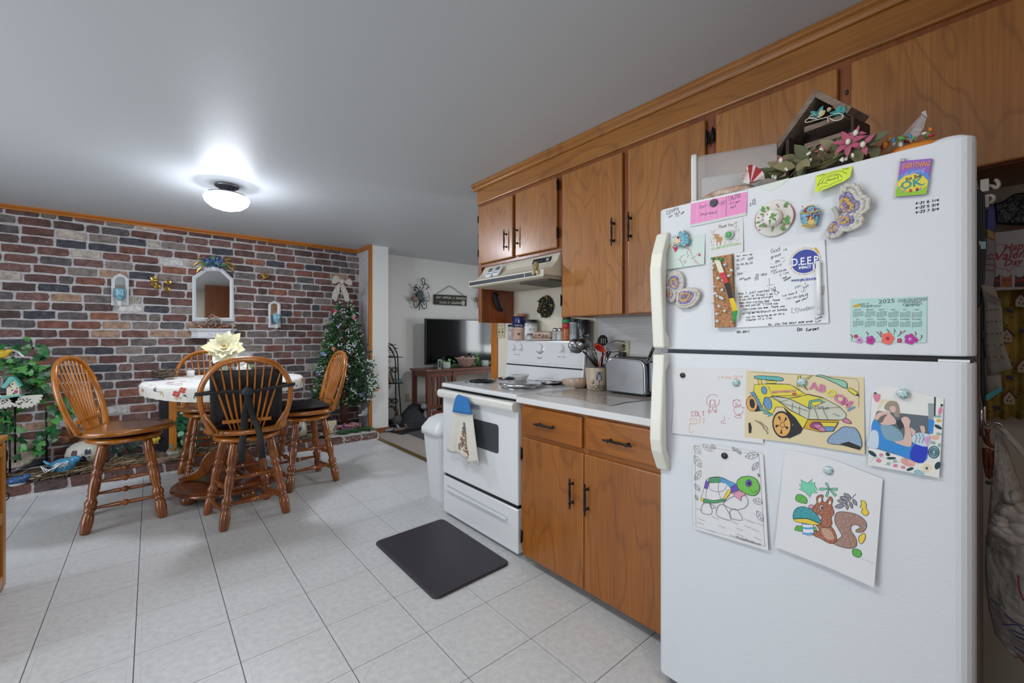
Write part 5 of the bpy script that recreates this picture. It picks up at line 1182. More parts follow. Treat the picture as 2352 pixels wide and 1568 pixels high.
# ---------------------------------------------------------------- on top of the refrigerator
ZT = 1.664
m_bin = M('clear_plastic_bin', '#c9c6c6', .18, alpha=.5, spec=.6); m_lid = M('bin_lid_white', '#d6d6d2', .35)
bx_, bd_, bo_ = Vector((.41, -.912, 0)), Vector((.912, .41, 0)), Vector((1.405, .71, ZT + .002))
bb = thing('bread_box', 'clear plastic bread keeper with white end lid on top of the fridge', 'bread box', bo_)
sec = sum([arc(a, b_, r, q, q + pi / 2, 4) for a, b_, r, q in [(.03, .145, .03, pi / 2), (.03, .02, .02, pi), (.10, .02, .02, 1.5 * pi), (.10, .145, .03, 0)]], [])
sf = Fr(bo_, bd_, (0, 0, 1), n=bx_)
q = MB(); n_ = len(sec)
vs = [sf.p(a, b_, o_) for o_ in (.012, .25) for a, b_ in sec]
q.add(vs, [(i, n_ + i, n_ + (i + 1) % n_, (i + 1) % n_) for i in range(n_)] + [tuple(range(n_, 2 * n_))], m_bin, False)
q.build('bin', bb)
lip = [(a + (.006 if a > .065 else -.006), b_ + (.006 if b_ > .08 else -.002)) for a, b_ in sec]
MB().prism(lip, sf, .018, m_lid).build('lid', bb, bev=.004)
MB().prism([(.05, .17), (.09, .175), (.085, .197), (.06, .19)], sf, .008, m_lid).build('lid_tab', bb, bev=.002)
q = MB().prism([(a * .8 + .012, b_ * .55 + .004) for a, b_ in sec], sf, .18, M('bread_bag_white', '#d4d6d2', .5), .03)
q.build('bread_loaf', bb, bev=.01)
q = MB().prism([(a * .82 + .01, b_ * .12 + .003) for a, b_ in sec], sf, .22, M('bag_green', '#5fae94', .5), .02); q.build('bag_end', bb, bev=.002)
# twisted bread wrapper lying at the front edge
wr = thing('bread_wrapper', 'crumpled bread wrapper with red printed twist standing in front of the bread keeper', 'wrapper', (1.40, .56, ZT + .002))
fw_ = Fr((1.40, .5, 0), (0, -1, 0), (0, 0, 1)); cw_ = tr(fw_, 1560, 180, 4.9)
m_wrap = M('wrapper_film', '#a9826a', .3, bump=(40, .8, .01), var=(26, '#8a5a40', '#c9b3a3')); m_wred = M('wrapper_red', '#a8333a', .35); m_wwh = M('wrapper_white', '#cfc3bf', .35)
q = MB(); pts = cw_([(720, 1170), (790, 990), (830, 970), (880, 1000), (935, 1040), (975, 1090), (965, 1130), (800, 1180)])
ap = fw_.p(*cw_([(800, 1190)])[0], .0)
for i in range(7):
 a0, a1 = pts[i], pts[i + 1]
 q.add([ap, fw_.p(*a0, .012 * (i % 2)), fw_.p(*a1, .012 * ((i + 1) % 2))], [(0, 1, 2)], (m_wwh, m_wred, m_wwh, m_wred, m_wwh, m_wwh, m_wrap)[i])
text(q, fw_, *cw_([(745, 1160)])[0], .015, 'OTHR', m_wred, .013, math.radians(62), sx=.8)
q.build('twist', wr, solid=.0006)
q = MB().ell((1.43, .60, ZT + .02), (.03, .085, .019), m_wrap, 14, 8); q.build('film', wr)
# weathered house-shaped wall shelf leaning on top
fhs = Fr((1.49, .36, 0), (-.2, -.98, 0), (0, 0, 1)); ch_ = tr(fhs, 1560, 180, 4.9)
hs = thing('birdhouse_shelf', 'dark weathered house-shaped shelf with steep roof standing on the fridge', 'shelf', fhs.p(0, ZT, -.05))
m_old = wood('weathered_wood_shaded', '#3d2b24', '#2c1e1a', '#120c0a', 'z', 6, .8, 0); m_old2 = wood('weathered_edge', '#8a7768', '#6d5a4e', '#2c221d', 'y', 8, .85, 0)  # inner boards toned darker to carry the shade of the unlit interior
MB().prism(ch_([(1525, 118), (1030, 820), (1070, 850), (1530, 212)]), fhs, .105, m_old2, -.105).build('roof_panel', hs, bev=.001)
MB().prism(ch_([(1525, 118), (1942, 320), (1888, 392), (1530, 212)]), fhs, .105, m_old2, -.105).build('roof_panel', hs, bev=.001)
zb = ZT; lo_ = lambda u: (ch_([(u, 700)])[0][0], zb)
MB().prism([ch_([(1530, 230)])[0], ch_([(1110, 830)])[0], lo_(1190), lo_(1955), ch_([(1955, 430)])[0]], fhs, .008, m_old, -.1).build('back_panel', hs)
MB().prism([lo_(1922), lo_(1955), ch_([(1955, 428)])[0], ch_([(1922, 412)])[0]], fhs, .09, m_old, -.095).build('side_panel', hs)
MB().prism([lo_(1190), lo_(1225), ch_([(1225, 660)])[0], ch_([(1190, 700)])[0]], fhs, .09, m_old, -.095).build('side_panel', hs)
MB().prism(ch_([(1400, 543), (1850, 400), (1855, 440), (1400, 607)]), fhs, .085, m_old2, -.088).build('shelf_board', hs, bev=.001)
MB().prism(ch_([(1400, 735), (1822, 600), (1828, 648), (1405, 800)]), fhs, .085, m_old2, -.088).build('shelf_board', hs, bev=.001)
q = MB(); m_cord = M('cream_cord', '#cfc8b2', .7); m_tul = M('teal_tulle', '#3a8f90', .7)
for pts in ([(1680, 440), (1560, 470), (1450, 500), (1430, 480), (1480, 450), (1600, 440)], [(1600, 440), (1500, 420), (1480, 450), (1560, 460)], [(1680, 440), (1780, 400), (1845, 410), (1840, 460), (1760, 480), (1700, 450)], [(1680, 440), (1690, 495)], [(1520, 400), (1600, 440), (1570, 400)]):
 q.tube([fhs.p(a, b_, .004 + .002 * (i % 2)) for i, (a, b_) in enumerate(ch_(smooth(pts, 4)))], .0014, m_cord, 6)
q.build('cord_bow', hs, kind='stuff')
q = MB()
for k in range(22):
 x, y = R.uniform(1540, 1600), R.uniform(380, 420)
 if k > 8: x, y = R.uniform(1740, 1900), R.uniform(350, 410)
 q.leaf(fhs.p(*ch_([(x, y)])[0], 0), (R.uniform(-1, 1), R.uniform(-1, 1), R.uniform(-.4, 1)), (-1, 0, .2), .02, .012, m_tul)
q.build('tulle', hs, kind='stuff')
for x, y, r, m_ in ((1625, 400, .0105, M('cream_rose', '#c9b994', .7)), (1705, 358, .007, M('dried_rose', '#b9a992', .7))):
 q = MB(); c_ = fhs.p(*ch_([(x, y)])[0], .008)
 for k in range(12):
  a_ = k * 2.4; rr_ = r * (.25 + .75 * k / 12); q.ell(c_ + Vector((-.003 * (1 - k / 12), math.cos(a_) * rr_ * .7, math.sin(a_) * rr_ * .7)), (.003, r * .5, r * .28), m_, 8, 5, Matrix.Rotation(a_ + pi / 2, 3, 'X'))
 q.build('rose', hs)
# silk flower spray along the front edge
fg_ = Fr((1.41, 0, 0), (0, -1, 0), (0, 0, 1)); cg_ = tr(fg_, 1560, 180, 4.9)
gl = thing('flower_garland', 'faded silk flower spray with olive leaves and pink lily on the fridge edge', 'flowers', fg_.p(*cg_([(1500, 1000)])[0], 0))
m_ol = [M('olive_leaf', '#5f5b38', .7, var=(60, '#4c4a2c', '#726e48')), M('dull_leaf', '#4f5236', .7, var=(60, '#41452e', '#66684a')), M('tan_leaf', '#807755', .7)]
lm = [leafmesh('leaf', m_, w_) for m_, w_ in ((m_ol[0], .62), (m_ol[1], .55), (m_ol[2], .5))]
for k in range(64):
 t_ = R.random(); x = 960 + t_ * 1260; y = 1075 - t_ * 330 + R.uniform(-75, 45); y = min(y, 1150 - t_ * 370 + 10)
 p_ = fg_.p(*cg_([(x, y)])[0], R.uniform(-.04, .012))
 place('leaf', lm[k % 3], gl, p_, (R.uniform(-.4, .1), R.uniform(-1, 1), R.uniform(-.4, .8)), (-1, R.uniform(-.6, .6), R.uniform(-.3, .8)), R.uniform(.034, .06))
q = MB(); m_stem = M('stem_green', '#5d6038', .6)
for pts in ([(1000, 1100), (1300, 1010), (1700, 840), (1830, 720)], [(1250, 1100), (1450, 920), (1800, 770)], [(1500, 1000), (1900, 850), (2200, 760)]): q.tube([fg_.p(*c_, .0) for c_ in cg_(smooth(pts, 4))], .0015, m_stem, 6)
q.build('stem', gl, kind='stuff')
m_pet = M('lily_pink', '#98244c', .6, var=(60, '#86163c', '#b5607a')); m_petw = M('white_bud', '#cfcfc0', .6)
pm_ = leafmesh('petal', m_pet, .42, False, .3)
def lily(name, x, y, n, L):
 c_ = fg_.p(*cg_([(x, y)])[0], .016); f_ = MB().ell(c_ + Vector((-.006, 0, 0)), (.006, .006, .008), m_petw, 8, 6).build(name, gl)
 for k in range(n):
  a_ = 2 * pi * k / n + .3; place('petal', pm_, f_, c_, (-.35, math.cos(a_), math.sin(a_)), (-1, 0, .2), L * R.uniform(.85, 1.1))
lily('lily', 1925, 740, 7, .036); lily('lily', 2090, 770, 3, .03); lily('rosebud', 1625, 835, 5, .018); lily('rosebud', 1175, 945, 5, .016); lily('rosebud', 2010, 640, 4, .022)
for x, y in ((1495, 945), (1480, 865), (1085, 1115), (1970, 890), (1850, 935), (1910, 930), (1230, 1040), (1120, 1130)):
 q = MB()
 for k in range(3): q.ell(fg_.p(*cg_([(x + R.uniform(-14, 14), y + R.uniform(-14, 14))])[0], .018), (.003, .0035, .004), m_petw, 7, 5)
 q.build('white_bud', gl, kind='stuff')
# clear bag and sweet wrappers to the right
fr2 = Fr((1.46, 0, 0), (0, -1, 0), (0, 0, 1)); c2 = tr(fr2)
m_film = M('clear_film', '#b7aeb2', .2, alpha=.5, spec=.8, bump=(60, .8, .01))
q = MB(); tip = fr2.p(*c2([(2126, 252)])[0], 0)
base_ = [fr2.p(a, b_, o_) for (a, b_), o_ in zip(c2([(2062, 322), (2085, 330), (2108, 330), (2124, 300), (2130, 268), (2118, 258), (2095, 282)]), (0, .03, .035, .02, .006, -.01, -.02))]
q.add([tip] + base_, [(0, i + 1, (i + 1) % 7 + 1) for i in range(7)], m_film, False)
q.add([tip + Vector((0, 0, -.001)), fr2.p(*c2([(2118, 262)])[0], .012), fr2.p(*c2([(2131, 272)])[0], .012)], [(0, 1, 2)], M('film_white_tip', '#d8d2d6', .4))
tag(q.build('plastic_bag', solid=.0006), 'clear twisted plastic bag sticking up at the back right of the fridge top', 'bag')
q = MB(); mm_ = [M('sweet_orange', '#c9772a', .5), M('sweet_red', '#b0373c', .5), M('sweet_green', '#5d9a4a', .5), M('sweet_white', '#d0cbc4', .5), M('sweet_blue', '#4a86a8', .5)]
for k in range(26):
 x = R.uniform(2018, 2150); y = 345 - (x - 2018) * .19 + R.uniform(-14, 4)
 p_ = fr2.p(*c2([(x, y)])[0], R.uniform(0, .05)); q.ell(p_, (.006, R.uniform(.004, .011), R.uniform(.003, .007)), mm_[k % 5], 6, 4, Matrix.Rotation(R.uniform(0, 3), 3, 'X'))
q.ell((1.47, .16, ZT + .022), (.04, .06, .022), mm_[0], 12, 6)
o = q.build('sweets_bag'); o['kind'] = 'stuff'; tag(o, 'heap of bright sweet wrappers and an orange packet at the right of the fridge top', 'sweets')
# ---------------------------------------------------------------- alcove beside the refrigerator
MB().box((.9, -.46, 0), (W, -.425, H), m_cabf).build('wall_light_block', kind=ST, base=False)  # unseen panel added to shade the alcove from the rear light
def al(x):
 f_ = Fr((x, 0, 0), (0, -1, 0), (0, 0, 1)); return f_, tr(f_)
f1, k1 = al(1.9)
m_hook = M('hook_white', '#cfcdc6', .4)
for (b0, pts, lab) in (((2255, 430), [(2262, 427), (2278, 427), (2288, 432), (2294, 424), (2290, 415), (2284, 413)], 'upper white J hook on the fridge side'), ((2258, 466), [(2262, 464), (2272, 466), (2281, 460), (2282, 452), (2275, 449), (2266, 451)], 'lower white J hook on the fridge side')):
 q = MB(); q.tube([f1.p(*c_, 0) for c_ in k1(smooth(pts, 4))], .005, m_hook, 8)
 a_, z_ = k1([b0])[0]; q.box((1.88, .045, z_ - .018), (1.92, .062, z_ + .018), m_hook)
 tag(q.build('hook'), lab, 'hook')
f1, k1 = al(1.72)
q = MB().prism(k1([(2236, 438), (2252, 436), (2262, 448), (2267, 560), (2262, 650), (2250, 705), (2236, 715)]), f1, .012, M('black_vinyl', '#121216', .3)); o = q.build('oven_mitt', bev=.004)
tag(o, 'long black vinyl apron hanging flat against the fridge side', 'apron')
MB().prism(k1([(2253, 556), (2265, 556), (2265, 573), (2253, 573)]), f1, .002, M('tag_pale_blue', '#9fc4cf', .5), .0125).build('tag', o)
MB().tube([f1.p(*c_, .014) for c_ in k1([(2247, 552), (2251, 556), (2251, 564), (2246, 566)])], .0012, m_chrome, 6).build('ring', o)
f1, k1 = al(1.95)
q = MB(); q.prism(k1([(2266, 462), (2285, 478), (2288, 520), (2282, 536), (2266, 530)]), f1, .03, M('gift_purple', '#3d3f8f', .4)); q.prism(k1([(2266, 528), (2283, 534), (2286, 556), (2268, 548)]), f1, .03, M('gift_gold', '#a88a52', .5)); q.prism(k1([(2264, 548), (2288, 556), (2285, 640), (2280, 668), (2258, 690), (2262, 600)]), f1, .03, M('gift_greypink', '#8f868a', .5))
o = tag(q.build('gift_bag', bev=.003), 'purple and grey gift bag squeezed between the fridge and the valentine bag', 'bag')
q = MB()
for pts in ([(2268, 592), (2276, 586), (2284, 590)], [(2266, 598), (2280, 596), (2285, 598)], [(2264, 610), (2284, 612)], [(2266, 622), (2284, 624)]): q.stroke(k1(pts), f1, .004, M('gift_rose_print', '#7c4a50', .6), .0305)
q.build('print', o, kind='stuff')
f1, k1 = al(2.08)
m_val = M('valentine_paper', '#b9b9bb', .5)
o = tag(MB().prism(k1([(2284, 536), (2420, 520), (2425, 662), (2286, 668), (2286, 600)]), f1, .02, m_val).build('gift_bag', bev=.002), "white gift bag printed Happy Valentine's Day with cats in glasses", 'bag')
q = MB(); m_vr = M('valentine_red', '#a32a33', .5); m_cat = M('cat_orange', '#a9683a', .6); m_cat2 = M('cat_brown', '#4f3833', .6)
for tx, uv, s_ in (('Happy', (2303, 580), .031), ("Valentine's", (2282, 601), .036), ('Day', (2305, 613), .028)): text(q, f1, *k1([uv])[0], s_, tx, m_vr, .0215, math.radians(4), sx=.82, shear=.35, bold=.0006)
q.stroke(k1(smooth([(2290, 592), (2284, 575), (2296, 562), (2320, 568), (2345, 562)], 4)), f1, .0012, m_vr, .0212); q.stroke(k1(smooth([(2286, 605), (2292, 618), (2310, 618), (2318, 626), (2326, 616), (2346, 612)], 4)), f1, .0012, m_vr, .0212)
for u, m_ in ((2285, m_cat2), (2312, m_cat), (2343, m_cat2)):
 q.poly(k1([(u - 13, 660), (u - 11, 640), (u - 12, 632), (u - 5, 638), (u + 5, 637), (u + 12, 630), (u + 13, 660)]), f1, m_, .0214)
 for d_ in (-5, 6): q.poly(k1(circ(u + d_, 645, 5, 8, 3)), f1, m_vr, .0217)
q.build('print', o, kind='stuff')
f1, k1 = al(2.1)
tag(MB().prism(k1([(2282, 470), (2300, 468), (2330, 448), (2420, 440), (2420, 522), (2285, 516)]), f1, .03, M('black_bin_bag', '#15151a', .35, bump=(30, .8, .02))).build('bin_bag', bev=.006), 'black plastic bag hanging above the valentine bag', 'bag')
f1, k1 = al(2.12)
m_yel = M('yellow_fabric', '#a08a3e', .8, var=(14, '#8f7a34', '#b59d4c'))
o = MB().grid(lambda u, v: f1.p(*k1([(2262 + 170 * u, 640 + 320 * v + 4 * math.sin(u * 30))])[0], .008 * math.sin(u * 26) + .006 * math.sin(u * 11)), 40, 6, m_yel).build('fabric_bag', solid=.002)
tag(o, 'yellow fabric bag printed with birdhouses and blue birds', 'bag')
q = MB()
pb = [M('fabric_brown', '#4a2a22', .8), M('fabric_cream', '#b9ae96', .8), M('fabric_blue', '#39405a', .8), M('fabric_red', '#6e2a24', .8)]
for x, y in ((2312, 770), (2318, 912), (2345, 690), (2350, 840)):
 q.poly(k1([(x - 12, y + 14), (x - 13, y - 4), (x, y - 14), (x + 13, y), (x + 12, y + 16)]), f1, pb[1], .018); q.stroke(k1([(x - 17, y), (x, y - 16), (x + 18, y + 2)]), f1, .006, pb[3], .0182)
 for a_, b_ in ((-4, 6), (4, 8), (0, -2)): q.poly(k1(circ(x + a_, y + b_, 2.2, 7)), f1, pb[0], .0183)
for x, y in ((2318, 712), (2320, 866), (2350, 760), (2290, 935)): q.poly(k1([(x - 12, y - 4), (x - 2, y - 5), (x + 6, y), (x + 12, y + 8), (x - 2, y + 4)]), f1, pb[2], .018)
for k in range(46):
 x, y = R.uniform(2272, 2352), R.uniform(672, 950); a_ = R.uniform(0, 6.3)
 q.poly(k1([(x, y), (x + 4 * math.cos(a_ + .5), y + 4 * math.sin(a_ + .5)), (x + 8 * math.cos(a_), y + 8 * math.sin(a_)), (x + 4 * math.cos(a_ - .5), y + 4 * math.sin(a_ - .5))]), f1, pb[k % 2 * 3], .0178)
q.build('print', o, kind='stuff')
# wall calendar pages curling off the fridge side
f1, k1 = al(1.72)
def page(label, pts0, pts1, m_, off):
 q = MB(); n_ = 12
 def fn(u, v):
  i = v * (len(pts0) - 1); j = min(int(i), len(pts0) - 2); f_ = i - j
  a = [pts0[j][e] * (1 - f_) + pts0[j + 1][e] * f_ for e in (0, 1)]; b_ = [pts1[j][e] * (1 - f_) + pts1[j + 1][e] * f_ for e in (0, 1)]
  return f1.p(*k1([(a[0] * (1 - u) + b_[0] * u, a[1] * (1 - u) + b_[1] * u)])[0], off + .02 * u * v)
 return tag(q.grid(fn, 4, n_, m_).build('calendar_page', solid=.0006), label, 'calendar'), fn
m_pg = M('calendar_paper', '#8d867c', .8)
m_pgd = M('calendar_back', '#141416', .5)
tag(MB().prism(k1([(2252, 650), (2262, 655), (2268, 700), (2266, 930), (2258, 935), (2252, 900)]), f1, .01, m_pgd).build('calendar_backing', bev=.002), 'black calendar backing board against the fridge side', 'calendar')
o, fn = page('lower calendar page with a teal border at its foot', [(2262, 820), (2262, 850), (2266, 915)], [(2300, 850), (2300, 880), (2302, 893)], m_pg, .012)
MB().poly(k1([(2265, 905), (2302, 884), (2302, 895), (2267, 918)]), f1, M('teal_border', '#3d8f9c', .7), .035).build('teal_border', o)
o, fn = page('large curling calendar page covered with handwriting', [(2254, 655), (2262, 700), (2262, 790), (2270, 862)], [(2285, 660), (2302, 710), (2306, 790), (2326, 844)], m_pg, .018)
q = MB(); q.poly(k1([(2266, 672), (2300, 690), (2301, 698), (2267, 680)]), f1, M('header_grey', '#5f5a50', .7), .034)
for r_ in range(5):
 y = 712 + r_ * 27
 hfit(q, f1, *k1([(2268, y + 3), (2298 + r_ * 2, y + 1)]), ('w s a n l', 'a h b i', 'h o a c', 'k l s', 'a n e')[r_], m_ink, .0012, .04)
 q.stroke(k1([(2264, y + 8), (2303 + r_ * 3, y + 5)]), f1, .0006, M('grid_grey', '#77706a', .8), .04)
q.build('print', o, kind='stuff')
MB().prism(k1([(2256, 760), (2264, 758), (2266, 774), (2256, 776)]), f1, .015, m_black, .012).build('clip', o)
# hanging dried peppers, wire hooks
f1, k1 = al(1.78)
m_chil = M('dried_chili', '#5a2a16', .35, var=(40, '#3e1a0e', '#7d3a1a'))
o = thing('pepper_string', 'string of dark red dried peppers hanging beside the plastic bag', 'decoration', f1.p(*k1([(2270, 1100)])[0], 0))
for pts, r in (([(2264, 1000), (2268, 1016), (2282, 1026), (2294, 1024)], .008), ([(2266, 1030), (2264, 1060), (2268, 1096)], .009), ([(2272, 1034), (2276, 1066), (2272, 1100)], .008), ([(2268, 985), (2268, 1010)], .006)):
 c_ = k1(smooth(pts, 4)); n_ = len(c_); MB().tube([f1.p(*a, 0) for a in c_], [r * (1 - .75 * i / n_) for i in range(n_)], m_chil, 8).build('pepper', o)
MB().ell(f1.p(*k1([(2270, 1108)])[0], 0), .006, M('pepper_stem', '#3a4a20', .6), 8, 5).build('pepper_stem', o)
f1, k1 = al(1.82)
o = tag(MB().tube([f1.p(*c_, 0) for c_ in k1(smooth([(2262, 930), (2264, 975), (2280, 970), (2298, 974), (2304, 984), (2296, 988)], 4))], .003, m_chrome, 8).tube([f1.p(*c_, .004) for c_ in k1([(2254, 925), (2254, 1000)])], .006, m_chrome, 8).build('wire_hook'), 'chrome wire hook holding the plastic bag beside the fridge', 'hook')
# big plastic shopping bag, knotted handles on the hook
f1, k1 = al(1.80)
m_pbag = M('shopping_bag_film', '#c9c5bd', .4, bump=(14, .9, .03), var=(9, '#b3aea6', '#d3cfc8'), spec=.5)
pb_ = thing('plastic_bag', 'full white plastic shopping bag hanging from the hook beside the fridge', 'bag', f1.p(*k1([(2340, 1510)])[0], -.05))
def bagfn(u, v):
 w0 = [2264, 2263, 2264, 2272, 2286, 2330][min(5, int(v * 5))]; w1 = [2264, 2263, 2264, 2272, 2286, 2330][min(5, int(v * 5) + 1)]; f_ = v * 5 % 1
 L = w0 * (1 - f_) + w1 * f_; u_ = L + (2470 - L) * u; y = 1225 + 285 * v + (1 - u) * 0 + 22 * math.sin(u * 9) * (1 - v)
 return f1.p(*k1([(u_, y)])[0], .09 * math.sin(pi * min(1, u * .9 + .05)) * math.sin(pi * (.25 + .7 * v)) + .006 * noise.noise((u * 9, v * 9, 1)))
MB().grid(bagfn, 26, 20, m_pbag).build('body', pb_, solid=.001)
m_pb2 = M('handle_film', '#c3bfb7', .45, bump=(30, .8, .02), alpha=.85)
MB().grid(lambda u, v: f1.p(*k1([((2288 - 22 * v) * (1 - u) + (2300 + 120 * v ** 1.2) * u * (1 if v > .4 else 1) , 975 + 270 * v + 40 * u * v)])[0], .02 + .05 * math.sin(pi * u) * v + .008 * noise.noise((u * 7, v * 5, 4))), 14, 14, m_pb2).build('neck', pb_, solid=.001)
MB().grid(lambda u, v: f1.p(*k1([(2292 + 110 * v + 14 * u, 978 + 120 * v - 4 * u)])[0], .05 + .01 * noise.noise((u * 3, v * 6, 2))), 3, 10, M('handle_twist', '#b9b5ab', .45, bump=(40, .8, .01))).build('handle', pb_, solid=.002)
q = MB()
for k in range(16):
 q.ell(f1.p(*k1([(R.uniform(2296, 2352), R.uniform(1130, 1235))])[0], .05), (.03, R.uniform(.015, .03), R.uniform(.01, .025)), m_pbag, 8, 6, Matrix.Rotation(R.uniform(0, 3), 3, 'X'))
q.build('crumpled_bags', pb_, kind='stuff')
q = MB(); m_bl = M('bag_blue_print', '#343a6a', .6); m_rd = M('bag_red_print', '#8f3038', .6)
for pts, m_ in (([(2310, 1375), (2330, 1392), (2350, 1400)], m_bl), ([(2304, 1398), (2335, 1398), (2352, 1412)], m_bl), ([(2320, 1408), (2352, 1420)], m_bl), ([(2332, 1422), (2352, 1430)], m_bl), ([(2330, 1445), (2352, 1460)], m_bl), ([(2338, 1290), (2340, 1320), (2350, 1345)], m_rd), ([(2335, 1460), (2352, 1480)], m_rd), ([(2276, 1340), (2290, 1352), (2300, 1356)], m_bl)): q.stroke(k1(smooth(pts, 3)), f1, .0035, m_, .1)
q.build('print', pb_, kind='stuff')
# ---------------------------------------------------------------- on the backguard ledge
ZL = 1.1905
m_jg = M('jar_glass', '#cfd4d2', .08, alpha=.45, spec=.8); m_jl = M('jar_lid_black', '#1b1c22', .35)
def jar(name, x, y, r, h, label, fill, fillm, lid=.016, glass=m_jg, extra=None):
 o = thing(name, label, 'jar', (x, y, ZL))
 MB().lathe([(r * .94, 0), (r, .004), (r, h * .84), (r * .88, h * .9), (r * .88, h * .93)], (x, y, ZL), glass, 20).build('glass', o)
 MB().lathe([(0, .003), (r * .9, .003), (r * .92, h * fill), (0, h * fill)], (x, y, ZL), fillm, 16).build('contents', o)
 MB().lathe([(r * .97, h - lid), (r * .97, h - .002), (r * .9, h), (0, h)], (x, y, ZL), m_jl, 20).build('lid', o)
 return o
m_spice = [M('spice_beige', '#b79c86', .8), M('spice_white', '#d6d6d6', .7), M('spice_tan', '#c4ab96', .7), M('oregano', '#8b8f7e', .8)]
jar('spice_jar', 2.13, 2.505, .036, .118, 'slim glass jar of beige powder with a black lid, leftmost behind the stove', .72, m_spice[0])
salt = thing('salt_canister', 'salt canister with navy lid and pink body behind the stove', 'canister', (2.115, 2.412, ZL))
MB().lathe([(.044, 0), (.045, .004), (.045, .09), (.044, .098)], (2.115, 2.412, ZL), M('salt_pink', '#c9a08e', .5, var=(60, '#bd8f7f', '#d6b7a8')), 24).build('body', salt)
sl = MB().lathe([(.046, .096), (.047, .172), (.043, .177), (0, .177)], (2.115, 2.412, ZL), M('salt_navy', '#1d2a66', .35), 24).build('lid', salt)
fs_ = Fr((2.115, 2.412, ZL), (.762, -.6475, 0), (0, 0, 1), n=(-.6475, -.762, 0)); q = MB()
text(q, fs_, 0, .102, .019, 'MORTON', M('light_lettering', '#cfd2d2', .5), .0478, align='CENTER', sx=.75); q.poly([(-.006, .13), (0, .16), (.006, .13)], fs_, M('light_lettering'), .0478); q.build('lettering', sl, kind='stuff')
q = MB().poly(circ(0, .045, .01, 14), fs_, M('salt_navy'), .0462); hand(q, fs_, -.02, .08, .008, 'PINK SALT', m_wht, .001, 0, .0462); q.build('label_print', salt, kind='stuff')
MB().lathe([(.034, 0), (.035, .012), (.026, .02), (0, .022)], (2.135, 2.40, ZL + .1775), M('terracotta', '#b9765a', .7), 16).build('stopper', salt)
jar('spice_jar', 2.15, 2.345, .034, .118, 'glass jar with black lid half hidden behind the salt canister', .5, m_spice[3])
big = jar('spice_jar', 2.125, 2.285, .05, .148, 'wide spice jar with white label and tall black lid', .8, m_spice[1], .032)
fj = Fr((2.125, 2.285, ZL), (.762, -.6475, 0), (0, 0, 1), n=(-.6475, -.762, 0)); q = MB()
for a in range(8):
 t0, t1 = -1.1 + a * .275, -1.1 + (a + 1) * .275
 q.add([Vector((2.125, 2.285, ZL + z)) + (fj.x * math.sin(t) + fj.n * math.cos(t)) * .0512 for t, z in ((t0, .035), (t1, .035), (t1, .1), (t0, .1))], [(0, 1, 2, 3)], m_spice[1], True)
hand(q, fj, -.02, .072, .012, '28 OZ', m_ink, .0014, 0, .052); q.build('label', big)
jar('spice_jar', 2.095, 2.262, .027, .047, 'low jar with flat black lid in front of the wide spice jar', .6, m_spice[1], .018)
bt = thing('butter_dish', 'tan stoneware butter dish with a patterned lid on the stove back', 'butter dish', (2.125, 2.155, ZL))
m_stone = M('stoneware_tan', '#b79d88', .35, coat=.3, var=(40, '#a98e79', '#c4ad98'))
MB().box((2.085, 2.05, ZL + .001), (2.165, 2.268, ZL + .013), m_stone).build('plate', bt, bev=.005, seg=3)
l_ = MB().box((2.092, 2.06, ZL + .013), (2.158, 2.245, ZL + .062), m_stone).build('lid', bt, bev=.018, seg=4)
q = MB(); fb_ = fx(2.0915)
for k in range(46): q.poly(circ(-R.uniform(2.08, 2.225), ZL + R.uniform(.02, .042), R.uniform(.002, .005), 6), fb_, [M('stamp_navy', '#4a4458', .6), M('stamp_brown', '#7a5a50', .6)][k % 2], .0006)
q.build('stamped_band', l_, kind='stuff')
for y, m_, lb in ((2.03, m_spice[3], 'glass pepper shaker with a steel cap on the stove back'), (1.985, m_spice[1], 'glass salt shaker with a steel cap on the stove back')):
 o = thing('shaker', lb, 'shaker', (2.115, y, ZL))
 MB().lathe([(.024, 0), (.025, .004), (.023, .05), (.017, .066)], (2.115, y, ZL), m_jg, 12).build('glass', o); MB().lathe([(0, .003), (.021, .003), (.02, .045), (0, .045)], (2.115, y, ZL), m_, 12).build('contents', o)
 MB().lathe([(.018, .064), (.02, .068), (.019, .08), (.012, .085), (0, .086)], (2.115, y, ZL), m_chrome, 14).build('cap', o)
rs = thing('sauce_bottle', 'red hot seasoning bottle with a green label on the stove back', 'bottle', (2.125, 1.935, ZL))
MB().lathe([(.031, 0), (.032, .004), (.031, .07), (.029, .1), (.03, .135), (.022, .145)], (2.125, 1.935, ZL), M('chili_flakes', '#a5532a', .3, var=(90, '#8a3a1a', '#c2763f')), 18).build('body', rs)
MB().lathe([(.0318, .078), (.0306, .1), (.0315, .118)], (2.125, 1.935, ZL), M('label_red', '#b02a2c', .4), 18).lathe([(.0316, .1165), (.0318, .142)], (2.125, 1.935, ZL), M('label_green', '#2f8a54', .4), 18).build('label', rs)
MB().lathe([(.027, .143), (.027, .165), (.022, .168), (0, .168)], (2.125, 1.935, ZL), M('cap_dark_red', '#5a2420', .4), 16).build('cap', rs)
jar('canister', 2.135, 1.872, .036, .142, 'tall clear plastic canister with black lid on the stove back', .3, m_spice[1], .02, M('canister_clear', '#aab4ba', .15, alpha=.5))
cn = jar('canister', 2.128, 1.795, .044, .135, 'dark canister with white lettering at the right end of the stove back', .5, M('coffee_dark', '#1e1d24', .5), .02, M('canister_dark', '#2a2b36', .3))
fc2 = Fr((2.128, 1.795, ZL), (.762, -.6475, 0), (0, 0, 1), n=(-.6475, -.762, 0)); q = MB(); text(q, fc2, -.012, .012, .03, 'SALT', M('light_lettering'), .0446, pi / 2, sx=.9); q.build('lettering', cn, kind='stuff')
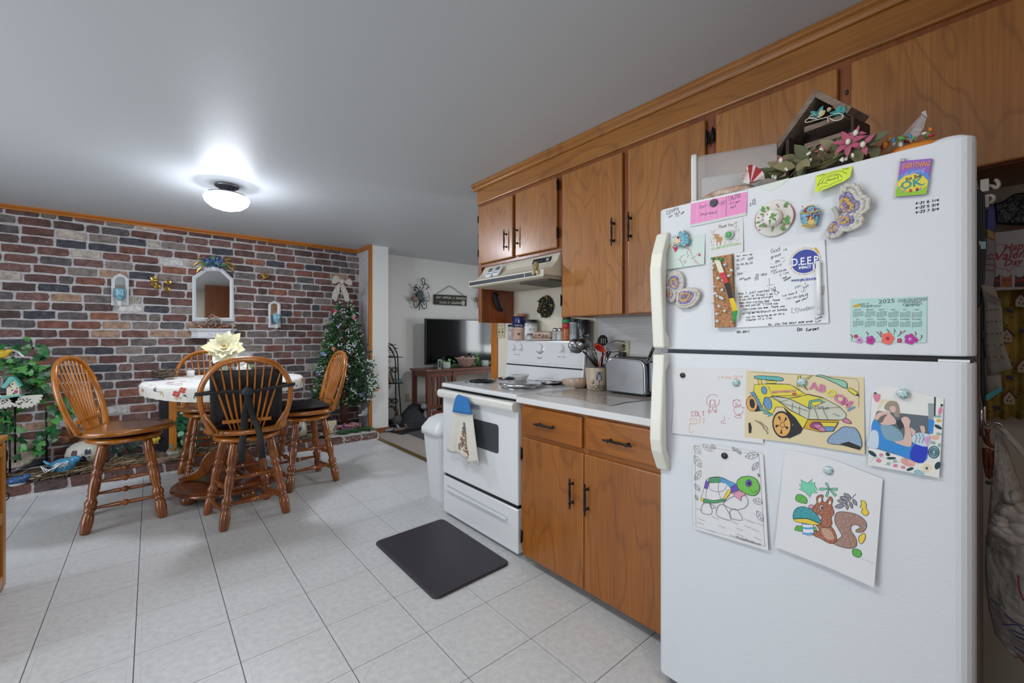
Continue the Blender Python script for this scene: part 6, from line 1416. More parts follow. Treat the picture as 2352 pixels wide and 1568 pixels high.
# ---------------------------------------------------------------- on the stove and counter
ZC = .8965
o = thing('glass_dish', 'clear fluted glass spoon dish on the front right burner cover', 'dish', (1.80, 2.06, .934))
MB().lathe([(.02, 0), (.035, .004), (.05, .03), (.056, .038), (.053, .036), (.034, .008), (0, .006)], (1.81, 2.045, .934), M('pressed_glass', '#d3d5d2', .1, alpha=.6, spec=.9), 16).build('bowl', o)
q = MB().tube(smooth([(1.80, 2.09, .962), (1.795, 2.12, .968), (1.785, 2.15, .955), (1.775, 2.175, .94)], 4), .011, M('pressed_glass'), 8, flat=.5).build('handle', o)
MB().ell((1.775, 2.175, .945), (.012, .012, .006), M('red_floral', '#b07d7d', .4, var=(200, '#a8434a', '#d6cfcc')), 8, 6).build('painted_tip', o)
# tan spoon rest
sr = thing('spoon_rest', 'tan stoneware spoon rest with a curled rim on the counter by the stove', 'spoon rest', (2.02, 1.80, ZC))
def srfn(u, v):
 a = 2 * pi * u; r = (.02 + .055 * min(1, v * 1.6)); z = 0 if v < .35 else ((v - .35) / .65) ** .8 * (.05 - .014 * math.cos(a - 1.2))
 return Vector((2.045 + r * 1.0 * math.cos(a), 1.79 + r * 1.15 * math.sin(a), ZC + .002 + z))
MB().grid(srfn, 28, 9, m_stone).add([srfn(i / 28, 0) for i in range(28)], [tuple(range(28))], m_stone).build('bowl', sr, solid=.004)
MB().tube([srfn(i / 28, 1) for i in range(28)], .002, M('stoneware_rim', '#5f4a40', .4), 6, True).build('rim', sr)
# utensil crock
CX0, CY0 = 2.055, 1.625
cr = thing('utensil_crock', 'tan stoneware crock stamped with blue birdhouses, beside the toaster', 'crock', (CX0, CY0, ZC))
MB().lathe([(.052, 0), (.06, .004), (.066, .06), (.07, .128), (.073, .14), (.068, .142), (.062, .12), (.058, .01), (0, .01)], (CX0, CY0, ZC), M('crock_tan', '#bcaa93', .35, coat=.3, var=(30, '#b09d86', '#c9b9a4')), 28).build('body', cr)
MB().tube([(CX0 + .0715 * math.cos(t_ * pi / 12), CY0 + .0715 * math.sin(t_ * pi / 12), ZC + .138) for t_ in range(24)], .003, M('crock_blue_rim', '#4a5670', .35), 6, True).build('rim', cr)
vx, vy = Vector((.762, -.6475, 0)), Vector((-.6475, -.762, 0)); q = MB()
def onc(a, z, e=.0012):
 r = .06 + (z / .13) * .0105 + e; return Vector((CX0, CY0, ZC + z)) + vx * math.sin(a / r) * r + vy * math.cos(a / r) * r
class CF:
 def p(s, a, b, off=0.): return onc(a, b, .0012 + off)
cf = CF(); nb, gn, br_ = M('stamp_blue', '#3f4f78', .5), M('stamp_green', '#6a7350', .5), M('stamp_brown')
q.poly([(-.012, .062), (-.014, .09), (.0, .112), (.014, .09), (.012, .062)], cf, nb); q.poly(circ(0, .082, .006, 10), cf, M('stamp_pale', '#9aa9c4', .5), .0004); q.poly([(-.0025, .02), (.0025, .02), (.0025, .062), (-.0025, .062)], cf, br_)
q.poly([(-.044, .04), (-.046, .055), (-.036, .07), (-.028, .055), (-.03, .04)], cf, br_); q.poly([(.036, .045), (.046, .075), (.056, .045)], cf, nb)
for k in range(70): q.poly(circ(R.uniform(-.06, .06), R.uniform(.008, .034), R.uniform(.0015, .004), 6), cf, [nb, gn, br_][k % 3], .0002)
for k in range(26): a_ = R.uniform(0, 6.3); q.poly(circ(.019 * math.cos(a_), .085 + .026 * math.sin(a_), .003, 6), cf, nb, .0003)
q.build('stamped_birdhouses', cr, kind='stuff')
fu = Fr((CX0, CY0, 0), vx, (0, 0, 1), n=vy); ku = tr(fu, 1260, 700, 6.031)
m_ust = M('utensil_steel', '#8f9094', .25, 1.0); m_uhan = M('utensil_black', '#1a1b1e', .35); m_ured = M('red_silicone', '#c03a2c', .35)
def U(pts, off=0.): return [fu.p(a, b_, off) for a, b_ in ku(pts)]
def uten(name, label, cat='utensil'):
 p_ = Vector((CX0, CY0, ZC + .012)); return thing(name, label, cat, p_)
def spoonbowl(ctr, rx_, ry_, rot, m_, off, depth=.02, name='bowl', parent=None, holes=False):
 c_ = ku([ctr])[0]; sx_ = abs(ku([(ctr[0] + rx_, ctr[1])])[0][0] - c_[0]); sy_ = abs(ku([(ctr[0], ctr[1] + ry_)])[0][1] - c_[1])
 q = MB(); cr_, sr_ = math.cos(rot), math.sin(rot)
 def fn(u, v):
  a = 2 * pi * u; x, y = sx_ * v * math.cos(a), sy_ * v * math.sin(a)
  return fu.p(c_[0] + x * cr_ - y * sr_, c_[1] + x * sr_ + y * cr_, off + depth * (1 - v * v))
 q.grid(fn, 20, 6, m_)
 if holes:
  for k in range(40):
   a = k * 2.4; v = .85 * math.sqrt(k / 40); x, y = sx_ * v * math.cos(a), sy_ * v * math.sin(a)
   q.prism(circ(c_[0] + x * cr_ - y * sr_, c_[1] + x * sr_ + y * cr_, .0014, 6), fu, .001, m_black, off + depth * (1 - v * v))
 return q.build(name, parent, solid=.0015)
o = uten('slotted_spoon', 'perforated steel spoon leaning left out of the crock'); spoonbowl((370, 570), 110, 95, -.5, m_ust, .03, .015, 'bowl', o, True)
MB().tube(U([(470, 640), (560, 740), (660, 860)], .02), .006, m_uhan, 8).build('handle', o)
o = uten('ladle', 'round steel ladle in front of the perforated spoon'); spoonbowl((440, 545), 85, 80, -.4, m_ust, .05, .03, 'bowl', o)
MB().tube(U([(500, 600), (570, 710), (680, 860)], .03), .005, m_ust, 8).build('handle', o)
o = uten('fork', 'steel pasta fork rising from the back of the crock')
for k in range(5): MB().tube(U([(430 + k * 28, 460 - k * 6), (470 + k * 22, 530 - k * 4), (540 + k * 8, 590)], -.02), .0025, m_ust, 6).build('tine', o)
MB().tube(U([(560, 590), (620, 660), (680, 860)], -.02), .005, m_ust, 8).build('handle', o)
o = uten('whisk', 'wire whisk standing at the back of the crock')
for k in range(6):
 w_ = -50 + k * 20; MB().tube(U(smooth([(660, 660), (600 + w_, 500), (585 + w_ * .8, 430), (560 + w_ * .2, 405), (540 + w_ * .6, 430)], 4), -.03), .0012, m_ust, 5).build('wire', o)
MB().tube(U([(660, 660), (700, 860)], -.03), .006, m_ust, 8).build('handle', o)
o = uten('red_ladle', 'red silicone ladle in the middle of the crock'); spoonbowl((690, 590), 85, 45, -.6, m_ured, .035, -.03, 'bowl', o)
MB().tube(U([(735, 690), (700, 750), (680, 860)], .03), .006, m_ured, 8, flat=.6).build('handle', o)
MB().tube(U([(612, 560), (680, 545), (740, 590), (765, 650), (745, 690)], .045), .004, m_ured, 6).build('rim', o)
o = uten('turner', 'black slotted turner standing at the back of the crock')
q = MB()
for sl0, sl1 in ((-.5, -.3), (-.2, -.06), (.06, .2), (.3, .5)): pass
tb_ = [(680, 530), (695, 460), (730, 420), (780, 415), (820, 450), (832, 520), (800, 560), (720, 560)]
q.prism(ku(tb_), fu, .003, m_uhan, -.02); q.build('blade', o, bev=.001)
q = MB()
for x in (730, 758, 786): q.prism(ku([(x, 465), (x + 14, 465), (x + 16, 535), (x + 2, 535)]), fu, .001, M('slot_light', '#8b8f96', .6), -.0165)
q.build('slots', o, kind='stuff'); MB().tube(U([(760, 560), (760, 700), (740, 860)], -.018), .006, m_uhan, 8).build('handle', o)
o = uten('skimmer', 'wide wire skimmer leaning right out of the crock'); MB().tube(U(smooth([(790, 590), (830, 530), (930, 495), (1040, 515), (1105, 560), (1080, 600), (960, 640), (850, 650)], 3, True), .02), .0025, m_ust, 6, True).build('rim', o)
q = MB()
for k in range(13):
 x = 810 + k * 22; q.tube(U([(x, 560 - abs(k - 5) * 2), (x + 5, 600), (x + 12, 640 - abs(k - 4) * 5)], .02), .0011, m_ust, 5)
for k in range(4): q.tube(U([(805, 560 + k * 18), (940, 540 + k * 22), (1075, 555 + k * 14)], .02), .0011, m_ust, 5)
q.build('wire_mesh', o, kind='stuff'); MB().tube(U([(850, 640), (790, 760), (740, 860)], .02), .005, m_uhan, 8).build('handle', o)
MB().tube(U([(800, 640), (770, 780), (740, 860)], .035), .008, m_ust, 8, flat=.5).build('grip_plate', o)
# toaster ---------------------------------------------------------------
m_tst = M('toaster_steel', '#a4a6a9', .27, 1.0, bump=(8, .05, .01)); m_tend = M('toaster_end', '#6d6f74', .25, .9)
ts = thing('toaster', 'brushed steel two-slice toaster on the marbled counter mat', 'toaster', (2.06, 1.39, ZC))
tf = Fr((2.0, 0, 0), (0, -1, 0), (0, 0, 1))
tp_ = sum([arc(a, b_, r, q, q + pi / 2, 6) for a, b_, r, q in [(-1.52 + .05, ZC + .155, .05, pi / 2), (-1.515 + .01, ZC + .02, .01, pi), (-1.255 - .01, ZC + .02, .01, 1.5 * pi), (-1.26 - .045, ZC + .155, .045, 0)]], [])
MB().prism(tp_, tf, .165, m_tst, -.16).build('shell', ts, bev=.012, seg=3)
MB().prism([(a * .93 - .097, (b_ - ZC) * .93 + ZC + .004) for a, b_ in tp_], tf, .004, m_tst, .006).build('side_plate', ts, bev=.003)
MB().box((2.02, 1.27, ZC + .003), (2.155, 1.51, ZC + .015), m_black).build('base', ts)
q = MB()
for x in (2.05, 2.1): q.box((x, 1.3, ZC + .203), (x + .028, 1.47, ZC + .2065), m_black)
q.build('slots', ts, kind='stuff')
MB().box((2.02, 1.228, ZC + .02), (2.15, 1.262, ZC + .19), m_tend).build('control_end', ts, bev=.012, seg=3)
q = MB().box((2.03, 1.222, ZC + .10), (2.045, 1.232, ZC + .17), m_black).box((2.028, 1.215, ZC + .14), (2.05, 1.23, ZC + .15), m_chrome)
q.build('lever', ts); q = MB()
for k in range(3): q.lathe([(.007, 0), (.006, .006), (0, .006)], (2.04, 1.228, ZC + .04 + k * .02), m_chrome, 12, (0, -1, 0))
q.build('buttons', ts, kind='stuff')
q = MB(); q.stroke([(a * .001 - 1.385, b_ * .001 + ZC + .098) for a, b_ in smooth([(-14, -18), (-8, 14), (4, 22), (10, 8), (-2, -2), (-8, -14), (4, -14), (16, 2), (10, 14)], 4)], tf, .0016, m_chrome, .0105); q.build('embossed_logo', ts)
# tongs standing behind the toaster end
o = thing('tongs', 'silver kitchen tongs with a clip end standing behind the toaster', 'utensil', (2.11, 1.29, ZC + .2))
MB().bar((2.10, 1.3, ZC + .205), (2.08, 1.255, ZC + .275), .016, .01, m_steel).build('arm', o, bev=.002); MB().bar((2.08, 1.255, ZC + .27), (2.073, 1.237, ZC + .3), .02, .014, m_uhan).build('grip', o, bev=.003); MB().bar((2.073, 1.237, ZC + .3), (2.069, 1.23, ZC + .325), .007, .006, M('tan_tip', '#a98a5c', .5)).build('tip', o)
# plug and cord
o = thing('power_cord', 'black plug and cord from the wall outlet down behind the toaster', 'cord', (2.16, 1.51, 1.0))
MB().box((2.135, 1.495, 1.095), (2.168, 1.53, 1.125), m_black).build('plug', o, bev=.004)
MB().tube(smooth([(2.14, 1.525, 1.11), (2.13, 1.55, 1.10), (2.13, 1.565, 1.06), (2.14, 1.55, 1.0), (2.15, 1.53, .93), (2.15, 1.5, .91)], 4), .004, m_black, 8).build('cable', o)
# towel on the oven handle
tw_ = thing('dish_towel', 'white hand towel with quilted blue top hanging from the oven handle', 'towel', (1.478, 2.27, .46))
m_tb = M('quilted_blue', '#2a6fae', .8, bump=(70, .9, .006)); m_tw = M('towel_white', '#cfcbc1', .9, bump=(160, .6, .003))
t = NT('towel_cloth'); p_ = t.coord((1, 1, 1)); sp_ = t.ramp(t.noise(p_, 60, 2, .5), [(.66, (0, 0, 0, 1)), (.72, (1, 1, 1, 1))])
t.ln(t.mix(t.math('MULTIPLY', sp_, .4), '#cdc9bf', '#77808c'), t.b.inputs['Base Color']); t.b.inputs['Roughness'].default_value = .9; t.bump(t.noise(p_, 220, 2), .4, .002)
ft = Fr((1.474, 0, 0), (0, -1, 0), (0, 0, 1)); kt = tr(ft)
def tow(u, v):
 L = (1044 - 15 * v) ; Rr = 1087 + 15 * v; x = L + (Rr - L) * u; y = 942 + 8 * u + v * (86 + 36 * u + 5 * math.sin(u * 12))
 return ft.p(*kt([(x, y)])[0], .010 * v * math.sin(u * 19) + .004 * math.sin(u * 41) * v + .006)
MB().grid(tow, 34, 14, t.m).build('cloth', tw_, solid=.003)
def tot(u, v):
 L = 1058 - 14 * v ** .45; Rr = 1074 + 13 * v ** .45; x = L + (Rr - L) * u; y = 905 + 40 * v + 6 * u
 return ft.p(*kt([(x, y)])[0], .012 + .008 * math.sin(pi * u))
MB().grid(tot, 12, 8, m_tb).build('quilted_top', tw_, solid=.008)
q = MB(); pc = [M('towel_rust', '#8a5a42', .9), M('towel_green', '#77875a', .9), M('towel_tan', '#a98a6a', .9), M('towel_grey', '#5d5a60', .9)]
def tws(u, v, e=.004):
 p_ = tow(u, v); p_.x -= e; return p_
for k in range(120):
 v = R.uniform(.3, .88); sp = .04 + .13 * max(0, v - .35) / .5; u = .56 + R.uniform(-sp, sp)
 if k < 20: v = R.uniform(.22, .45); u = .56 + R.uniform(-.03, .03)
 d = .02 + .02 * R.random(); m_ = pc[3] if k < 14 else pc[1] if k < 28 else pc[R.choice((0, 0, 2, 3, 0))]
 q.add([tws(u - d, v), tws(u, v + d * .7), tws(u + d, v), tws(u, v - d * .7)], [(0, 1, 2, 3)], m_, True)
q.build('print', tw_, kind='stuff')
# floor mat and bin
mt = sum([arc(a, b_, .035, q, q + pi / 2, 5) for a, b_, q in [(1.465 - .035, 1.735 + .035, -pi / 2), (1.475 - .035, 2.445 - .035, 0), (1.0 + .035, 2.43 - .035, pi / 2), (.995 + .035, 1.72 + .035, pi)]], [])
t = NT('mat_vinyl'); w1 = t.n('ShaderNodeTexWave', Scale=34.0); w1.wave_type = 'BANDS'; w1.bands_direction = 'DIAGONAL'; t.ln(t.coord(), w1.inputs['Vector'])
w2 = t.n('ShaderNodeTexWave', Scale=40.0); w2.bands_direction = 'Y'; t.ln(t.coord(), w2.inputs['Vector'])
t.b.inputs['Base Color'].default_value = lin('#2b2730'); t.b.inputs['Roughness'].default_value = .42; t.bump(t.math('MULTIPLY', w1.outputs['Fac'], w2.outputs['Fac']), .55, .003)
o = MB().prism(mt, fz, .014, t.m, .0008).build('floor_mat', bev=.008, seg=3)
tag(o, 'dark brown anti-fatigue mat on the floor in front of the stove', 'mat')
q = MB(); cxm, cym = 1.235, 2.08; st_ = [((a - cxm) * .955 + cxm, (b_ - cym) * .97 + cym) for a, b_ in mt]
for i in range(len(st_)):
 (x0, y0), (x1, y1) = st_[i], st_[(i + 1) % len(st_)]; n_ = max(1, int(math.hypot(x1 - x0, y1 - y0) / .009))
 for k in range(n_): f0, f1_ = k / n_, (k + .55) / n_; q.stroke([(x0 + (x1 - x0) * f0, y0 + (y1 - y0) * f0), (x0 + (x1 - x0) * f1_, y0 + (y1 - y0) * f1_)], fz, .0016, M('stitch_grey', '#6a6670', .7), .0152)
q.build('stitching', o, kind='stuff')
tcx, tcy = 1.79, 2.80
bn = thing('trash_can', 'white swing-lid trash can standing behind the stove', 'trash can', (tcx, tcy, 0))
m_bin2 = M('bin_white', '#cfd2d3', .4)
def rr(w, d, r, n=5): return sum([arc(a * (w / 2 - r), b_ * (d / 2 - r), r, q, q + pi / 2, n) for a, b_, q in [(1, -1, -pi / 2), (1, 1, 0), (-1, 1, pi / 2), (-1, -1, pi)]], [])
q = MB(); s0, s1 = rr(.34, .20, .05), rr(.43, .27, .06); n_ = len(s0)
q.add([(tcx + a, tcy + b_, 0.001) for a, b_ in s0] + [(tcx + a, tcy + b_, .5) for a, b_ in s1], [tuple(range(n_))[::-1]] + [(i, (i + 1) % n_, n_ + (i + 1) % n_, n_ + i) for i in range(n_)], m_bin2); q.build('bin', bn)
q = MB(); s2 = rr(.46, .30, .07)
lay_ = [(1.0, .49), (1.0, .53), (.95, .545), (.9, .56), (.78, .595), (.55, .62), (.25, .632)]
q.add([(tcx + a * k, tcy + b_ * k, z) for k, z in lay_ for a, b_ in s2], [tuple(range(n_))[::-1], tuple(range(6 * n_, 7 * n_))] + [(j * n_ + i, j * n_ + (i + 1) % n_, (j + 1) * n_ + (i + 1) % n_, (j + 1) * n_ + i) for j in range(6) for i in range(n_)], m_bin2, True); q.build('lid', bn)
# ---------------------------------------------------------------- ceiling lamp over the table
LX, LY = .432, 3.79
ZB = 2.157
lp = thing('ceiling_lamp', 'small ceiling light with brushed nickel mount and lit white glass bowl', 'ceiling light', (LX, LY, ZB))
m_nick = M('brushed_nickel', '#77777c', .35, .9)
MB().lathe([(.0, .188), (.076, .188), (.08, .18), (.074, .17), (.066, .166), (.03, .145), (.028, .13), (.09, .122), (.12, .118), (.124, .111), (.118, .108), (0, .108)], (LX, LY, ZB), m_nick, 36).build('mount', lp)
m_bowl = M('lit_glass_bowl', '#eef3ff', .3, emit=110)
m_rim = M('dimmed_bowl_rim', '#eef3ff', .3, emit=9)  # upper bowl given a weaker glow to hold down the ceiling halo
MB().lathe([(.118, .109), (.14, .1), (.147, .082)], (LX, LY, ZB), m_rim, 36).lathe([(.147, .082), (.135, .052), (.1, .022), (.05, .005), (.012, 0), (0, 0)], (LX, LY, ZB), m_bowl, 36).build('glass_bowl', lp)
# ---------------------------------------------------------------- swivel counter chairs
m_oak = wood('honey_oak', '#b06709', '#9e5706', '#5f2f03', 'z', 5, .22, .6)
m_oakd = wood('turned_oak', '#8c4a09', '#773a06', '#431d02', 'z', 5, .22, .6)
m_seat = wood('seat_oak', '#9a6128', '#85501c', '#55300f', 'y', 6, .25, .5)
LEG = [(0, .0), (.021, .0), (.026, .02), (.031, .12), (.028, .2), (.016, .225), (.027, .24), (.03, .255), (.02, .27), (.03, .29), (.032, .335), (.022, .36), (.02, .38), (.029, .5), (.027, .58), (.019, .62), (.028, .64), (.03, .66), (.02, .69), (.025, .71), (.029, .74), (.026, .92), (.02, 1), (0, 1)]
def turned(p, q, prof, mat, k=1., n=12):
 p, q = Vector(p), Vector(q); L = (q - p).length
 return MB().lathe([(r * k, h * L) for r, h in prof], p, mat, n, q - p)
leg_me = []
for sx, sy in ((-1, -1), (1, -1), (1, 1), (-1, 1)): leg_me.append(turned((sx * .187, sy * .187, 0), (sx * .105, sy * .105, .545), LEG, m_oakd).mesh('leg'))
STR = [(0, 0), (.009, .0), (.010, .12), (.015, .4), (.012, .455), (.02, .475), (.02, .525), (.012, .545), (.015, .6), (.010, .88), (.009, 1), (0, 1)]
lx = lambda z: .187 - .082 * z / .545
str_me = []
for z, pair in ((.145, 'x'), (.30, 'x'), (.10, 'y'), (.235, 'y')):
 for s_ in (-1, 1):
  a = lx(z); p_, q_ = ((-a, s_ * a, z), (a, s_ * a, z)) if pair == 'x' else ((s_ * a, -a, z), (s_ * a, a, z))
  str_me.append(turned(p_, q_, STR, m_oakd, .95, 10).mesh('stretcher'))
plate_me = MB().lathe([(0, .532), (.185, .532), (.195, .538), (.195, .555), (.185, .56), (0, .56)], (0, 0, 0), m_oak, 36).mesh('swivel_plate')
bear_me = MB().lathe([(.15, .559), (.15, .588)], (0, 0, 0), m_black, 20).mesh('bearing')
so = []
for k in range(48):
 t = 2 * pi * k / 48; x, y = math.cos(t), math.sin(t)
 r = .245; px_, py_ = r * x * (1.0 if y < 0 else 1 - .12 * y * y), r * y * (1.0 if y < 0 else 1.08)
 so.append((px_, py_ + .0))
q = MB(); n_ = len(so)
q.add([(x * k, y * k, z) for k, z in ((.97, .587), (1, .594), (1, .611), (.975, .618), (.7, .613), (.3, .611)) for x, y in so], [tuple(range(n_))[::-1], tuple(range(5 * n_, 6 * n_))] + [(j * n_ + i, j * n_ + (i + 1) % n_, (j + 1) * n_ + (i + 1) % n_, (j + 1) * n_ + i) for j in range(5) for i in range(n_)], m_seat, True)
for i, f in enumerate(q.f):
 if 1 < i < 2 + 2 * n_: q.mi[i] = q.m(m_oak)
seat_me = q.mesh('seat')
by = lambda z: -.17 - (z - .61) * .27
bow = smooth([(-.188, by(.605), .605), (-.225, by(.70), .70), (-.247, by(.82), .82), (-.235, by(.92), .92), (-.175, by(1.02), 1.02), (-.09, by(1.066), 1.066), (0, by(1.076), 1.076), (.09, by(1.066), 1.066), (.175, by(1.02), 1.02), (.235, by(.92), .92), (.247, by(.82), .82), (.225, by(.70), .70), (.188, by(.605), .605)], 4)
bow_me = MB().tube(bow, .0195, m_oak, 10, flat=.72).mesh('bow')
spin_me = []
for k in range(9):
 f = (k - 4) / 4; xt = f * .19; zt = max(z for x, y, z in bow if abs(x - xt) < .03)
 zt = min(((abs(x - xt), z) for x, y, z in bow if z > .9))[1]
 pts = [(f * .085, by(.61) + .005, .608), (f * .105, by(.68), .68), (f * .15, by(.85), .85), (xt, by(zt), zt)]
 spin_me.append(MB().tube(smooth(pts, 3), [.005, .006, .0065, .007, .0075, .0075, .0065, .006, .005, .0045], m_oak, 8).mesh('spindle'))
cross_me = MB().bar((-.135, by(.675) - .004, .675), (.135, by(.675) - .004, .675), .022, .022, m_oak).mesh('crosspiece')
brace_me = [MB().tube([(s_ * .15, -.215, .605), (s_ * .228, by(.74) - .012, .74)], .0085, m_oak, 8).mesh('brace') for s_ in (-1, 1)]
def chair(x, y, base, face, label):
 """face: heading of the sitter, 0 = +y, counter-clockwise"""
 r = thing('counter_chair', label, 'chair', (x, y, 0), 'oak counter chairs around the dining table')
 def put(name, me, rz):
  o = bpy.data.objects.new(name, me); COL.objects.link(o); o.parent = r; o.rotation_euler = (0, 0, rz); return o
 for m_ in leg_me: put('leg', m_, base)
 for m_ in str_me: put('stretcher', m_, base)
 put('swivel_plate', plate_me, face); put('bearing', bear_me, face); put('seat', seat_me, face); put('bow', bow_me, face); put('crosspiece', cross_me, face)
 for m_ in spin_me: put('spindle', m_, face)
 for m_ in brace_me: put('brace', m_, face)
 return r
R_ = math.radians
C2, F2A = (.505, 3.41), R_(-8)
C3, F3A = (.99, 3.86), R_(88)
chair(-.13, 3.885, R_(2), R_(-106), 'honey oak swivel chair with bare seat, nearest the ivy on the left of the table')
chair(*C2, R_(8), F2A, 'oak swivel chair at the table front, its back toward us, black back cushion strapped on')
chair(*C3, R_(6), F3A, 'honey oak swivel chair at the right of the table beside the flowering tree')
chair(.40, 4.59, R_(4), R_(176), 'honey oak swivel chair behind the table, mostly hidden by the tablecloth')
m_cus = M('black_cushion', '#121217', .55, bump=(50, .4, .006)); m_str = M('black_strap', '#0f0f13', .6)
def cushion(name, c, ang, label):
 return thing(name, label, 'cushion', (c[0], c[1], .618))
def loc2(c, ang):
 ca, sa = math.cos(ang), math.sin(ang)
 return lambda x, y, z: Vector((c[0] + x * ca - y * sa, c[1] + x * sa + y * ca, z))
def pad(lf, w, d, h, z0, parent, y0=0., name='seat_pad'):
 def fn(u, v, s_):
  a, b_ = 2 * u - 1, 2 * v - 1; e = max(0, (1 - a ** 8) * (1 - b_ ** 8)) ** .35
  return lf(a * w * (1 - .06 * b_ * b_), y0 + b_ * d * (1 - .04 * a * a), z0 + h / 2 + s_ * h / 2 * e)
 q = MB()
 q.grid(lambda u, v: fn(u, v, 1), 14, 14, m_cus); q.grid(lambda u, v: fn(1 - u, v, -1), 14, 14, m_cus)
 return q.build(name, parent)
c3 = cushion('seat_cushion', C3, F3A, 'black seat cushion on the chair beside the flowering tree')
pad(loc2(C3, F3A), .205, .205, .045, .6185, c3, .04)
l3 = loc2(C3, F3A)
MB().tube([l3(.19, -.14, .64), l3(.2, -.2, .67), l3(.17, -.22, .63)], .004, m_str, 6).build('tie', c3)
c2 = cushion('chair_cushion', C2, F2A, 'black seat and back cushion strapped to the front chair')
l2 = loc2(C2, F2A); pad(l2, .21, .205, .05, .6185, c2, .045)
q = MB()
def bfn(u, v, s_):
 a, b_ = 2 * u - 1, v; z = .645 + .36 * b_; e = max(0, (1 - a ** 8) * (1 - (2 * v - 1) ** 8)) ** .35
 return l2(a * .2, by(z) + .05 + s_ * .022 * e, z)
q.grid(lambda u, v: bfn(u, v, -1), 14, 14, m_cus).grid(lambda u, v: bfn(1 - u, v, 1), 14, 14, m_cus).build('back_pad', c2)
def strap(pts, w=.02, name='strap'):
 P_ = [Vector(p_) for p_ in smooth([tuple(l2(*p_)) for p_ in pts], 4)]
 q = MB(); q.tube(P_, .003, m_str, 8, flat=w / .006); q.build(name, c2)
strap([(-.2, by(.87) + .04, .87), (-.262, by(.87), .87), (-.25, by(.86) - .028, .868), (-.1, by(.87) - .022, .873), (0, by(.86) - .02, .865)]); strap([(.2, by(.9) + .04, .9), (.262, by(.9), .9), (.25, by(.9) - .028, .897), (.1, by(.87) - .022, .878), (.0, by(.86) - .02, .86)])
strap([(.01, by(.85) - .02, .87), (0, by(.8) - .018, .8), (-.015, by(.7) - .03, .72), (-.02, by(.62) - .05, .62), (-.03, -.26, .5), (-.03, -.255, .42)], .04); strap([(.0, by(.85) - .02, .85), (.03, by(.7) - .03, .70), (.06, -.24, .62), (.075, -.27, .52), (.085, -.25, .43)], .036)
MB().ell(l2(.0, by(.87) - .03, .868), (.035, .018, .03), M('knot_navy', '#1d2230', .6), 10, 8).build('strap_knot', c2)
# ---------------------------------------------------------------- table
TX, TY = .462, 3.97
tbl = thing('dining_table', 'round oak pedestal dining table under a floral cloth', 'table', (TX, TY, 0))
m_tab = wood('table_oak', '#7a3f1a', '#683212', '#3a1a08', 'x', 5, .2, .6)
MB().lathe([(0, .868), (.5, .868), (.51, .874), (.51, .886), (0, .886)], (TX, TY, 0), m_tab, 48, sy=1.03).build('tabletop', tbl)
MB().lathe([(.40, .79), (.42, .79), (.42, .869), (.40, .869)], (TX, TY, 0), m_tab, 40).build('apron', tbl)
MB().lathe([(0, .11), (.1, .11), (.105, .14), (.07, .17), (.06, .2), (.085, .24), (.09, .3), (.06, .36), (.05, .4), (.075, .45), (.08, .5), (.06, .6), (.065, .7), (.11, .76), (.12, .8), (.0, .8)], (TX, TY, 0), m_oakd, 28).build('pedestal', tbl)
MB().lathe([(0, .07), (.34, .07), (.357, .08), (.36, .09), (.352, .10), (.33, .108), (.3, .112), (0, .115)], (TX, TY, 0), m_tab, 56).build('base_disc', tbl)
for k in range(4):
 a = R_(20 + 90 * k); MB().lathe([(0, 0), (.035, 0), (.05, .02), (.05, .05), (.035, .07), (0, .07)], (TX + .27 * math.cos(a), TY + .27 * math.sin(a), 0.0005), m_oakd, 16).build('bun_foot', tbl)
 a = R_(-25 + 90 * k); d_ = Vector((math.cos(a), math.sin(a), 0)); fr = Fr((TX, TY, 0), d_, (0, 0, 1)); pts = smooth([(.07, .34), (.12, .33), (.17, .27), (.2, .2), (.26, .165), (.31, .15), (.325, .13), (.30, .115), (.25, .12), (.18, .13), (.13, .17), (.1, .22), (.07, .22)], 3, True)
 MB().prism(pts, fr, .05, m_oakd, -.025).build('scroll_bracket', tbl, bev=.006)
t = NT('tablecloth_cotton'); t.b.inputs['Base Color'].default_value = lin('#d3d1cb'); t.b.inputs['Roughness'].default_value = .75; t.bump(t.noise(t.coord(), 300, 2), .15, .002)
m_cl = t.m
RX, RY = .53, .545
cl = thing('tablecloth', 'white fitted tablecloth printed with red flowers and sprigs', 'tablecloth', (TX, TY, .79))
def cf_(a, d, e=0.):
 """cloth point: angle a, distance d from centre measured over the edge"""
 if d < .96: return Vector((TX + RX * d * math.cos(a), TY + RY * d * math.sin(a), .8885 + e))
 f = (d - .96) / .25; b_ = math.sin(min(1, f * 3) * pi / 2)
 k = .96 + .04 * b_ + e * 1.8 - .04 * max(0, f - .45) + .006 * math.sin(a * 46) * min(1, f * 1.2)
 drop = .1 + .015 * math.sin(a * 3 + 1)
 return Vector((TX + RX * k * math.cos(a), TY + RY * k * math.sin(a), .8885 + e * (1 - f) - drop * max(0, f - .06)))
q = MB(); q.grid(lambda u, v: cf_(2 * pi * u, .0001 + 1.21 * v), 180, 26, m_cl); q.build('cloth', cl)
q = MB(); fm = [M('cloth_red', '#b5483a', .8), M('cloth_coral', '#c9805f', .8), M('cloth_leaf', '#6f7a5c', .8), M('cloth_navy', '#3a3f55', .8), M('cloth_tan', '#b9a58c', .8)]
def cpoly(a0, d0, pts, m_, e=.0014): q.add([cf_(a0 + x / .55, d0 + y / .55, e) for x, y in pts], [tuple(range(len(pts)))], m_)
